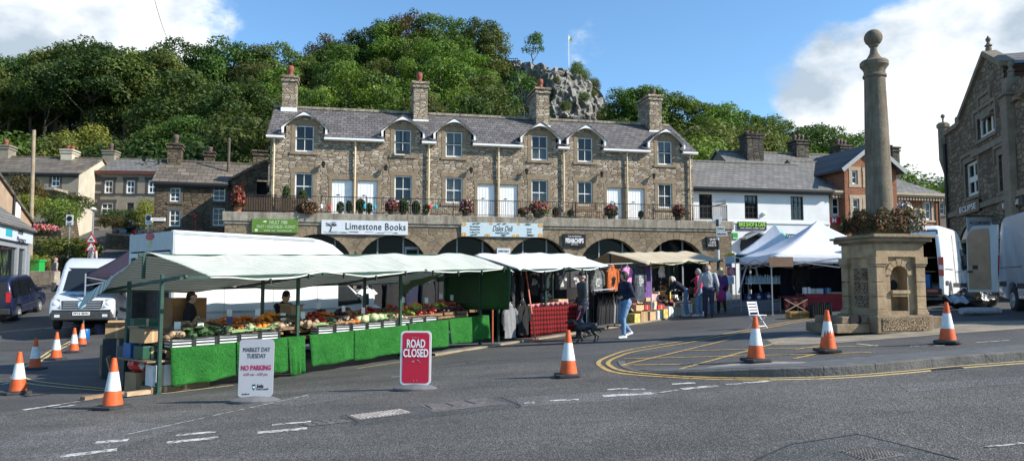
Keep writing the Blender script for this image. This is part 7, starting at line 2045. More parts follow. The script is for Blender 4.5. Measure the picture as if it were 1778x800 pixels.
VAN3 = sprinter('silver_van','long silver panel van cut by the right edge with its rear door swung open',(o.x,o.y,g(13,20)),math.atan2(fdir.y,fdir.x),VSILV,H=2.75)
m = MB(); m.add([(.0,-1.0,.55),(-.35,-1.68,.55),(-.33,-1.66,2.25),(-.24,-1.5,2.5),(.02,-.92,2.52)],[[0,1,2,3,4]]); d = m.build('rear_door',VSILV,VAN3,solid=.05)
PLY = mat('plywood',(.37,.24,.145),.8,.18,3)
def dq(a, z, off):
 e = Vector((-.35,-.68)).normalized(); nn = Vector((-e.y, e.x)) * -1
 q = Vector((0,-1.0)) + e*a*.76 ; return (q.x+nn.x*off, q.y+nn.y*off, z)
for off in (.034, -.034):
 m = MB(); m.add([dq(.20,.62,off),dq(.95,.62,off),dq(.95,2.2,off),dq(.8,2.4,off),dq(.2,2.42,off)],[[0,1,2,3,4]]); m.build('plywood_panel',PLY,d)
 m = MB(); m.add([dq(.62,1.22,off*1.3),dq(.80,1.22,off*1.3),dq(.80,1.34,off*1.3),dq(.62,1.34,off*1.3)],[[0,1,2,3]]); m.add([dq(.8,1.12,off*1.35),dq(.98,1.12,off*1.35),dq(.98,1.18,off*1.35),dq(.8,1.18,off*1.35)],[[0,1,2,3]]); m.build('door_latch',BLACK,d)
LA = SANG
o = sw(1.53, 2.8+1.03)
TR = thing('box_truck','tall white box truck parked behind the vegetable stall','truck',(o.x,o.y,o.z+.05),LA)
VTW = paint('truck_white', (.66,.66,.65), 0, .4)
q_ = sw(1.53, 2.8); zt = 1.75 + 98*q_.y/FP - (o.z+.05)
out = [(0,.75),(4.35,.75),(4.35,1.95),(4.95,2.0),(4.9,2.22),(4.75,2.45),(4.5,2.68),(4.15,2.9),(3.8,zt-.04),(3.5,zt),(0,zt)]
m = body(out,lambda z: 1.03,skip=lambda i,j,L: (i == 10 and 2 < j < L-4),slices=[(1,.02),(.99,.005),(.97,0),(.9,0)]); m.build('box_body',VTW,TR,smooth=20,fix=False)
m = MB(); m.box2((.05,-.94,.80),(4.0,.94,.85)); m.box2((.35,-.94,.85),(.4,.94,zt-.1)); m.box2((.05,.92,.85),(.4,.94,zt-.1)); m.box2((.05,-.94,.85),(.4,-.92,zt-.1)); m.build('cargo_interior',mat('cargo_brown',(.07,.055,.045),.9,.3),TR)
m = MB(); m.box2((-.02,-1.02,zt-.42),(.04,1.02,zt-.02)); m.build('rear_header',mat('header_grey_white',(.50,.50,.48),.6,.08),TR); m = MB(); m.box2((-.05,-.92,zt-.56),(.06,.92,zt-.46)); m.build('shutter_box',VTW,TR)
m = MB(); m.lathe([(.01,0),(.20,0),(.20,.008),(.01,.008)],(0,0,0),20,sx=.4,T=Matrix.Translation((-.022,0,zt-.10)) @ Matrix.Rotation(R(-90),4,'Y')); m.build('red_emblem',MATS['sign_red'],TR)
m = MB(); m.box2((-.026,-.10,zt-.34),(-.021,.10,zt-.2)); m.build('pale_emblem',mat('faded_yellow',(.5,.45,.25),.6,.2),TR)
m = MB(); m.box2((.2,-.04,.85),(.24,.04,zt-.5)); m.build('shutter_divider',TRIM,TR)
for sg in (-1,1): m = MB(); m.box2((-.01,sg*.99-.05,.75),(.05,sg*.99+.05,zt-.02)); m.build('corner_post',GREYM,TR)
for jx in (1.2,2.45,3.7): m = MB(); m.box2((jx,-1.034,.85),(jx+.012,-1.03,zt-.08)); m.build('panel_joint',GREYM,TR)
for z0_,z1_ in ((.76,.86),(zt-.09,zt-.03),(1.25,1.29)): m = MB(); m.box2((.02,-1.045,z0_),(3.6 if z0_ > 1.5 else 4.3,-1.03,z1_)); m.build('side_rail',GREYM,TR)
dx_ = -1.55
cab = [(5.75,.45)] + [(6.0,.42)] + arch(6.75,.42,.42)[::-1] + [(7.55,.42),(7.75,.55),(7.76,.9),(7.66,1.12),(7.45,1.27),(6.9,1.48),(6.2,1.99),(5.75,2.0)]
cab = [(x+dx_, z) for x, z in cab]
Wc = lambda z: .97 - max(0,z-1.2)*.09
m = body(cab, Wc); m.build('cab', VTW, TR, smooth=35)
for sg in (-1,1):
 m = MB(); side_patch(m,[(6.8+dx_,1.40),(5.95+dx_,1.32),(5.95+dx_,1.88),(6.25+dx_,1.90)],Wc,sg); m.build('side_window',WGL,TR)
 m = MB(); m.box((6.75+dx_,sg*1.1,1.5),(.1,.14,.3)); m.beam((6.8+dx_,sg*.95,1.4),(6.75+dx_,sg*1.06,1.45),.05,.05); m.build('wing_mirror',TRIM,TR,bev=.02)
 m = MB(); m.box((6.05+dx_,sg*(Wc(1.18)+.012),1.18),(.16,.025,.045)); m.build('door_handle',TRIM,TR)
 wheel(TR,6.75+dx_,sg*.87,.33); wheel(TR,1.3,sg*.86,.36)
 m = MB(); m.add([(7.74+dx_,sg*.62,.92),(7.66+dx_,sg*.9,.95),(7.42+dx_,sg*.93,1.22),(7.6+dx_,sg*.66,1.16)],[[0,1,2,3]]); m.build('headlight',LAMP,TR,solid=.03)
m = MB(); m.sheet(lambda s,u: (lerp(6.88,6.24,u)+dx_+.012,(s*2-1)*.82,lerp(1.52,1.95,u)+.012),8,4); m.build('windscreen',WGL,TR)
m = MB(); m.box2((.4,-.8,.4),(7.2+dx_,.8,.75)); m.build('chassis',TRIM,TR)
m = MB(); m.box2((7.6+dx_,-.92,.42),(7.8+dx_,.92,.75)); m.build('front_bumper',TRIM,TR,bev=.04)
def car(name,label,loc,rz,pm,L2=4.4,H2=1.75,kind='mpv',pitch=0,plate_s='YK16 ODS',cat='car'):
 t = thing(name,label,cat,loc,rz); t.rotation_euler = (0,pitch,rz)
 k = L2/4.4; h = H2
 out = [(0,.45),(.1,.3)] + arch(.82*k,.36,.3)[::-1] + arch(3.5*k,.36,.3)[::-1] + [(4.25*k,.28),(4.4*k,.45),(4.38*k,.7),(4.2*k,.88),(3.5*k,1.02),(2.75*k,h*.93),(2.4*k,h*.985),(1.2*k,h),(.3*k,h*.97),(.1*k,h*.9),(-.02,1.0)]
 W = lambda z: .88 - max(0,z-.95)*.2 - max(0,.5-z)*.1
 m = body(out, W); m.build('body', pm, t, smooth=35)
 for sg in (-1,1):
  m = MB(); side_patch(m,[(3.1*k,1.06),(2.15*k,1.04),(2.15*k,h*.9),(2.62*k,h*.9)],W,sg); side_patch(m,[(2.08*k,1.04),(1.1*k,1.03),(1.1*k,h*.92),(2.08*k,h*.9)],W,sg); side_patch(m,[(1.02*k,1.03),(.25*k,1.05),(.32*k,h*.9),(1.02*k,h*.92)],W,sg); m.build('side_window',WGL,t)
  m = MB(); m.beam((.75*k+.4,sg*(W(.6)+.004),.58),(3.1*k,sg*(W(.6)+.004),.58),.015,.05); m.beam((2.12*k,sg*(W(.9)+.002),.4),(2.12*k,sg*(W(1.0)+.002),1.02),.01,.012); m.beam((1.06*k,sg*(W(.9)+.002),.7),(1.06*k,sg*(W(1.0)+.002),1.02),.01,.012); m.build('side_trim',TRIM,t)
  m = MB(); m.box2((-.03,sg*.74-.07,.85),(.10,sg*.74+.08,1.25)); m.build('tail_light',RED,t)
  m = MB(); m.box((3.05*k,sg*.98,1.12),(.12,.2,.15)); m.build('wing_mirror',pm,t,bev=.03)
  m = MB(); m.box((1.9*k,sg*(W(.9)+.01),.88),(.16,.02,.03)); m.build('door_handle',pm,t)
  m = MB(); m.add([(4.37*k,sg*.5,.68),(4.3*k,sg*.80,.7),(4.05*k,sg*.84,.88),(4.22*k,sg*.55,.84)],[[0,1,2,3]]); m.build('headlight',LAMP,t,solid=.02)
  for wx in (.82*k, 3.5*k): wheel(t, wx, sg*.78, .31)
 m = MB(); m.sheet(lambda s,u: (lerp(-.0,.1*k,u)-.012,(s*2-1)*.66,lerp(1.06,h*.9,u)),6,2); m.build('rear_window',WGL,t)
 m = MB(); m.sheet(lambda s,u: (lerp(3.4*k,2.8*k,u)+.015,(s*2-1)*.66,lerp(1.07,h*.91,u)+.012),6,2); m.build('windscreen',WGL,t)
 m = MB(); m.box2((-.06,-.80,.36),(.12,.80,.60)); m.build('rear_bumper',TRIM,t,bev=.03)
 plate(t,plate_s,(-.03,0,.78),(0,0,R(-90)),True)
 return t
cd = Vector((-.30,.954,0)); c = at(20,545,29.8); lv_ = Vector((-cd.y,cd.x,0)); o = Vector((c.x,c.y,0)) + lv_*.85
car('navy_car','dark navy people carrier seen from behind, parked left of the silver van',(o.x,o.y,g(o.x+.3,o.y)),math.atan2(cd.y,cd.x),NAVY,4.5,1.82,pitch=R(-5))
c = at(-8, 552, 29.0); o = Vector((c.x,c.y,0))
car('black_car','black car cut off by the left edge of the picture',(o.x-1.0,o.y-2.2,g(o.x,o.y)-.05),math.atan2(.98,-.2),CARBLK,4.2,1.45,pitch=R(-4))
for px,py,Y,pm,lb,dx in ((213,416,74,CARGRY,'grey car parked up the lane in front of the rendered house',.25),(222,428,66,CARBLK,'black car parked on the lane just above the box truck',.25),(238,420,64,VPALE,'pale silver car roof glimpsed above the box truck',.1),(104,410,52,CARBLK,'black car parked behind the no-vehicles sign up the lane',-.4)):
 p = gp(px, py); zz = p.z; Y = p.y
 car('parked_car',lb,(p.x,Y,zz),math.atan2(1,dx),pm,4.2,1.5,pitch=R(-13))
# ------------------------------------------------------------------ people and the dog
SKIN = mat('skin',(.50,.29,.20),.6,.08,10); SKINR = mat('skin_ruddy',(.50,.25,.18),.6,.1,10)
HAIRD = mat('dark_hair',(.025,.018,.014),.7,.3,20); HAIRW = mat('white_hair',(.62,.60,.57),.8,.1,20); HAIRB = mat('blonde_hair',(.55,.42,.24),.7,.2,20); HAIRG = mat('grey_hair',(.30,.28,.26),.8,.2,20)
NAVYC = mat('navy_knit',(.012,.016,.038),.9,.25,7,bump=.8,bscale=10,dist=.04); DENIM = mat('blue_denim',(.14,.24,.38),.9,.22,7,bump=.8,bscale=10,dist=.04); DENIMD = mat('dark_denim',(.025,.035,.065),.9,.25,7,bump=.8,bscale=10,dist=.04); BLKJ = mat('black_leather_jacket',(.06,.058,.056),.45,.3,7,bump=.8,bscale=10,dist=.04)
PINKJ = mat('crimson_quilted_jacket',(.48,.03,.10),.6,.12,7,bump=.8,bscale=10,dist=.04); GREYJ = mat('pale_grey_fleece',(.36,.36,.37),.9,.1,7,bump=.8,bscale=10,dist=.04); PURP = mat('purple_coat',(.12,.05,.20),.85,.2,7,bump=.8,bscale=10,dist=.04); MAG = mat('magenta_skirt',(.33,.04,.18),.8,.2,7,bump=.8,bscale=10,dist=.04); BLKT = mat('black_trousers',(.014,.014,.016),.9,.2,7,bump=.8,bscale=10,dist=.04)
SHOEW = mat('white_trainers',(.6,.6,.6),.6,.1); SHOEB = mat('black_shoes',(.018,.017,.016),.5,.1); EYE = mat('eye_dark',(.02,.015,.012),.3,.1); LIP = mat('lip',(.32,.12,.10),.6,.1)
def cap(m,a,b,ra,rb,n_=12,flat=1.0,fdir=None):
 """closed tapered capsule, optionally flattened along fdir"""
 a = Vector(a); b = Vector(b); d = b - a; L2 = max(d.length, 1e-4); z = d.normalized() if d.length > 1e-4 else Vector((0,0,1))
 y = Vector(fdir) if fdir else Vector((0,1,0)); x = y.cross(z)
 if x.length < 1e-3: x = Vector((1,0,0)).cross(z)
 x.normalize(); y = z.cross(x).normalized()
 rings = []
 for k in range(5): t = math.pi/2*(1-k/4); rings.append((-ra*math.sin(t), ra*math.cos(t)))
 for k in range(1,4): rings.append((L2*k/4, ra+(rb-ra)*k/4))
 for k in range(5): t = math.pi/2*k/4; rings.append((L2+rb*math.sin(t), rb*math.cos(t)))
 vs_ = []
 for s, r in rings:
  r = max(r, .0008)
  for i in range(n_):
   th = 2*math.pi*i/n_; vs_.append(a + z*s + x*r*math.cos(th) + y*r*flat*math.sin(th))
 fs = []
 for j in range(len(rings)-1):
  for i in range(n_): fs.append([j*n_+i, j*n_+(i+1)%n_, (j+1)*n_+(i+1)%n_, (j+1)*n_+i])
 fs += [list(range(n_))[::-1], list(range((len(rings)-1)*n_, len(rings)*n_))]
 m.add(vs_, fs)
def blend(name,m,mt,parent,vox=.016,sm=4,extra=None,extra_mats=()):
 o = m.build(name, [mt], parent)
 r = o.modifiers.new('r', 'REMESH'); r.mode = 'VOXEL'; r.voxel_size = vox; r.use_smooth_shade = True
 s = o.modifiers.new('s', 'SMOOTH'); s.iterations = sm; s.factor = .5
 bake(o)
 o.data.materials.clear(); o.data.materials.append(mt)
 o.data.polygons.foreach_set('use_smooth', [True]*len(o.data.polygons))
 if extra is not None:
  bm = bmesh.new(); bm.from_mesh(o.data)
  me2 = extra.mesh('x'); me2.polygons.foreach_set('material_index', extra.m)
  bm.from_mesh(me2); bmesh.ops.recalc_face_normals(bm, faces=bm.faces); bm.to_mesh(o.data); bm.free(); bpy.data.meshes.remove(me2)
  for e in extra_mats: o.data.materials.append(e)
 return o
def person(label,loc,rz,h=1.75,lean=0.0,head_yaw=0,head_pitch=0,legs=None,arms=None,top=NAVYC,bottom=DENIM,shoe=SHOEB,hair=HAIRD,hairstyle='short',hat=None,skin=SKIN,bulk=1.0,skirt=None,female=False,coatlen=.0,seat=None,group=None,sleeve=True,bare_legs=False):
 """local frame: +y is where the person faces, x to the person's right side... z up"""
 t = thing('person', label, 'person', loc, rz, group)
 k = h/1.75; t.scale = (k,k,k)
 sh = .175 if female else .20; hp = .095
 legs = legs or [((.0,.03,0),(.0,.0,0)),((.0,.03,0),(.0,.0,0))]
 P = Vector((0,0,.93)); Rl = Matrix.Rotation(-lean, 3, 'X')
 def up(v): return P + Rl @ (Vector(v) - P)
 neck = up((0,0,1.47)); chest = up((0,.0,1.30)); waist = up((0,0,1.08));
 Rh = Rl @ Matrix.Rotation(head_yaw, 3, 'Z') @ Matrix.Rotation(-head_pitch, 3, 'X')
 hb = up((0,.01,1.50)); hc = hb + Rh @ Vector((0,.025,.125))
 def hd(v): return hc + Rh @ Vector(v)
 hips = [Vector((-hp,0,.92)), Vector((hp,0,.92))]
 knees = [Vector((-hp-.005+legs[0][0][0], legs[0][0][1], .50+legs[0][0][2])), Vector((hp+.005+legs[1][0][0], legs[1][0][1], .50+legs[1][0][2]))]
 ank = [Vector((-hp-.01+legs[0][1][0], legs[0][1][1], .085+legs[0][1][2])), Vector((hp+.01+legs[1][1][0], legs[1][1][1], .085+legs[1][1][2]))]
 shl = [up((-sh,0,1.41)), up((sh,0,1.41))]
 arms = arms or [((-.06,-.03,-.30),(-.05,.06,-.55)),((.06,-.03,-.30),(.05,.06,-.55))]
 elb = [shl[i] + Vector(arms[i][0]) for i in (0,1)]; wr = [shl[i] + Vector(arms[i][1]) for i in (0,1)]
 m = MB()
 cap(m,hd((0,-.012,.03)),hd((0,.0,.015)),.082,.076); cap(m,hd((0,.012,-.04)),hd((0,.03,-.072)),.062,.042); cap(m,hd((0,.078,.0)),hd((0,.097,-.028)),.013,.017)
 cap(m,hd((0,.06,.03)),hd((0,.062,.034)),.035,.035)
 for s in (-1,1): cap(m,hd((s*.08,-.01,.01)),hd((s*.083,-.012,-.03)),.018,.013)
 cap(m,neck-Rl@Vector((0,0,.06)),hb+Rh@Vector((0,.0,.06)),.058,.054); cap(m,waist,chest,.115*bulk,.125*bulk,flat=.75); cap(m,P,waist,.125*bulk,.11*bulk,flat=.8)
 ex = MB()
 for i in (0,1):
  cap(m,shl[i]*.8+chest*.2,shl[i],.06,.055); cap(m,shl[i],elb[i],.045,.036); cap(m,elb[i],wr[i],.036,.026)
  cap(m,hips[i],knees[i],.075,.052); cap(m,knees[i],ank[i],.052,.035); cap(m,ank[i],ank[i]+Vector((0,.1,-.05)),.035,.03)
  d = (wr[i]-elb[i]).normalized(); s = Vector((1,0,0)) if abs(d.x) < .8 else Vector((0,1,0)); w_ = d.cross(s).normalized(); pal = wr[i] + d*.055
  cap(m,wr[i],pal,.026,.034,flat=.6,fdir=s)
  for f_,(o_,L2) in enumerate(((-.027,.066),(-.009,.078),(.009,.072),(.026,.056))):
   a = pal + w_*o_ + d*.02; b = a + d*L2*.55 - s*.008*(1 if i else -1); c = b + (d*.75 - s*(1 if i else -1)*.6).normalized()*L2*.5
   ex.path([a,b,c],[.0095,.0088,.0065],6,0)
  a = wr[i] + d*.03 + w_*-.026; ex.path([a,a+d*.025-w_*.022,a+d*.055-w_*.026],[.011,.010,.008],6,0)
 for s in (-1,1): ex.ball(hd((s*.032,.083,.022)),(.011,.007,.007),8,5,1); ex.box(hd((s*.032,.086,.043)),(.036,.008,.006),2)
 ex.box(hd((0,.082,-.048)),(.044,.012,.009),3)
 bo = blend('body',m,skin,t,.013,3,ex,(EYE,hair if hair else HAIRD,LIP))
 m = MB(); b_ = bulk
 cap(m,up((0,-.005,1.0-coatlen)),up((0,-.005,1.1)),(.165 if not female else .155)*b_,.15*b_,flat=.72); cap(m,up((0,-.005,1.08)),up((0,.0,1.30)),.15*b_,.165*b_,flat=.72); cap(m,up((0,0,1.28)),up((0,0,1.40)),.165*b_,.12*b_,flat=.7)
 cap(m,up((-sh*.55,0,1.43)),up((sh*.55,0,1.43)),.062,.062); cap(m,up((0,-.015,1.44)),up((0,-.012,1.485)),.078,.068)
 if female: cap(m,up((-.07,.085,1.27)),up((.07,.085,1.27)),.075,.075)
 for i in (0,1):
  cap(m,shl[i],elb[i],.072*b_,.056*b_); cap(m,elb[i],elb[i].lerp(wr[i],.93 if sleeve else .1),.056*b_,.043*b_)
 blend('jacket', m, top, t, .016, 3)
 if skirt:
  m = MB(); cap(m,(0,0,.98),(0,0,.62),.16,.21,flat=.85); blend('skirt',m,skirt,t,.018,3)
 m = MB(); cap(m,(-.06,-.01,.93),(.06,-.01,.93),.135*b_,.135*b_,flat=.9)
 for i in (0,1):
  cap(m,hips[i],knees[i],.098*b_,.072); cap(m,knees[i],knees[i].lerp(ank[i],.25 if bare_legs else .95),.072,.058)
 blend('trousers', m, bottom, t, .016, 3)
 for i in (0,1):
  m = MB(); a = ank[i]; low = min(0, 0)
  tilt = (ank[i].z - .085)
  toe = a + Vector((0,.16,-.055 - tilt*.55)); heel = a + Vector((0,-.055,-.045 + tilt*.1))
  cap(m,heel,toe,.042,.036,flat=1.0); cap(m,a+Vector((0,0,.015)),a+Vector((0,.04,-.03)),.046,.045)
  blend('shoe', m, shoe, t, .014, 2)
 if hat == 'beanie':
  m = MB(); cap(m,hd((0,-.02,.05)),hd((0,-.022,.072)),.095,.088); o = blend('beanie',m,BLKT,t,.014,2)
 elif hat == 'cap':
  m = MB(); cap(m,hd((0,-.012,.062)),hd((0,-.012,.075)),.090,.080); cap(m,hd((0,.07,.055)),hd((0,.14,.045)),.06,.05,flat=.22,fdir=Rh@Vector((0,0,1))); o = blend('cap',m,BLKT,t,.011,2)
 if hairstyle and hair:
  m = MB()
  if hairstyle == 'short': cap(m,hd((0,-.03,.045)),hd((0,-.02,.055)),.086,.082); cap(m,hd((0,-.055,.0)),hd((0,-.06,-.02)),.07,.06)
  elif hairstyle == 'bob': cap(m,hd((0,-.028,.045)),hd((0,-.02,.06)),.094,.088); cap(m,hd((0,-.06,.0)),hd((0,-.055,-.05)),.085,.075); [cap(m,hd((s*.072,-.01,.02)),hd((s*.075,.0,-.05)),.035,.03) for s in (-1,1)]
  elif hairstyle == 'long': cap(m,hd((0,-.028,.045)),hd((0,-.02,.06)),.096,.09); cap(m,hd((0,-.065,.0)),hd((0,-.085,-.16)),.09,.07); [cap(m,hd((s*.075,-.01,.02)),hd((s*.085,-.02,-.14)),.04,.035) for s in (-1,1)]
  elif hairstyle == 'fringe': [cap(m,hd((s*.062,-.035,.0)),hd((s*.06,-.05,-.03)),.03,.026) for s in (-1,1)]; cap(m,hd((0,-.075,-.005)),hd((0,-.075,-.03)),.05,.045)
  blend('hair', m, hair, t, .012, 1)
 return t, (elb, wr, hd)
def feet(px, py): p = gp(px, py); return p
def dirang(dx, dy): return math.atan2(dy, dx) - math.pi/2
pm = feet(1012, 588)
MAN,(e_,w_,_h) = person('man in black jacket and dark cap walking a black dog to the left',pm,dirang(-.93,-.3),1.76,legs=[((0,.16,.02),(0,.18,.02)),((0,.05,-.02),(0,-.24,.06))],arms=[((-.08,.02,-.29),(-.06,.14,-.52)),((.09,-.10,-.27),(.08,-.12,-.53))],top=BLKJ,bottom=DENIMD,hair=HAIRG,hairstyle='fringe',hat='cap',skin=SKINR,bulk=1.12,coatlen=.10)
pw = feet(1086, 587)
person('woman in navy jumper, pale jeans and white trainers walking past the hanging clothes',pw,dirang(-.9,-.45),1.70,head_yaw=R(-15),legs=[((0,.13,.02),(0,.12,.0)),((0,.08,-.02),(0,-.22,.08))],arms=[((-.1,-.06,-.27),(.06,.12,-.33)),((.1,-.06,-.27),(-.05,.12,-.33))],top=NAVYC,bottom=DENIM,shoe=SHOEW,hair=HAIRD,hairstyle='bob',female=True,bulk=1.08,coatlen=.08)
pb = feet(1192, 549)
person('white-haired woman in dark top bending forward over the shoe boxes with a shoulder bag',pb,dirang(-.95,.25),1.66,lean=R(48),head_pitch=R(-10),legs=[((0,.04,0),(0,.0,0)),((0,.02,0),(.02,-.06,0))],arms=[((-.02,.22,-.2),(0,.40,-.38)),((.02,.2,-.2),(0,.38,-.4))],top=NAVYC,bottom=DENIM,shoe=SHOEW,hair=HAIRW,hairstyle='bob',female=True,bulk=1.05)
m = MB(); m.ball((0,0,0),(.15,.09,.13),12,8); m.path([(-.1,0,.08),(-.12,.0,.3),(0,0,.48),(.12,0,.3),(.1,0,.08)],.012,6); o = m.build('shoulder_bag',mat('brown_bag',(.09,.065,.05),.7,.2),None,smooth=True); o.location = pb+Vector((.14,-.2,.93)); o.rotation_euler = (0,R(20),R(20)); tag(o,'brown shoulder bag hanging at the side of the bending woman','bag')
pr = feet(1214, 549)
person('woman in crimson quilted jacket with grey hair standing at the tan stall',pr,dirang(-.8,.5),1.68,legs=[((0,.03,0),(0,.05,0)),((0,.0,0),(.02,-.06,0))],top=PINKJ,bottom=DENIM,shoe=SHOEW,hair=HAIRG,hairstyle='bob',female=True,bulk=1.12,coatlen=.10)
pg = feet(1231, 551)
person('balding man in pale grey fleece and dark trousers seen from behind at the tan stall',pg,dirang(.25,.97),1.80,legs=[((0,.05,0),(0,.08,.0)),((0,.0,0),(.0,-.12,.03))],arms=[((-.09,-.02,-.29),(-.10,.05,-.53)),((.09,-.02,-.29),(.10,.05,-.53))],top=GREYJ,bottom=DENIMD,shoe=SHOEB,hair=HAIRG,hairstyle='fringe',skin=SKINR,bulk=1.15,coatlen=.05)
pp = gp(1253, 543)
person('blonde woman in purple coat and magenta skirt carrying a white bag',pp,dirang(.2,.98),1.66,head_yaw=R(25),legs=[((0,.06,0),(0,.10,0)),((0,.0,0),(.02,-.2,.07))],top=PURP,bottom=BLKT,shoe=SHOEB,hair=HAIRB,hairstyle='long',female=True,skirt=MAG,bulk=1.05,coatlen=.1)
m = MB(); m.ball((0,0,0),(.14,.08,.17),10,8); m.path([(-.06,0,.15),(0,0,.27),(.06,0,.15)],.01,5); rr = random.Random(3); m.v = [tuple(Vector(p)*(1+rr.uniform(-.06,.06))) for p in m.v]; o = m.build('carrier_bag',WHITE,None,smooth=True); o.location = pp+Vector((.24,-.05,.62)); tag(o,'white carrier bag held by the woman in the purple coat','bag')
q = sw(u_at(333,1.72),1.72,.0)
person('greengrocer in black jacket standing behind the left of the vegetable stall, facing right',q,dirang(.9,.35),1.74,top=BLKT,bottom=BLKT,hair=HAIRD,hairstyle='short',bulk=1.12)
q = sw(u_at(487,1.75),1.75,.0)
person('greengrocer in dark beanie hat leaning over a box behind the vegetable stall',q,dirang(.85,-.4),1.70,lean=R(14),top=BLKT,bottom=BLKT,hair=HAIRD,hairstyle='fringe',hat='beanie',bulk=1.1,arms=[((.03,.15,-.24),(.06,.36,-.26)),((.02,.15,-.24),(0,.36,-.26))])
o = cbox('produce_box','open brown box held up by the greengrocer in the beanie',sw(u_at(508,1.3),1.3,1.16),(.4,.3,.2),SANG+.3,CARD,'box',flap=True)
q = gp(1392, 545); p = at(1392, 520, 26.3)
person('white-haired trader in black seen from behind under the white gazebo',(p.x,p.y,g(p.x,p.y)),dirang(.3,.95),1.74,top=BLKT,bottom=BLKT,hair=HAIRW,hairstyle='short',bulk=1.2,coatlen=.1)
p = at(1466,480,29); person('person in red, white and navy striped top beside the gazebo, half hidden by the fountain',(p.x,p.y,g(p.x,p.y)),dirang(-.5,-.8),1.74,top=mat('striped_top',(.35,.10,.14),.9,.6,12),bottom=DENIMD,hair=HAIRD,bulk=1.1)
p = gp(94, 499.5); zz = p.z
person('balding man in grey top and shorts striding up the pavement by the garden wall',(p.x,p.y,zz),dirang(.55,.8),1.76,legs=[((0,.2,.03),(0,.28,.03)),((0,.02,0),(0,-.3,.08))],top=mat('grey_marl_top',(.28,.27,.28),.9,.15),bottom=mat('dark_shorts',(.03,.03,.035),.9,.2),hair=HAIRG,hairstyle='fringe',skin=SKINR,bare_legs=True,sleeve=False)
p = at(161,445,40); person('person in pale sun hat walking behind the silver van',(p.x,p.y,at(161,427,40).z-1.68),dirang(.2,1),1.7,top=mat('pale_pink_top',(.5,.42,.40),.9,.1),bottom=DENIM,hair=HAIRW,hairstyle='bob')
DOGM = mat('black_dog_coat',(.010,.010,.011),.45,.4,16,spec=.5)
pd = feet(1010, 590)
dd_ = Vector((-.97,-.22,0)).normalized()
t = DOG_ = thing('dog','black labrador-like dog on a lead walking left beside the man in the cap','dog',feet(1012,592) + Vector((.05,-.32,0)),math.atan2(dd_.y,dd_.x) - math.pi/2)
t.scale = (.76,.76,.76)
m = MB()
cap(m,(0,.20,.50),(0,-.22,.52),.135,.10,flat=1.15); cap(m,(0,.24,.47),(0,.10,.45),.13,.13); cap(m,(0,-.18,.52),(0,-.30,.53),.105,.10)
cap(m,(0,.30,.55),(0,.46,.66),.088,.072); cap(m,(0,.49,.69),(0,.54,.685),.075,.062); cap(m,(0,.58,.665),(0,.68,.645),.045,.034)
for s in (-1,1): cap(m,(s*.065,.47,.73),(s*.085,.49,.65),.028,.022,flat=.5)
for s,ky,kz,ay,az in ((-1,.22,.27,.30,.05),(1,.20,.26,.10,.07)): cap(m,(s*.075,.22,.44),(s*.075,ky,kz),.055,.034); cap(m,(s*.075,ky,kz),(s*.075,ay,az),.032,.024); cap(m,(s*.075,ay,az-.02),(s*.075,ay+.05,az-.025),.026,.022)
for s, sy_ in ((-1,.06),(1,-.10)):
 cap(m,(s*.075,-.26,.50),(s*.08,-.22+sy_*.5,.34),.08,.052); cap(m,(s*.08,-.22+sy_*.5,.34),(s*.08,-.36+sy_,.20),.045,.028); cap(m,(s*.08,-.36+sy_,.20),(s*.08,-.33+sy_,.045),.026,.022); cap(m,(s*.08,-.33+sy_,.03),(s*.08,-.28+sy_,.025),.026,.022)
cap(m,(0,-.36,.58),(0,-.46,.74),.032,.022); cap(m,(0,-.46,.74),(0,-.47,.88),.022,.012)
ex = MB()
for s in (-1,1): ex.ball((s*.042,.575,.705),.010,8,5,1)
ex.ball((0,.715,.655),(.016,.012,.012),8,5,1)
blend('body',m,DOGM,t,.013,3,ex,(EYE,))
m = MB(); m.lathe([(.088,-.014),(.094,-.014),(.094,.014),(.088,.014)],(0,0,0),16,T=Matrix.Translation((0,.40,.61)) @ Matrix.Rotation(R(-50),4,'X')); m.build('collar',mat('red_collar',(.3,.03,.03),.6,.1),t)
a = t.matrix_basis @ Vector((0,.36,.70)); Mw = Matrix.Translation(pm) @ Matrix.Rotation(dirang(-.93,-.3),4,'Z'); b = Mw @ (Vector(w_[0])*1.0 + Vector((0,0,-.06)))
m = MB(); m.path([a.lerp(b,k/8) - Vector((0,0,.07*math.sin(math.pi*k/8))) for k in range(9)],.009,5); tag(m.build('dog_lead',MATS['red_collar'],None),'thin red lead between the man in the cap and the black dog','lead')
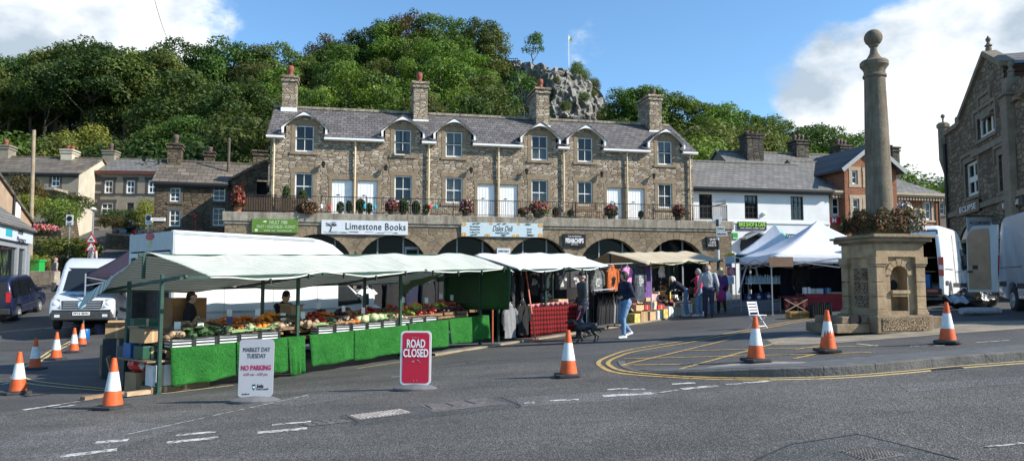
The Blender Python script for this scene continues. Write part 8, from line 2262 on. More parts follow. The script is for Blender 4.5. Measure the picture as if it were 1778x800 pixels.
# ------------------------------------------------------------------ street things
def coneshape():
 pass
CONEO = mat('cone_orange',(.62,.10,.02),.55,.22,7,dirt=.35); CONEW = mat('cone_reflective',(.66,.67,.66),.4,.12,9,dirt=.35); CONEB = mat('cone_base',(.035,.035,.036),.75,.3,8); CONEO2 = mat('cone_orange_faded',(.60,.16,.05),.6,.2,7,dirt=.3)
def make_cone(H=.75):
 t = thing('traffic_cone', '-', 'traffic cone', group='orange and white traffic cones')
 m = MB(); m.prism_z([(.225*math.cos(a)*1.0 if 0 else x,y) for x,y,a in [(-.22,-.16,0),(-.16,-.22,0),(.16,-.22,0),(.22,-.16,0),(.22,.16,0),(.16,.22,0),(-.16,.22,0),(-.22,.16,0)]],0,.05); m.lathe([(.17,.05),(.155,.065)],(0,0,0),20); m.build('base',CONEB,t,bev=.012)
 r = lambda z: lerp(.145, .032, (z-.06)/(H-.06))
 m = MB(); m.lathe([(r(.06),.06),(r(.27),.27)],(0,0,0),28); m.build('lower_body',CONEO,t,smooth=50)
 m = MB(); m.lathe([(r(.27)+.002,.27),(r(.55)+.002,.55)],(0,0,0),28); m.build('reflective_sleeve',CONEW,t,smooth=50)
 m = MB(); m.lathe([(r(.55),.55),(r(H),H),(r(H)-.012,H+.004),(r(H)-.014,H-.05)],(0,0,0),28); m.build('tip',CONEO,t,smooth=50)
 return t
cones = [(195,709,1.0,'nearest traffic cone at lower left, alone on the open road'),(31,683,.98,'leftmost traffic cone, by the curved double yellow line'),(60,641,.97,'shaded traffic cone second from the left edge, grubby sleeve'),(97,624,.98,'third traffic cone in the row beside the silver van'),(128,611,.96,'fourth traffic cone in the row beside the silver van'),(142,600,.95,'farthest traffic cone in the left row, in front of the gazebo pole'),
(987,654,1.0,'traffic cone standing alone in the middle of the road in front of the dog'),(1313,629,1.0,'traffic cone on the hatched yellow lines by the white folding chair'),(1438,612,.98,'traffic cone with a torn white sleeve left of the stone fountain'),(1646,597,.98,'traffic cone right of the stone fountain on the pavement')]
c0_ = None
for i, (px, py, s, lb) in enumerate(cones):
 p = gp(px, py)
 if px in (1313, 1438, 1646): p.z += .02
 if c0_ is None: c0_ = make_cone(); c = c0_; c['label'] = lb
 else: c = dup(c0_, label=lb)
 c.location = p; c.rotation_euler = (0,0,rnd.uniform(0,1.5)); c.scale = (s,s,s)
ct_ = [o for o in bpy.data.objects if o.get('label', '').startswith('traffic cone with a torn')][0]
m = MB()
rr_c = lambda z: lerp(.145, .032, (z-.06)/(.75-.06)) + .004
K = 10; a0 = R(-150)
for k in range(K):
 t0 = a0 + R(120)*k/K; t1 = a0 + R(120)*(k+1)/K; h0 = .275 + .13*abs(math.sin(k*1.3+.4)); h1 = .275 + .13*abs(math.sin((k+1)*1.3+.4))
 m.add([(rr_c(.27)*math.cos(t0),rr_c(.27)*math.sin(t0),.27),(rr_c(.27)*math.cos(t1),rr_c(.27)*math.sin(t1),.27),(rr_c(h1)*math.cos(t1),rr_c(h1)*math.sin(t1),h1),(rr_c(h0)*math.cos(t0),rr_c(h0)*math.sin(t0),h0)],[[0,1,2,3]])
m.build('torn_patch', CONEO, ct_); ct_.rotation_euler = (0,0,0)
def board_sign(name,label,px,ybot,ytop,wpx,bm_,edge,rz,lean=R(3),rad=.07):
 p = gp(px, ybot); k = FP/p.y; H = (ybot-ytop)/k; w = wpx/k/max(.2, math.cos(rz))
 t = thing(name, label, 'sign', p, rz)
 def rr_(w_, h0, h1, r):
  pts = []
  for cx,cz,a0 in ((w_/2-r,h0+r,-90),(w_/2-r,h1-r,0),(-w_/2+r,h1-r,90),(-w_/2+r,h0+r,180)):
   for q in range(6): a = R(a0+90*q/5); pts.append((cx+r*math.cos(a), cz+r*math.sin(a)))
  return pts
 T = Matrix.Rotation(-lean, 4, 'X')
 m = MB(); m.prism_y(rr_(w,.07,H,rad),-.012,.012,T=T); m.build('panel',edge,t)
 m = MB(); m.prism_y(rr_(w-.06 if edge != bm_ else w-.004,.10 if edge != bm_ else .072,H-.03 if edge != bm_ else H-.002,rad*.7),-.016,-.0125,T=T); f = m.build('face',bm_,t)
 n_ = 28; m = MB(); prof = []
 m.lathe([(.40*w/.55,0),(.40*w/.55,.03),(.30*w/.55,.065),(.05,.085)],(0,0,0),n_,sy=.55); m.build('rubber_foot',mat('sign_foot',(.12,.12,.125),.7,.25,8),t,smooth=40)
 return t, w, H, lean
def on(t,s,size,mm,x,z,lean,**k):
 o = text(s,size,mm,t,(x,-.019*math.cos(lean) + z*math.sin(lean),z*math.cos(lean)+.0),rot=(R(90)-lean,0,0),ext=.0015,**k); return o
REDS = mat('road_closed_red',(.50,.012,.04),.5,.08,3,dirt=.15)
t,w,H,le = board_sign('road_closed_sign','red ROAD CLOSED sign with white border on a black rubber foot',721,676,576,53,REDS,mat('sign_white_edge',(.7,.7,.69),.5,.08),R(-3))
on(t,'ROAD',.175,LETW,0,H*.775,le,width=w*.60,bold=.004); on(t,'CLOSED',.175,LETW,0,H*.615,le,width=w*.82,bold=.004)
mm = mat('worn_white_marks', (.55,.45,.45), .6, .2)
for a,b,s,wd in ((-.02,.86,"' '' '",.2),(.0,.475,"-<  '\"-",.3),(.0,.13,"'  '",.12)): on(t,s,.07,mm,a*w,H*b,le,width=w*wd)
GREYS = mat('market_sign_grey',(.36,.37,.40),.5,.05,3)
t,w,H,le = board_sign('market_day_sign','pale grey MARKET DAY TUESDAY NO PARKING sign in front of the grass cloths',443,697,591,57,GREYS,GREYS,R(8))
on(t,'MARKET DAY',.095,mat('sign_dark_grey',(.05,.05,.055),.6,.1),0,H*.83,le,width=w*.78); on(t,'TUESDAY',.095,MATS['sign_dark_grey'],.0,H*.73,le,width=w*.55)
on(t,'NO PARKING',.10,mat('sign_maroon',(.33,.015,.08),.6,.1),0,H*.54,le,width=w*.86,bold=.003); on(t,'6:00 am - 6:00 pm',.06,mat('sign_pink',(.36,.16,.22),.6,.1),0,H*.44,le,width=w*.68)
on(t,'Settle',.07,LETB,w*.14,H*.25,le,width=w*.18,bold=.002); on(t,'Town Council',.045,MATS['sign_dark_grey'],w*.20,H*.205,le,width=w*.34); on(t,'by order of',.035,LETB,-w*.27,H*.13,le,width=w*.2)
T = Matrix.Rotation(-le,4,'X'); m = MB(); m.prism_y([(-.09*w,H*.28),(.0,H*.28),(.0,H*.22),(-.045*w,H*.18),(-.09*w,H*.22)],-.0185,-.017,T=T); m.build('crest',mat('crest_teal',(.01,.08,.09),.5,.1),t)
m = MB(); m.prism_y([(-.085*w,H*.245),(-.005*w,H*.245),(-.02*w,H*.225),(-.045*w,H*.215),(-.07*w,H*.225)],-.0200,-.0187,T=T); m.build('crest_band',WHITE,t)
# ---- stone fountain and column
FA = R(11.2); fc = at(1526, 575, 16.2)
fd = Vector((math.cos(FA), math.sin(FA), 0)); fn = Vector((-math.sin(FA), math.cos(FA), 0))
WD = 1.16
fcx = Vector((fc.x, fc.y, 0))
base_z = g(fc.x+.6, fc.y+.6) - .02
FST = mat('fountain_sandstone',(.33,.235,.14),.9,.32,3.2,bump=.6,bscale=20,dist=.015,dirt=.5); FSTD = mat('fountain_weathered',(.22,.165,.105),.9,.35,2.4,bump=.7,bscale=16,dist=.02,dirt=.7);
def colmat():
 n = N('column_stone'); v = n.coord(); vv = n.coord(scale=(1,1,.08))
 c = n.ramp(n.noise(v,3,6,.7),[(.3,(.145,.118,.085)),(.55,(.21,.175,.13)),(.75,(.29,.25,.19))])
 c = n.mix(n.ramp(n.noise(vv,5,4,.7),[(.46,(0,0,0)),(.66,(.75,.75,.75))]),c,(.085,.07,.052))
 c = n.mix(n.ramp(n.noise(v,16,4,.7),[(.62,(0,0,0)),(.72,(.6,.6,.6))]),c,(.34,.32,.25))
 n.set(c,.92,0,.12); n.bump(n.noise(v,20,5,.7),.8,.02); return n.m
COLM = colmat()
n = N('vermiculated_stone'); v = n.coord(); vo = n.n('ShaderNodeTexVoronoi', feature='DISTANCE_TO_EDGE'); vo.inputs['Scale'].default_value = 20; n.l(v, vo.inputs['Vector'])
e = n.ramp(vo.outputs['Distance'],[(0,(0,0,0)),(.12,(1,1,1))]); n.set(n.mix(e,(.07,.055,.04),n.ramp(n.noise(v,3,4),[(.3,(.22,.16,.10)),(.7,(.34,.25,.16))])),.9,0,.15); n.bump(e,1.0,.05); VERM = n.m
FT = thing('stone_fountain','square sandstone drinking fountain with arched niche, carrying a tall round column with ball finial','fountain',(fcx.x,fcx.y,base_z),FA)
def zz(py): return at(1526, py, 16.6).z - base_z
Z0,Z1,Z2,Z3,Z4 = zz(546),zz(463),zz(447),zz(424),zz(412)
W1 = WD
m = MB()
m.box2((-.12,-.12,0),(W1+.12,W1+.12,Z0)); b0 = m.build('base_block',FSTD,FT,bev=.02)
m = MB(); m.box2((.0,-.135,.06),(W1-.0,-.119,Z0-.06)); m.build('carved_panel',VERM,b0)
m = MB(); m.box2((-.95,.1,0),(-.13,W1+.1,.20)); m.box2((-.78,.16,.20),(-.125,W1,Z0-.03)); m.build('left_step',FSTD,FT,bev=.02)
m = MB(); m.lathe([(.12,0),(.14,0),(.14,.02),(.12,.02)],(0,0,0),20,T=Matrix.Translation((-.45,.155,.36-.08)) @ Matrix.Rotation(R(90),4,'X')); m.lathe([(.02,0),(.12,0),(.12,.005),(.02,.005)],(0,0,0),20,T=Matrix.Translation((-.45,.158,.28)) @ Matrix.Rotation(R(90),4,'X')); m.build('trough_spout',DARK,FT)
m = MB(); m.box2((W1+.125,.2,0),(W1+.7,W1-.1,Z0-.04)); m.build('right_step',FSTD,FT,bev=.02)
nx0, nx1, nz0 = W1*.31, W1*.68, Z0+.09; nzs = zz(478); nr_ = (nx1-nx0)/2; nxc = (nx0+nx1)/2
m = MB(); K = 14
xs_ = [0.02, nx0] + [nxc - nr_*math.cos(math.pi*k/K) for k in range(1,K)] + [nx1, W1-.02]
def ntop(x): return nzs + math.sqrt(max(0, nr_**2-(x-nxc)**2)) if nx0 < x < nx1 else None
for a, b in zip(xs_, xs_[1:]):
 mid = (a+b)/2
 if nx0 < mid < nx1:
  za = ntop(a) or nzs; zb = ntop(b) or nzs
  m.poly([(a,.04,za),(b,.04,zb),(b,.04,Z2),(a,.04,Z2)]); m.poly([(a,.04,Z0),(b,.04,Z0),(b,.04,nz0),(a,.04,nz0)])
  m.poly([(a,.04,za),(b,.04,zb),(b,.34,zb),(a,.34,za)])
 else: m.poly([(a,.04,Z0),(b,.04,Z0),(b,.04,Z2),(a,.04,Z2)])
m.poly([(nx0,.04,nz0),(nx0,.34,nz0),(nx0,.34,nzs),(nx0,.04,nzs)]); m.poly([(nx1,.04,nz0),(nx1,.34,nz0),(nx1,.34,nzs),(nx1,.04,nzs)]); m.poly([(nx0,.04,nz0),(nx1,.04,nz0),(nx1,.34,nz0),(nx0,.34,nz0)]); m.poly([(nx0-.05,.34,nz0-.05),(nx1+.05,.34,nz0-.05),(nx1+.05,.34,nzs+nr_+.05),(nx0-.05,.34,nzs+nr_+.05)])
m.poly([(.04,.02,Z0),(.04,W1-.02,Z0),(.04,W1-.02,Z2),(.04,.02,Z2)]); m.poly([(W1-.04,.02,Z0),(W1-.04,W1-.02,Z0),(W1-.04,W1-.02,Z2),(W1-.04,.02,Z2)]); m.poly([(.02,W1-.04,Z0),(W1-.02,W1-.04,Z0),(W1-.02,W1-.04,Z2),(.02,W1-.04,Z2)])
m.build('pedestal', FST, FT)
m = MB(); m.box2((nx0-.01,-.03,zz(506)-.05),(nx1+.01,.34,zz(506)+.03)); m.box2((nx0+.02,.0,zz(506)-.11),(nx1-.02,.34,zz(506)-.05)); m.build('basin',FST,FT,bev=.012)
m = MB(); m.lathe([(.02,0),(.10,0),(.12,.03),(.02,.03)],(0,0,0),14,T=Matrix.Translation((nxc+.06,.335,zz(495))) @ Matrix.Rotation(R(90),4,'X')); m.build('spout_hole',DARK,FT)
m = MB()
for k in range(7):
 t0 = math.pi*(k+.06)/7; t1 = math.pi*(k+.94)/7; L2 = .13 if k not in (3,) else .17
 m.prism_y([(nxc-r_*math.cos(t),nzs+r_*math.sin(t)) for r_,t in ((nr_,t0),(nr_,t1),(nr_+L2,t1),(nr_+L2,t0))],.012,.06)
m.build('niche_arch', FST, FT)
for ax,ay in ((0,0),(W1,0),(0,W1),(W1,W1)):
 m = MB(); s = .115
 zs = [Z0+.12, Z0+(Z1-Z0)*.38, Z0+(Z1-Z0)*.68, Z1]
 cx = ax + (s if ax == 0 else -s) - (.03 if ax == 0 else -.03); cy = ay + (s if ay == 0 else -s) - (.03 if ay == 0 else -.03)
 for a,b in zip(zs,zs[1:]): m.box2((cx-s,cy-s,a+.006),(cx+s,cy+s,b-.006))
 m.box2((cx-s-.035,cy-s-.035,Z0),(cx+s+.035,cy+s+.035,Z0+.07)); m.box2((cx-s-.018,cy-s-.018,Z0+.07),(cx+s+.018,cy+s+.018,Z0+.12)); m.box2((cx-s-.02,cy-s-.02,Z1),(cx+s+.02,cy+s+.02,Z1+.05)); m.box2((cx-s-.04,cy-s-.04,Z1+.05),(cx+s+.04,cy+s+.04,Z2)); m.build('pilaster',FST,FT,bev=.008)
for k in range(3):
 a = Z0+.16+(Z1-Z0-.16)*k/3; b = Z0+.16+(Z1-Z0-.16)*(k+1)/3 - .03; m = MB(); m.box2((.02,.36,a),(.041,W1-.36,b)); m.build('carved_panel',VERM,FT)
m = MB(); m.box2((-.02,-.02,Z2),(W1+.02,W1+.02,Z3)); m.build('frieze',FST,FT,bev=.01)
m = MB()
for k,(o_,a,b) in enumerate(((.06,Z3,Z3+.04),(.14,Z3+.04,Z4-.03),(.20,Z4-.03,Z4+.02),(.12,Z4+.02,Z4+.05))): m.box2((-o_,-o_,a),(W1+o_,W1+o_,b))
m.build('cornice', FSTD, FT, bev=.012)
m = MB(); m.box2((.14,.14,Z4+.05),(W1-.14,W1-.14,Z4+.30)); m.build('planter_curb',FSTD,FT,bev=.02)
cc = Vector((W1/2, W1/2, 0)); wc = FT.matrix_basis.to_3x3() @ cc
Yc = fcx.y + (fn*W1/2).y + (fd*W1/2).y
def zc_(py): return at(1525, py, Yc).z - base_z
k_ = FP/Yc
prof = [(.28, Z4+.05), (.28,zc_(375)), (.285,zc_(372))]
for i in range(12): q = i/11; prof.append((lerp(21.8, 17.2, q**1.3)/k_, lerp(zc_(368), zc_(136), q)))
zt_ = zc_(136)
def P_(r, py): return (r/k_, zc_(py))
m = MB(); m.lathe(prof + [P_(19.5,135),P_(19.5,131.5),P_(17.5,130),P_(17.6,124),P_(19,121),P_(23.5,115),P_(23.5,109),P_(20.5,106),P_(13,103),P_(9,97),P_(6.5,92),P_(5.5,84),P_(8.5,80),P_(8.5,78)],(W1/2,W1/2,0),40); m.build('column',COLM,FT,smooth=35)
m = MB(); m.ball((W1/2,W1/2,zc_(66.5)),15.2/k_,28,18); m.build('ball_finial',COLM,FT,smooth=True)
def bloom(name,cols,label,cx,cy,rx,ry,h,nl,colr,wz=None,frac=.3,cat='plants',sz=.05,seed=1):
 r = random.Random(seed); m = MB()
 for k in range(nl):
  a = r.uniform(0,6.28); q = math.sqrt(r.uniform(.0,1)); x = q*rx*math.cos(a); y = q*ry*math.sin(a); z = r.uniform(0,1)**.8*h*(1-.35*q*q)
  nv = Vector((math.cos(a)*q+r.gauss(0,.5),math.sin(a)*q+r.gauss(0,.5),r.gauss(.5,.5))).normalized(); u = nv.orthogonal().normalized(); w_ = nv.cross(u); s = sz*r.uniform(.6,1.5)
  th = r.uniform(0,6.28); u, w_ = u*math.cos(th)+w_*math.sin(th), w_*math.cos(th)-u*math.sin(th)
  m.add([(x-u.x*s,y-u.y*s,z-u.z*s),(x+w_.x*s*.5,y+w_.y*s*.5,z+w_.z*s*.5),(x+u.x*s,y+u.y*s,z+u.z*s),(x-w_.x*s*.5,y-w_.y*s*.5,z-w_.z*s*.5)],[[0,1,2,3]],(1+r.randrange(len(colr))) if (r.random() < frac and z > h*.25) else 0)
 return m
PLG = leaf('plant_leaf',[(.035,.065,.02),(.05,.085,.025)]); PLB = leaf('plant_bronze',[(.085,.045,.03),(.07,.04,.025)]); PF1 = mat('flower_pink',(.45,.12,.22),.7,.25); PF2 = mat('flower_mauve',(.48,.36,.52),.7,.2); PF3 = mat('flower_cream',(.55,.45,.30),.7,.2); PF4 = mat('flower_rust',(.30,.09,.04),.7,.25); PF5 = mat('flower_red',(.5,.04,.05),.7,.2)
def plants(name,label,loc,m,mats,grp=None): o = m.build(name,mats,None,fix=False); o.location = loc; return tag(o,label,'plants',grp)
Fm = Matrix.Translation((fcx.x,fcx.y,base_z)) @ Matrix.Rotation(FA,4,'Z')
def fp(x, y, z): return Fm @ Vector((x,y,z))
def ringbloom(arc0,arc1,seed,mats,label,h,fr,n_=2400,out=.12):
 r = random.Random(seed); m = MB()
 for k in range(n_):
  a = R(r.uniform(arc0,arc1)); q = r.uniform(.36,.74+out); x = q*math.cos(a); y = q*math.sin(a); x = max(-W1/2-.08,min(W1/2+.08,x)); y = max(-W1/2-.08,min(W1/2+.08,y)); lump_ = .75+.35*math.sin(a*7+seed)
  z = r.uniform(-.1,1)*h*lump_*(1-.5*max(0,q-.55)) - (.16 if q > .68 else 0)*r.uniform(0,1)
  nv = Vector((math.cos(a)+r.gauss(0,.6),math.sin(a)+r.gauss(0,.6),r.gauss(.5,.5))).normalized(); u = nv.orthogonal().normalized(); w_ = nv.cross(u); th = r.uniform(0,6.28); u,w_ = u*math.cos(th)+w_*math.sin(th),w_*math.cos(th)-u*math.sin(th); s = .04*r.uniform(.5,1.5)
  p = Vector((x,y,z)); m.add([p-u*s,p+w_*s*.5,p+u*s,p-w_*s*.5],[[0,1,2,3]],(1+r.randrange(len(mats)-1)) if r.random() < fr else 0)
 o = m.build('bedding_plants',mats,None,fix=False); o.location = fp(W1/2,W1/2,Z4+.28); o.rotation_euler = (0,0,FA); tag(o,label,'plants')
ringbloom(150,300,4,[PLB,PF4,PLG,PLG],'bronze-leaved bedding plants around the left of the column foot',.34,.55,3600)
ringbloom(285,350,7,[PLG,PF3,PF2,PF3],'cream and mauve flowers spilling at the right of the column foot',.46,.6,2600,.2)
ringbloom(-10,150,9,[PLG,PF3,PLB],'mixed bedding plants behind the column foot',.34,.4,1800)
# ---- balcony planters, pots, lanterns, bench
def bp(px, py, off=AY+.28):
 x, z = TF.l(px, py, off); return TF.w(x, off, ZC1)
def planter(px,ytop,wpx,mats,label,seed,potm=None,pot=True,off=AY+.1,hang=.0,fr=.32):
 p = TF.w(TF.l(px,360,off)[0],off,ZC1); k = FP/p.y; h = max(.3,TF.l(px,ytop,off)[1]-ZC1); w = wpx/k
 t = thing('flower_planter', label, 'planter', p, TF.ang)
 m = MB(); m.lathe([(w*.22,0),(w*.30,.2),(w*.32,.24),(w*.28,.24),(w*.05,.2)],(0,0,0),12); m.build('pot',potm or mats[0] if False else (potm or POTD),t,smooth=30)
 r = bloom('f',None,'',0,0,w/2,w/2*.8,h-.15,1100,mats[1:],frac=fr,sz=.06,seed=seed); o = r.build('flowers',mats,t,fix=False); o.location = (0,-.05,.2-hang)
 return t
planter(535,342,34,[PLB,PF4,PF3,PLG],'trailing rust-brown plant spilling over the coping left of the first pair of doors',1,hang=.25)
planter(680,348,24,[PLB,PF4,PF1],'reddish potted plant below the second window on the balcony',2)
planter(810,347,26,[PLB,PF4,PF1,PF3],'rust and pink potted plant below the third window on the balcony',3)
planter(936,349,36,[PLG,PF1,PF5,PF4],'pink and red flowering planter right of the middle pair of doors',4,fr=.4)
planter(1061,356,24,[PLG,PF1,PF5],'pink flowering pot below the last pair of doors',5,fr=.35)
planter(1178,356,24,[PLB,PF1,PF4],'rusty pink potted plant near the right end of the balcony',6)
planter(908,362,18,[PLG,PF5,PF1],'small red-flowered pot left of the pink planter',7,fr=.4)
planter(413,324,24,[PLB,PF5,PF4],'spiky red-leaved potted plant at the left corner of the balcony',8,mat('terracotta_pot',(.35,.14,.07),.8,.2))
planter(497,322,16,[PLG,PLG,PLG],'green shrub in a pot by the first cottage window',9,off=-.6,fr=.1); planter(525,330,20,[PLG,PLG],'leafy climber in a pot beside the first downpipe',10,off=-.6,fr=.1)
for i,(px,ht,w,mm,lb) in enumerate([(591,352,12,PLG,'small round evergreen in a pot before the first white door'),(606,350,10,PLG,'dark green potted plant beside the first pair of doors'),(626,346,16,PLG,'leafy potted plant in front of the second white door'),(641,354,10,PLG,'low potted plant by the second white door'),(700,346,18,PLG,'broad leafy potted plant below the second window'),(722,350,14,PLG,'bushy potted plant beside the third downpipe'),(740,356,10,PLG,'small potted fern beside the third downpipe'),(1112,368,8,PLG,'tiny pot plant before the last white door'),(965,362,12,PLB,'small bronze-leaved pot beside the dark bench'),(990,366,10,PLG,'small potted plant behind the railing by the fifth window')]):
 planter(px,ht,w,[mm,PLG,PF3 if i % 3 == 0 else PLG],lb,20+i,POTD,off=AY+.5,fr=.15)
for px,py,mm,lb in ((558,357,mat('lantern_white',(.6,.6,.58),.5,.1),'small white hanging lantern on the railing near the rusty plant'),(573,359,PF5,'small red hanging lantern on the railing before the first door'),(633,357,MATS['turquoise'],'turquoise hanging lantern on the railing between the first doors'),(651,358,MATS['turquoise'],'turquoise hanging lantern on the railing right of the first doors'),(747,358,PF5,'red hanging lantern on the railing beside the third downpipe'),(757,358,MATS['turquoise'],'turquoise hanging lantern next to the red one')):
 x,z = TF.l(px,py,AY+.06); m = MB(); m.lathe([(.03,-.16),(.07,-.14),(.08,.02),(.03,.06),(.02,.10)],(0,0,0),8); o = m.build('hanging_lantern',mm,None,smooth=30); o.location = TF.w(x,AY+.04,z); tag(o,lb,'lantern')
t = TF.empty('garden_bench', 'dark slatted garden bench behind the balcony railing below the fifth window', 'bench')
xb = TF.l(1018, 350, -.7)[0]
m = MB()
for k in range(4): m.box2((xb-.75,-.95+.12*k,ZD+.42),(xb+.75,-.86+.12*k,ZD+.46))
m.build('seat', WOOD, t); m = MB()
for k in range(3): m.box2((xb-.75,-.48,ZD+.55+.14*k),(xb+.75,-.45,ZD+.65+.14*k))
m.build('backrest', WOOD, t)
for sx in (-.68,.68):
 for y in (-.92,-.5): m = MB(); m.box2((xb+sx-.03,y-.03,ZD),(xb+sx+.03,y+.03,ZD+(.44 if y < -.6 else .95))); m.build('leg',WOOD,t)
x,z = TF.l(699,267); m = MB(); m.box2((x-.3,-.2,z-.02),(x+.3,-.07,z+.14)); tag(m.build('window_box',BLACK,None,loc=TF.O),'black window box on the second upper window of the terrace','window box').rotation_euler = (0,0,TF.ang)
# ---- posts, signs
def post_sign_z(px, ybase): return gp(px, ybase)
p = at(1248, 500, 37.6); zb_ = g(p.x, p.y)
t = thing('fingerpost', 'black and white fingerpost with round top and pale direction arms', 'signpost', (p.x,p.y,zb_))
zt2 = at(1247, 372, p.y).z - zb_
for i in range(9):
 pass
m = MB(); m.tube((0,0,0),(0,0,zt2-.55),.075,n=10)
m.build('pole',mat('fingerpost_white',(.62,.62,.60),.5,.1),t,smooth=40)
m = MB()
for k in range(4): m.tube((0,0,.5+k*1.05),(0,0,1.0+k*1.05),.078,n=10)
m.build('black_bands', BLACK, t)
m = MB(); m.lathe([(.17,-.03),(.24,-.03),(.24,.03),(.17,.03)],(0,0,0),20,T=Matrix.Translation((0,0,zt2-.28)) @ Matrix.Rotation(R(90),4,'X')); m.lathe([(.02,-.012),(.17,-.012),(.17,.012),(.02,.012)],(0,0,0),20,T=Matrix.Translation((0,0,zt2-.28)) @ Matrix.Rotation(R(90),4,'X')); m.build('finial_disc',MATS['fingerpost_white'],t)
for px0,px1,py,s in ((1244,1259,397,'Toilets'),(1244,1263,406,'Railway Station')):
 z = at(1250,py,p.y).z - zb_; a = (px0-1247)*p.y/FP; b = (px1-1247)*p.y/FP; m = MB(); m.box2((a,-.10,z-.11),(b,-.07,z+.11)); ar = m.build('direction_arm',MATS['fingerpost_white'],t); text(s,.13,LETB,ar,((a+b)/2,-.105,z),width=(b-a)*.8)
p = gp(1269, 516); p = at(1269, 512, 34.0); zb_ = g(p.x,p.y)
t = thing('notice_post', 'post carrying a yellow-topped white notice, a red sign and a smaller white notice', 'signpost', (p.x,p.y,zb_))
k = p.y/FP
m = MB(); m.tube((0,0,0),(0,0,at(1269,436,p.y).z-zb_),.045,n=8); m.build('pole',GREYM,t)
def nb(x0,y0,x1,y1,mm,nm):
 m = MB(); m.box2(((x0-1269)*k,-.09,at(1269,y1,p.y).z-zb_),((x1-1269)*k,-.06,at(1269,y0,p.y).z-zb_)); return m.build(nm,mm,t)
nb(1260,439,1276,445,mat('notice_yellow',(.45,.32,.04),.5,.1),'yellow_notice'); nb(1260,445.3,1276,457,MATS['sign_grey'],'grey_notice'); nb(1261,457.5,1270,463,mat('notice_blue',(.08,.14,.3),.5,.1),'blue_notice'); rn = nb(1263,464,1277.5,478,mat('notice_red',(.48,.03,.05),.5,.05),'red_notice'); wn_ = nb(1263.5,479,1274,493,MATS['sign_white'],'white_notice')
zc2 = at(1269,471,p.y).z-zb_
for i,s in enumerate(('NO','PARKING','ON MARKET DAY','TUESDAYS')): text(s,.09,LETW,rn,((1270-1269)*k,-.095,zc2+.12-.08*i),width=(.12,.26,.3,.24)[i])
zc2 = at(1269,486,p.y).z-zb_
for i in range(3): text(('Market Place','Pay & Display','8am - 6pm')[i],.06,LETB,wn_,(0,-.095,zc2+.08-.09*i),width=.2)
p = at(57, 380, 43.0); zt2 = at(57, 226, 43.0).z
m = MB(); m.tube((p.x,p.y,1.0),(at(59,226,43).x,p.y,zt2),.13,.10,n=10); tag(m.build('telegraph_pole',mat('pole_wood',(.28,.22,.15),.9,.25,3),None,smooth=40),'bare wooden telegraph pole between the pink house and the green shrub','telegraph pole')
p = at(158, 470, 38.0); zb_ = terrain(p.x, p.y) - .1; k = 38.0/FP
t = thing('lamp_post','slim grey lamp post carrying two red triangular warning signs','lamp post',(p.x,p.y,zb_)); ztp = at(158,365,38).z - zb_
m = MB(); m.tube((0,0,0),(0,0,ztp),.06,.04,n=8); m.build('pole',GREYM,t); m = MB(); m.beam((-.0,0,ztp),(.12,-.3,ztp+.05),.16,.10); m.lathe([(.05,0),(.16,.03),(.14,.12),(.03,.16)],(.08,-.2,ztp-.02),10); m.build('lamp_head',mat('lamp_pale',(.55,.55,.52),.4,.05),t)
for py, s in ((414,1),(428,2)):
 z = at(157,py,38).z - zb_; w = 10.5*k
 m = MB(); m.prism_y([(-w,z-w*.75),(w,z-w*.75),(0,z+w*1.0)],-.10,-.08); tr_ = m.build('warning_triangle',mat('triangle_red',(.5,.03,.03),.5,.05),t); m = MB(); m.prism_y([(-w*.66,z-w*.56),(w*.66,z-w*.56),(0,z+w*.58)],-.108,-.101); m.build('triangle_face',WHITE,tr_)
 m = MB(); m.prism_y([(a_,z+b_) for a_,b_ in ([(-w*.4,-w*.44),(w*.36,-w*.44),(w*.36,-w*.1)] if s == 2 else [(-w*.4,-w*.3),(w*.3,-w*.36),(w*.28,-w*.16),(-w*.1,-w*.0)])],-.113,-.109); m.build('black_symbol',LETB,tr_)
def flat_sign(px,py,wpx,hpx,Y,label,marks,zb=None):
 p = at(px,py,Y); k = Y/FP; gz = terrain(p.x,Y) - .2; t = thing('road_sign',label,'road sign',(p.x,p.y,gz)); z = p.z-gz; w = wpx*k; h = hpx*k
 m = MB(); m.tube((0,.04,0),(0,.04,z+h/2),.04,n=8); m.build('pole',GREYM,t); m = MB(); m.box2((-w/2,-.02,z-h/2),(w/2,.0,z+h/2)); m.build('plate',WHITE,t,bev=.01)
 return t, z, w, h
t,z,w,h = flat_sign(121,382,13,18,45,'white square road sign with crossed-out circle at the bottom of the lane',0)
m = MB(); T = Matrix.Translation((0,-.025,z+h*.15)) @ Matrix.Rotation(R(90),4,'X'); m.lathe([(w*.30,0),(w*.36,0),(w*.36,.006),(w*.30,.006)],(0,0,0),20,T=T); m.beam((-w*.22,-.03,z+h*.15-w*.2),(w*.22,-.03,z+h*.15+w*.2),.008,.03); m.beam((-w*.22,-.03,z+h*.15+w*.2),(w*.22,-.03,z+h*.15-w*.2),.008,.03); m.build('crossed_circle',LETB,t); text('Zone',.1,LETB,t,(0,-.025,z-h*.28),width=w*.6); text('ENDS',.08,LETB,t,(0,-.025,z-h*.4),width=w*.5)
t,z,w,h = flat_sign(258,381,11,18,46,'white road sign with dark circle beside the brown cottage',0)
m = MB(); T = Matrix.Translation((0,-.025,z+h*.15)) @ Matrix.Rotation(R(90),4,'X'); m.lathe([(w*.26,0),(w*.40,0),(w*.40,.006),(w*.26,.006)],(0,0,0),20,T=T); m.build('dark_ring',mat('ring_dark',(.06,.06,.07),.5,.1),t); text('20',.26,LETB,t,(0,-.026,z+h*.15),width=w*.36); text('ZONE',.1,LETB,t,(0,-.025,z-h*.3),width=w*.7)
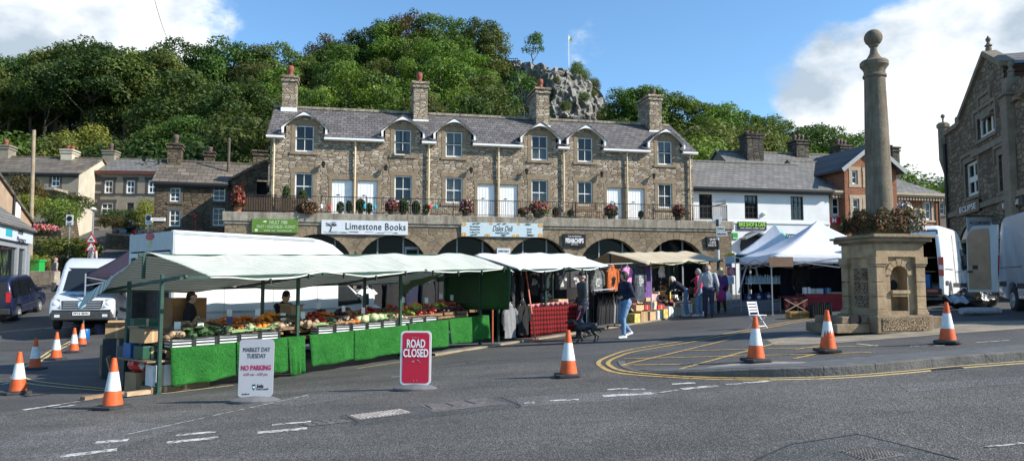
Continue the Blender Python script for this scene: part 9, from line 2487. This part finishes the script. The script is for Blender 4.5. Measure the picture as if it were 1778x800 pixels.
p = at(274,381,45.6); m = MB(); m.box2((-.42,-.02,-.09),(.42,.02,.09)); t = thing('street_name_plate','white street name plate on the left end of the brown cottage wall','street sign',(CF.w(CF.l(275,381)[0],-.05).x,CF.w(CF.l(275,381)[0],-.05).y,CF.l(275,381)[1]),CF.ang); m.build('plate',WHITE,t); text('CONSTITUTION HILL',.09,LETB,t,(0,-.024,0),width=.7)
p = at(340,378,44.0); m = MB(); m.tube((0,0,-1.6),(0,0,0),.03,n=6); m.lathe([(.02,0),(.12,.03),(.13,.12),(.02,.2)],(0,0,0),10); o = m.build('red_post_marker',mat('post_red',(.4,.03,.03),.5,.1),None,loc=p); tag(o,'red round marker on a thin post in front of the brown cottage','marker post')
GWL = stone('garden_wall_stone',[(.15,.12,.085),(.12,.10,.07),(.18,.15,.105),(.10,.085,.06)],(.06,.05,.04),2.6,2.2,.8)
def wall_run(label, pts, h, name='garden_wall'):
 m = MB()
 for (a, b) in zip(pts, pts[1:]):
  m.beam((a[0],a[1],a[2]+h/2-.3),(b[0],b[1],b[2]+h/2-.3),.4,h+.6); m.beam((a[0],a[1],a[2]+h+.05),(b[0],b[1],b[2]+h+.05),.5,.12,1)
 return tag(m.build(name, [GWL, COPING], None), label, 'wall')
def lp(px,Y,dz=0): p = at(px,400,Y); return (p.x,p.y,terrain(p.x,Y)+dz)
wall_run('stone garden wall at the foot of the autumn hedge beside the lane',[lp(62,43.5),lp(105,45),lp(150,47.5)],1.4)
wall_run('upper stone retaining wall below the whitewashed cottage',[lp(60,51),lp(105,52),lp(135,53.5)],2.6)
wall_run('low stone wall in front of the rendered house garden',[lp(188,55),lp(215,54.5),lp(262,54)],1.0)
planterz = at(72, 394, 41.5)
t = thing('flower_trough','long trough of coral red flowers on the garden wall behind the shop','planter',(planterz.x,planterz.y,at(72,405,41.5).z)); m = MB(); m.box2((-.95,-.2,-.15),(1.0,.2,.1)); m.build('trough',BLACK,t); r = bloom('f',None,'',0,0,1.0,.3,.5,1500,[PF1,mat('flower_coral',(.6,.16,.12),.7,.2)],frac=.75,sz=.09,seed=44); o = r.build('flowers',[PLG,PF1,MATS['flower_coral']],t,fix=False)
p = at(20, 468, 36); zb_ = g(p.x, p.y)
t = thing('sandwich_board','framed sandwich board standing outside the corner shop','sandwich board',(p.x,p.y,zb_)); zt2 = at(20,464,36).z - zb_
t.rotation_euler = (0,0,R(15)); m = MB(); m.box2((-.29,-.03,.1),(.29,.03,zt2)); m.build('frame',GREYM,t,bev=.02); m = MB(); m.box2((-.24,-.04,.2),(.24,-.031,zt2-.1)); m.build('poster',mat('poster_pale_green',(.5,.55,.5),.6,.3,4),t); m = MB(); m.ball((0,-.04,zt2-.35),(.2,.01,.16),10,6); m.build('poster_design',mat('poster_dark',(.06,.08,.09),.6,.2),t)
p = at(63,468,40); m = MB(); m.box2((-.3,-.25,-.25),(.3,.25,.35)); m.box2((-.34,-.29,.35),(.34,.29,.45)); tag(m.build('green_bin',MATS['sign_bright_green'],None,loc=(p.x,p.y,p.z+.1)),'small bright green box on the pavement by the clipped shrub','box')
p = at(77,482,39.5); m = MB(); m.box2((-.7,-.25,-.4),(.7,.25,.35)); tag(m.build('stone_trough',COPING,None,loc=p,bev=.03),'pale stone trough on the pavement left of the striding man','trough')
# ---- white folding chair
p = gp(1313, 573); p = gp(1316, 570)
CH = mat('chair_white', (.72,.71,.76), .45, .06)
t = thing('folding_chair','white slatted folding chair standing on the double yellow lines','chair',p,R(28)); t.scale = (.80,.80,.80)
m = MB()
for k in range(5): m.box2((-.2,-.20+.085*k,.43),(.2,-.13+.085*k,.45))
m.build('seat', CH, t, bev=.006)
for s in (-1,1):
 m = MB(); m.beam((s*.20,-.22,.0),(s*.20,.16,.44),.022,.04); m.beam((s*.20,.16,.44),(s*.20,.26,.88),.022,.04); m.build('back_leg',CH,t); m = MB(); m.beam((s*.18,.24,.0),(s*.18,-.20,.44),.022,.04); m.build('front_leg',CH,t)
m = MB()
for k in range(4): m.beam((-.2,.185+.022*k,.56+.095*k),(.2,.185+.022*k,.56+.095*k),.016,.06)
m.build('backrest',CH,t); m = MB(); m.beam((-.2,-.14,.09),(.2,-.14,.09),.02,.03); m.beam((-.18,.17,.08),(.18,.17,.08),.02,.03); m.build('stretcher',CH,t)
# ---- under the gazebos
REDC = mat('red_tablecloth',(.26,.025,.03),.9,.2,5)
def gtable(name,label,px0,px1,ytop,ybot,Y,dep,m_,rz=0,drop=.6,legs=True):
 a = at(px0,ytop,Y); b = at(px1,ytop,Y); gz = g((a.x+b.x)/2,Y); t = thing(name,label,'table',((a.x+b.x)/2,Y,gz),rz); w = b.x-a.x; h = a.z-gz
 m = MB(); m.box2((-w/2,0,h-.04),(w/2,dep,h)); m.build('table_top',m_ or WOODW,t)
 if m_: m = MB(); m.sheet(lambda s,q: (lerp(-w/2-.02,w/2+.02,s),-.015-.03*q*(1+math.sin(s*18)),h+.004-q*drop*(1+.08*math.sin(s*9))),30,5); m.build('cloth',m_,t,smooth=True,fix=False,solid=.008)
 for x in (-w/2+.08,w/2-.08):
  for y in (.06,dep-.06): m = MB(); m.tube((x,y,0),(x,y,h-.04),.018,n=6); m.build('leg',GREYM,t)
 return t, (a.x+b.x)/2, gz+h, w
t,x,z,w = gtable('red_table','trestle table with red cloth and pale boxes under the white gazebo',1398,1478,510,545,25.2,.9,REDC,drop=.62)
for k,(dx,s,mm,lb) in enumerate(((-.62,(.22,.18,.22),WHITE,'small white tub at the left of the red table'),(-.30,(.5,.3,.18),mat('clear_plastic',(.5,.53,.56),.3,.1),'long translucent box on the red table'),(.1,(.2,.2,.2),MATS['blue_plastic'],'small blue box on the red table'),(.5,(.5,.4,.06),MATS['poster_pale'],'flat tray of silver jewellery on the red table'),(.25,(.4,.3,.05),MATS['tan_card'],'flat tan tray at the front of the red table'))): cbox('stall_box',lb,(x+dx,25.5+.1*(k%2),z+.002),s,rnd.uniform(-.2,.2),mm)
t,x2,z2,w2 = gtable('dark_side_table','small folding table with dark red cloth and crossed pale legs beside the red table',1361,1400,514,548,24.9,.6,mat('maroon_cloth',(.07,.012,.016),.9,.2),drop=.40)
m = MB(); m.beam((-w2/2,-.07,z2-g(x2,24.9)-.1),(w2/2,-.07,.05),.025,.03); m.beam((w2/2,-.075,z2-g(x2,24.9)-.1),(-w2/2,-.075,.05),.025,.03); m.build('crossed_legs',PALEWOOD,t)
p = gp(1386,552); o = cbox('banana_box','orange-brown BANANAS box on the ground in front of the small dark table',p,(.62,.4,.2),0,mat('banana_box_card',(.42,.22,.06),.8,.15)); text('BANANAS',.14,mat('box_brown_lettering',(.12,.05,.02),.7,.1),o,(0,-.206,.1),width=.5)
p = gp(1425, 551); m = MB()
for k in range(9): m.box2((-.28+.065*k,-.15,0),(-.28+.065*k+.04,.2,.38+.03*(k%3)))
o = m.build('record_crate', CBLK, None); o.location = p; tag(o, 'black crate of upright dark items below the front of the red table', 'crate')
p = at(1358,455,24.3); m = MB(); m.box2((-.42,-.015,-.15),(.36,.015,.15)); m.box2((-.42,-.017,.15),(.36,.017,.17)); o = m.build('hanging_board',mat('board_brown',(.25,.15,.09),.8,.15),None,loc=p); tag(o,'brown board hung from the front of the white gazebo','board')
t,x3,z3,w3 = gtable('bottle_table','long trestle table crowded with clear bottles under the green-fronted gazebo',1297,1376,491,512,35.6,.9,None)
PB = mat('bottle_plastic',(.50,.53,.55),.2,.15,spec=.7); m = MB(); m.lathe([(.05,0),(.055,.02),(.055,.2),(.022,.26),(.02,.31)],(0,0,0),10); B0 = m.build('bottle',PB,None,smooth=40)
for k in range(44):
 o = B0 if k == 0 else B0.copy()
 if k: COL.objects.link(o)
 o.location = (x3-w3/2+.1+(w3-.2)*((k%22)+.5)/22+rnd.uniform(-.02,.02),35.75+.35*(k//22)+rnd.uniform(-.03,.03),z3); o.scale = (1,1,rnd.uniform(.9,1.35)); tag(o,'clear white-capped bottle on the long table under the green-fronted gazebo','bottle','bottles on the long table')
for k,(px,mm,lb) in enumerate(((1299,MATS['navy_plastic'],'navy storage box with white label under the left of the bottle table'),(1316,MATS['navy_plastic'],'middle navy storage box under the bottle table'),(1333,MATS['navy_plastic'],'right navy storage box under the bottle table'))):
 p = at(px,508,35.9); o = cbox('storage_box',lb,(p.x,35.95,g(p.x,36)),(.42,.36,.34),0,mm); m = MB(); m.box2((-.08,-.184,.1),(.08,-.181,.22)); m.build('paper_label',WHITE,o)
for px0,px1,py0,py1,Y,lb in ((1292,1330,450,488,38.0,'wooden shelf unit in the shade at the back of the green-fronted gazebo'),(1402,1450,450,500,29.5,'dark display rack hung with bags at the back of the white gazebo')):
 a = at(px0,py0,Y); b = at(px1,py1,Y); gz = g(a.x,Y); t = thing('display_rack',lb,'rack',((a.x+b.x)/2,Y,gz)); w = b.x-a.x; h = a.z-gz
 for k in range(4): m = MB(); m.box2((-w/2,0,h*.25*(k+1)-.03),(w/2,.35,h*.25*(k+1))); m.build('shelf',WOOD if Y > 35 else TRIM,t)
 for x in (-w/2,w/2): m = MB(); m.box2((x-.02,0,0),(x+.02,.35,h)); m.build('upright',WOOD if Y > 35 else TRIM,t)
 for k in range(14): m = MB(); s = rnd.uniform(.12,.22); m.ball((0,0,s*.7),(s*.8,.1,s*.75),8,6); o = m.build('bag',(CBLK,NAVYC,CCHR,PALEWOOD)[k%4 if Y > 35 else k%3],None,smooth=True); o.location = ((a.x+b.x)/2 + w*(-.42+.84*((k%5)+.5)/5),Y-.02 if Y < 35 else Y+.15,gz+h*.25*(1+k//5)+.002); tag(o,f'small {"black navy charcoal tan".split()[k%4 if Y > 35 else k%3]} bag on the {"wooden shelf unit" if Y > 35 else "dark display rack"}','bag','bags on the gazebo racks')
for s, px in ((0,1288),(1,1318)):
 p = at(px,470,35.6); m = MB(); m.sheet(lambda a,q: (lerp(.35,-.15,q)*(1 if s == 0 else -.6)+.1*a,.03*math.sin(a*8),2.0-1.6*q),6,10); o = m.build('tied_drape',GZW,None,smooth=True,solid=.008); o.location = (p.x,35.8,g(p.x,36)); tag(o,'white side drape tied back at the left of the green-fronted gazebo' if s == 0 else 'white side drape tied back toward the middle of the green-fronted gazebo','drape')
for k,(px,py,Y,s,lb) in enumerate(((1668,540,22.6,.30,'black bin bag at the left of the heap between the two vans'),(1682,532,23.0,.36,'large black bin bag on top of the heap between the two vans'),(1695,540,22.4,.32,'black bin bag in the middle of the heap between the vans'),(1712,538,22.6,.30,'black bin bag at the right of the heap under the plywood door'))):
 p = at(px,py,Y); m = MB(); m.ball((0,0,s*.75),(s*1.2,s,s*.8),16,10); rr = random.Random(k+3); m.v = [tuple(Vector(q)*(1+rr.uniform(-.10,.10))) for q in m.v]; o = m.build('bin_bag',mat('black_bag_plastic',(.012,.012,.013),.25,.3,8,bump=.8,bscale=7,dist=.05),None,smooth=25); o.location = (p.x,p.y,g(p.x,p.y)); tag(o,lb,'bin bag','bin bags between the vans')
p = gp(1702,546); m = MB(); m.lathe([(.02,-.5),(.14,-.5),(.16,-.3),(.16,.3),(.14,.5),(.02,.5)],(0,0,0),16,T=Matrix.Rotation(R(90),4,'Y')); m.v = [(x,y,z*.6+.1) for x,y,z in m.v]; o = m.build('rolled_mat',mat('pale_grey_cloth',(.34,.35,.37),.7,.25,14),None,smooth=True,loc=p); tag(o,'rolled pale grey sheeting lying in front of the bin bags','sheeting')
p = gp(1668,541); m = MB(); m.sheet(lambda a,q: ((a-.5)*.5,.1*math.sin(a*6)+.3*q,.25+.2*q+.03*math.sin(a*15)),10,6); o = m.build('crumpled_sheet',MATS['pale_grey_cloth'],None,smooth=True,solid=.01,loc=p); tag(o,'crumpled pale sheet draped over the left bin bag','sheeting')
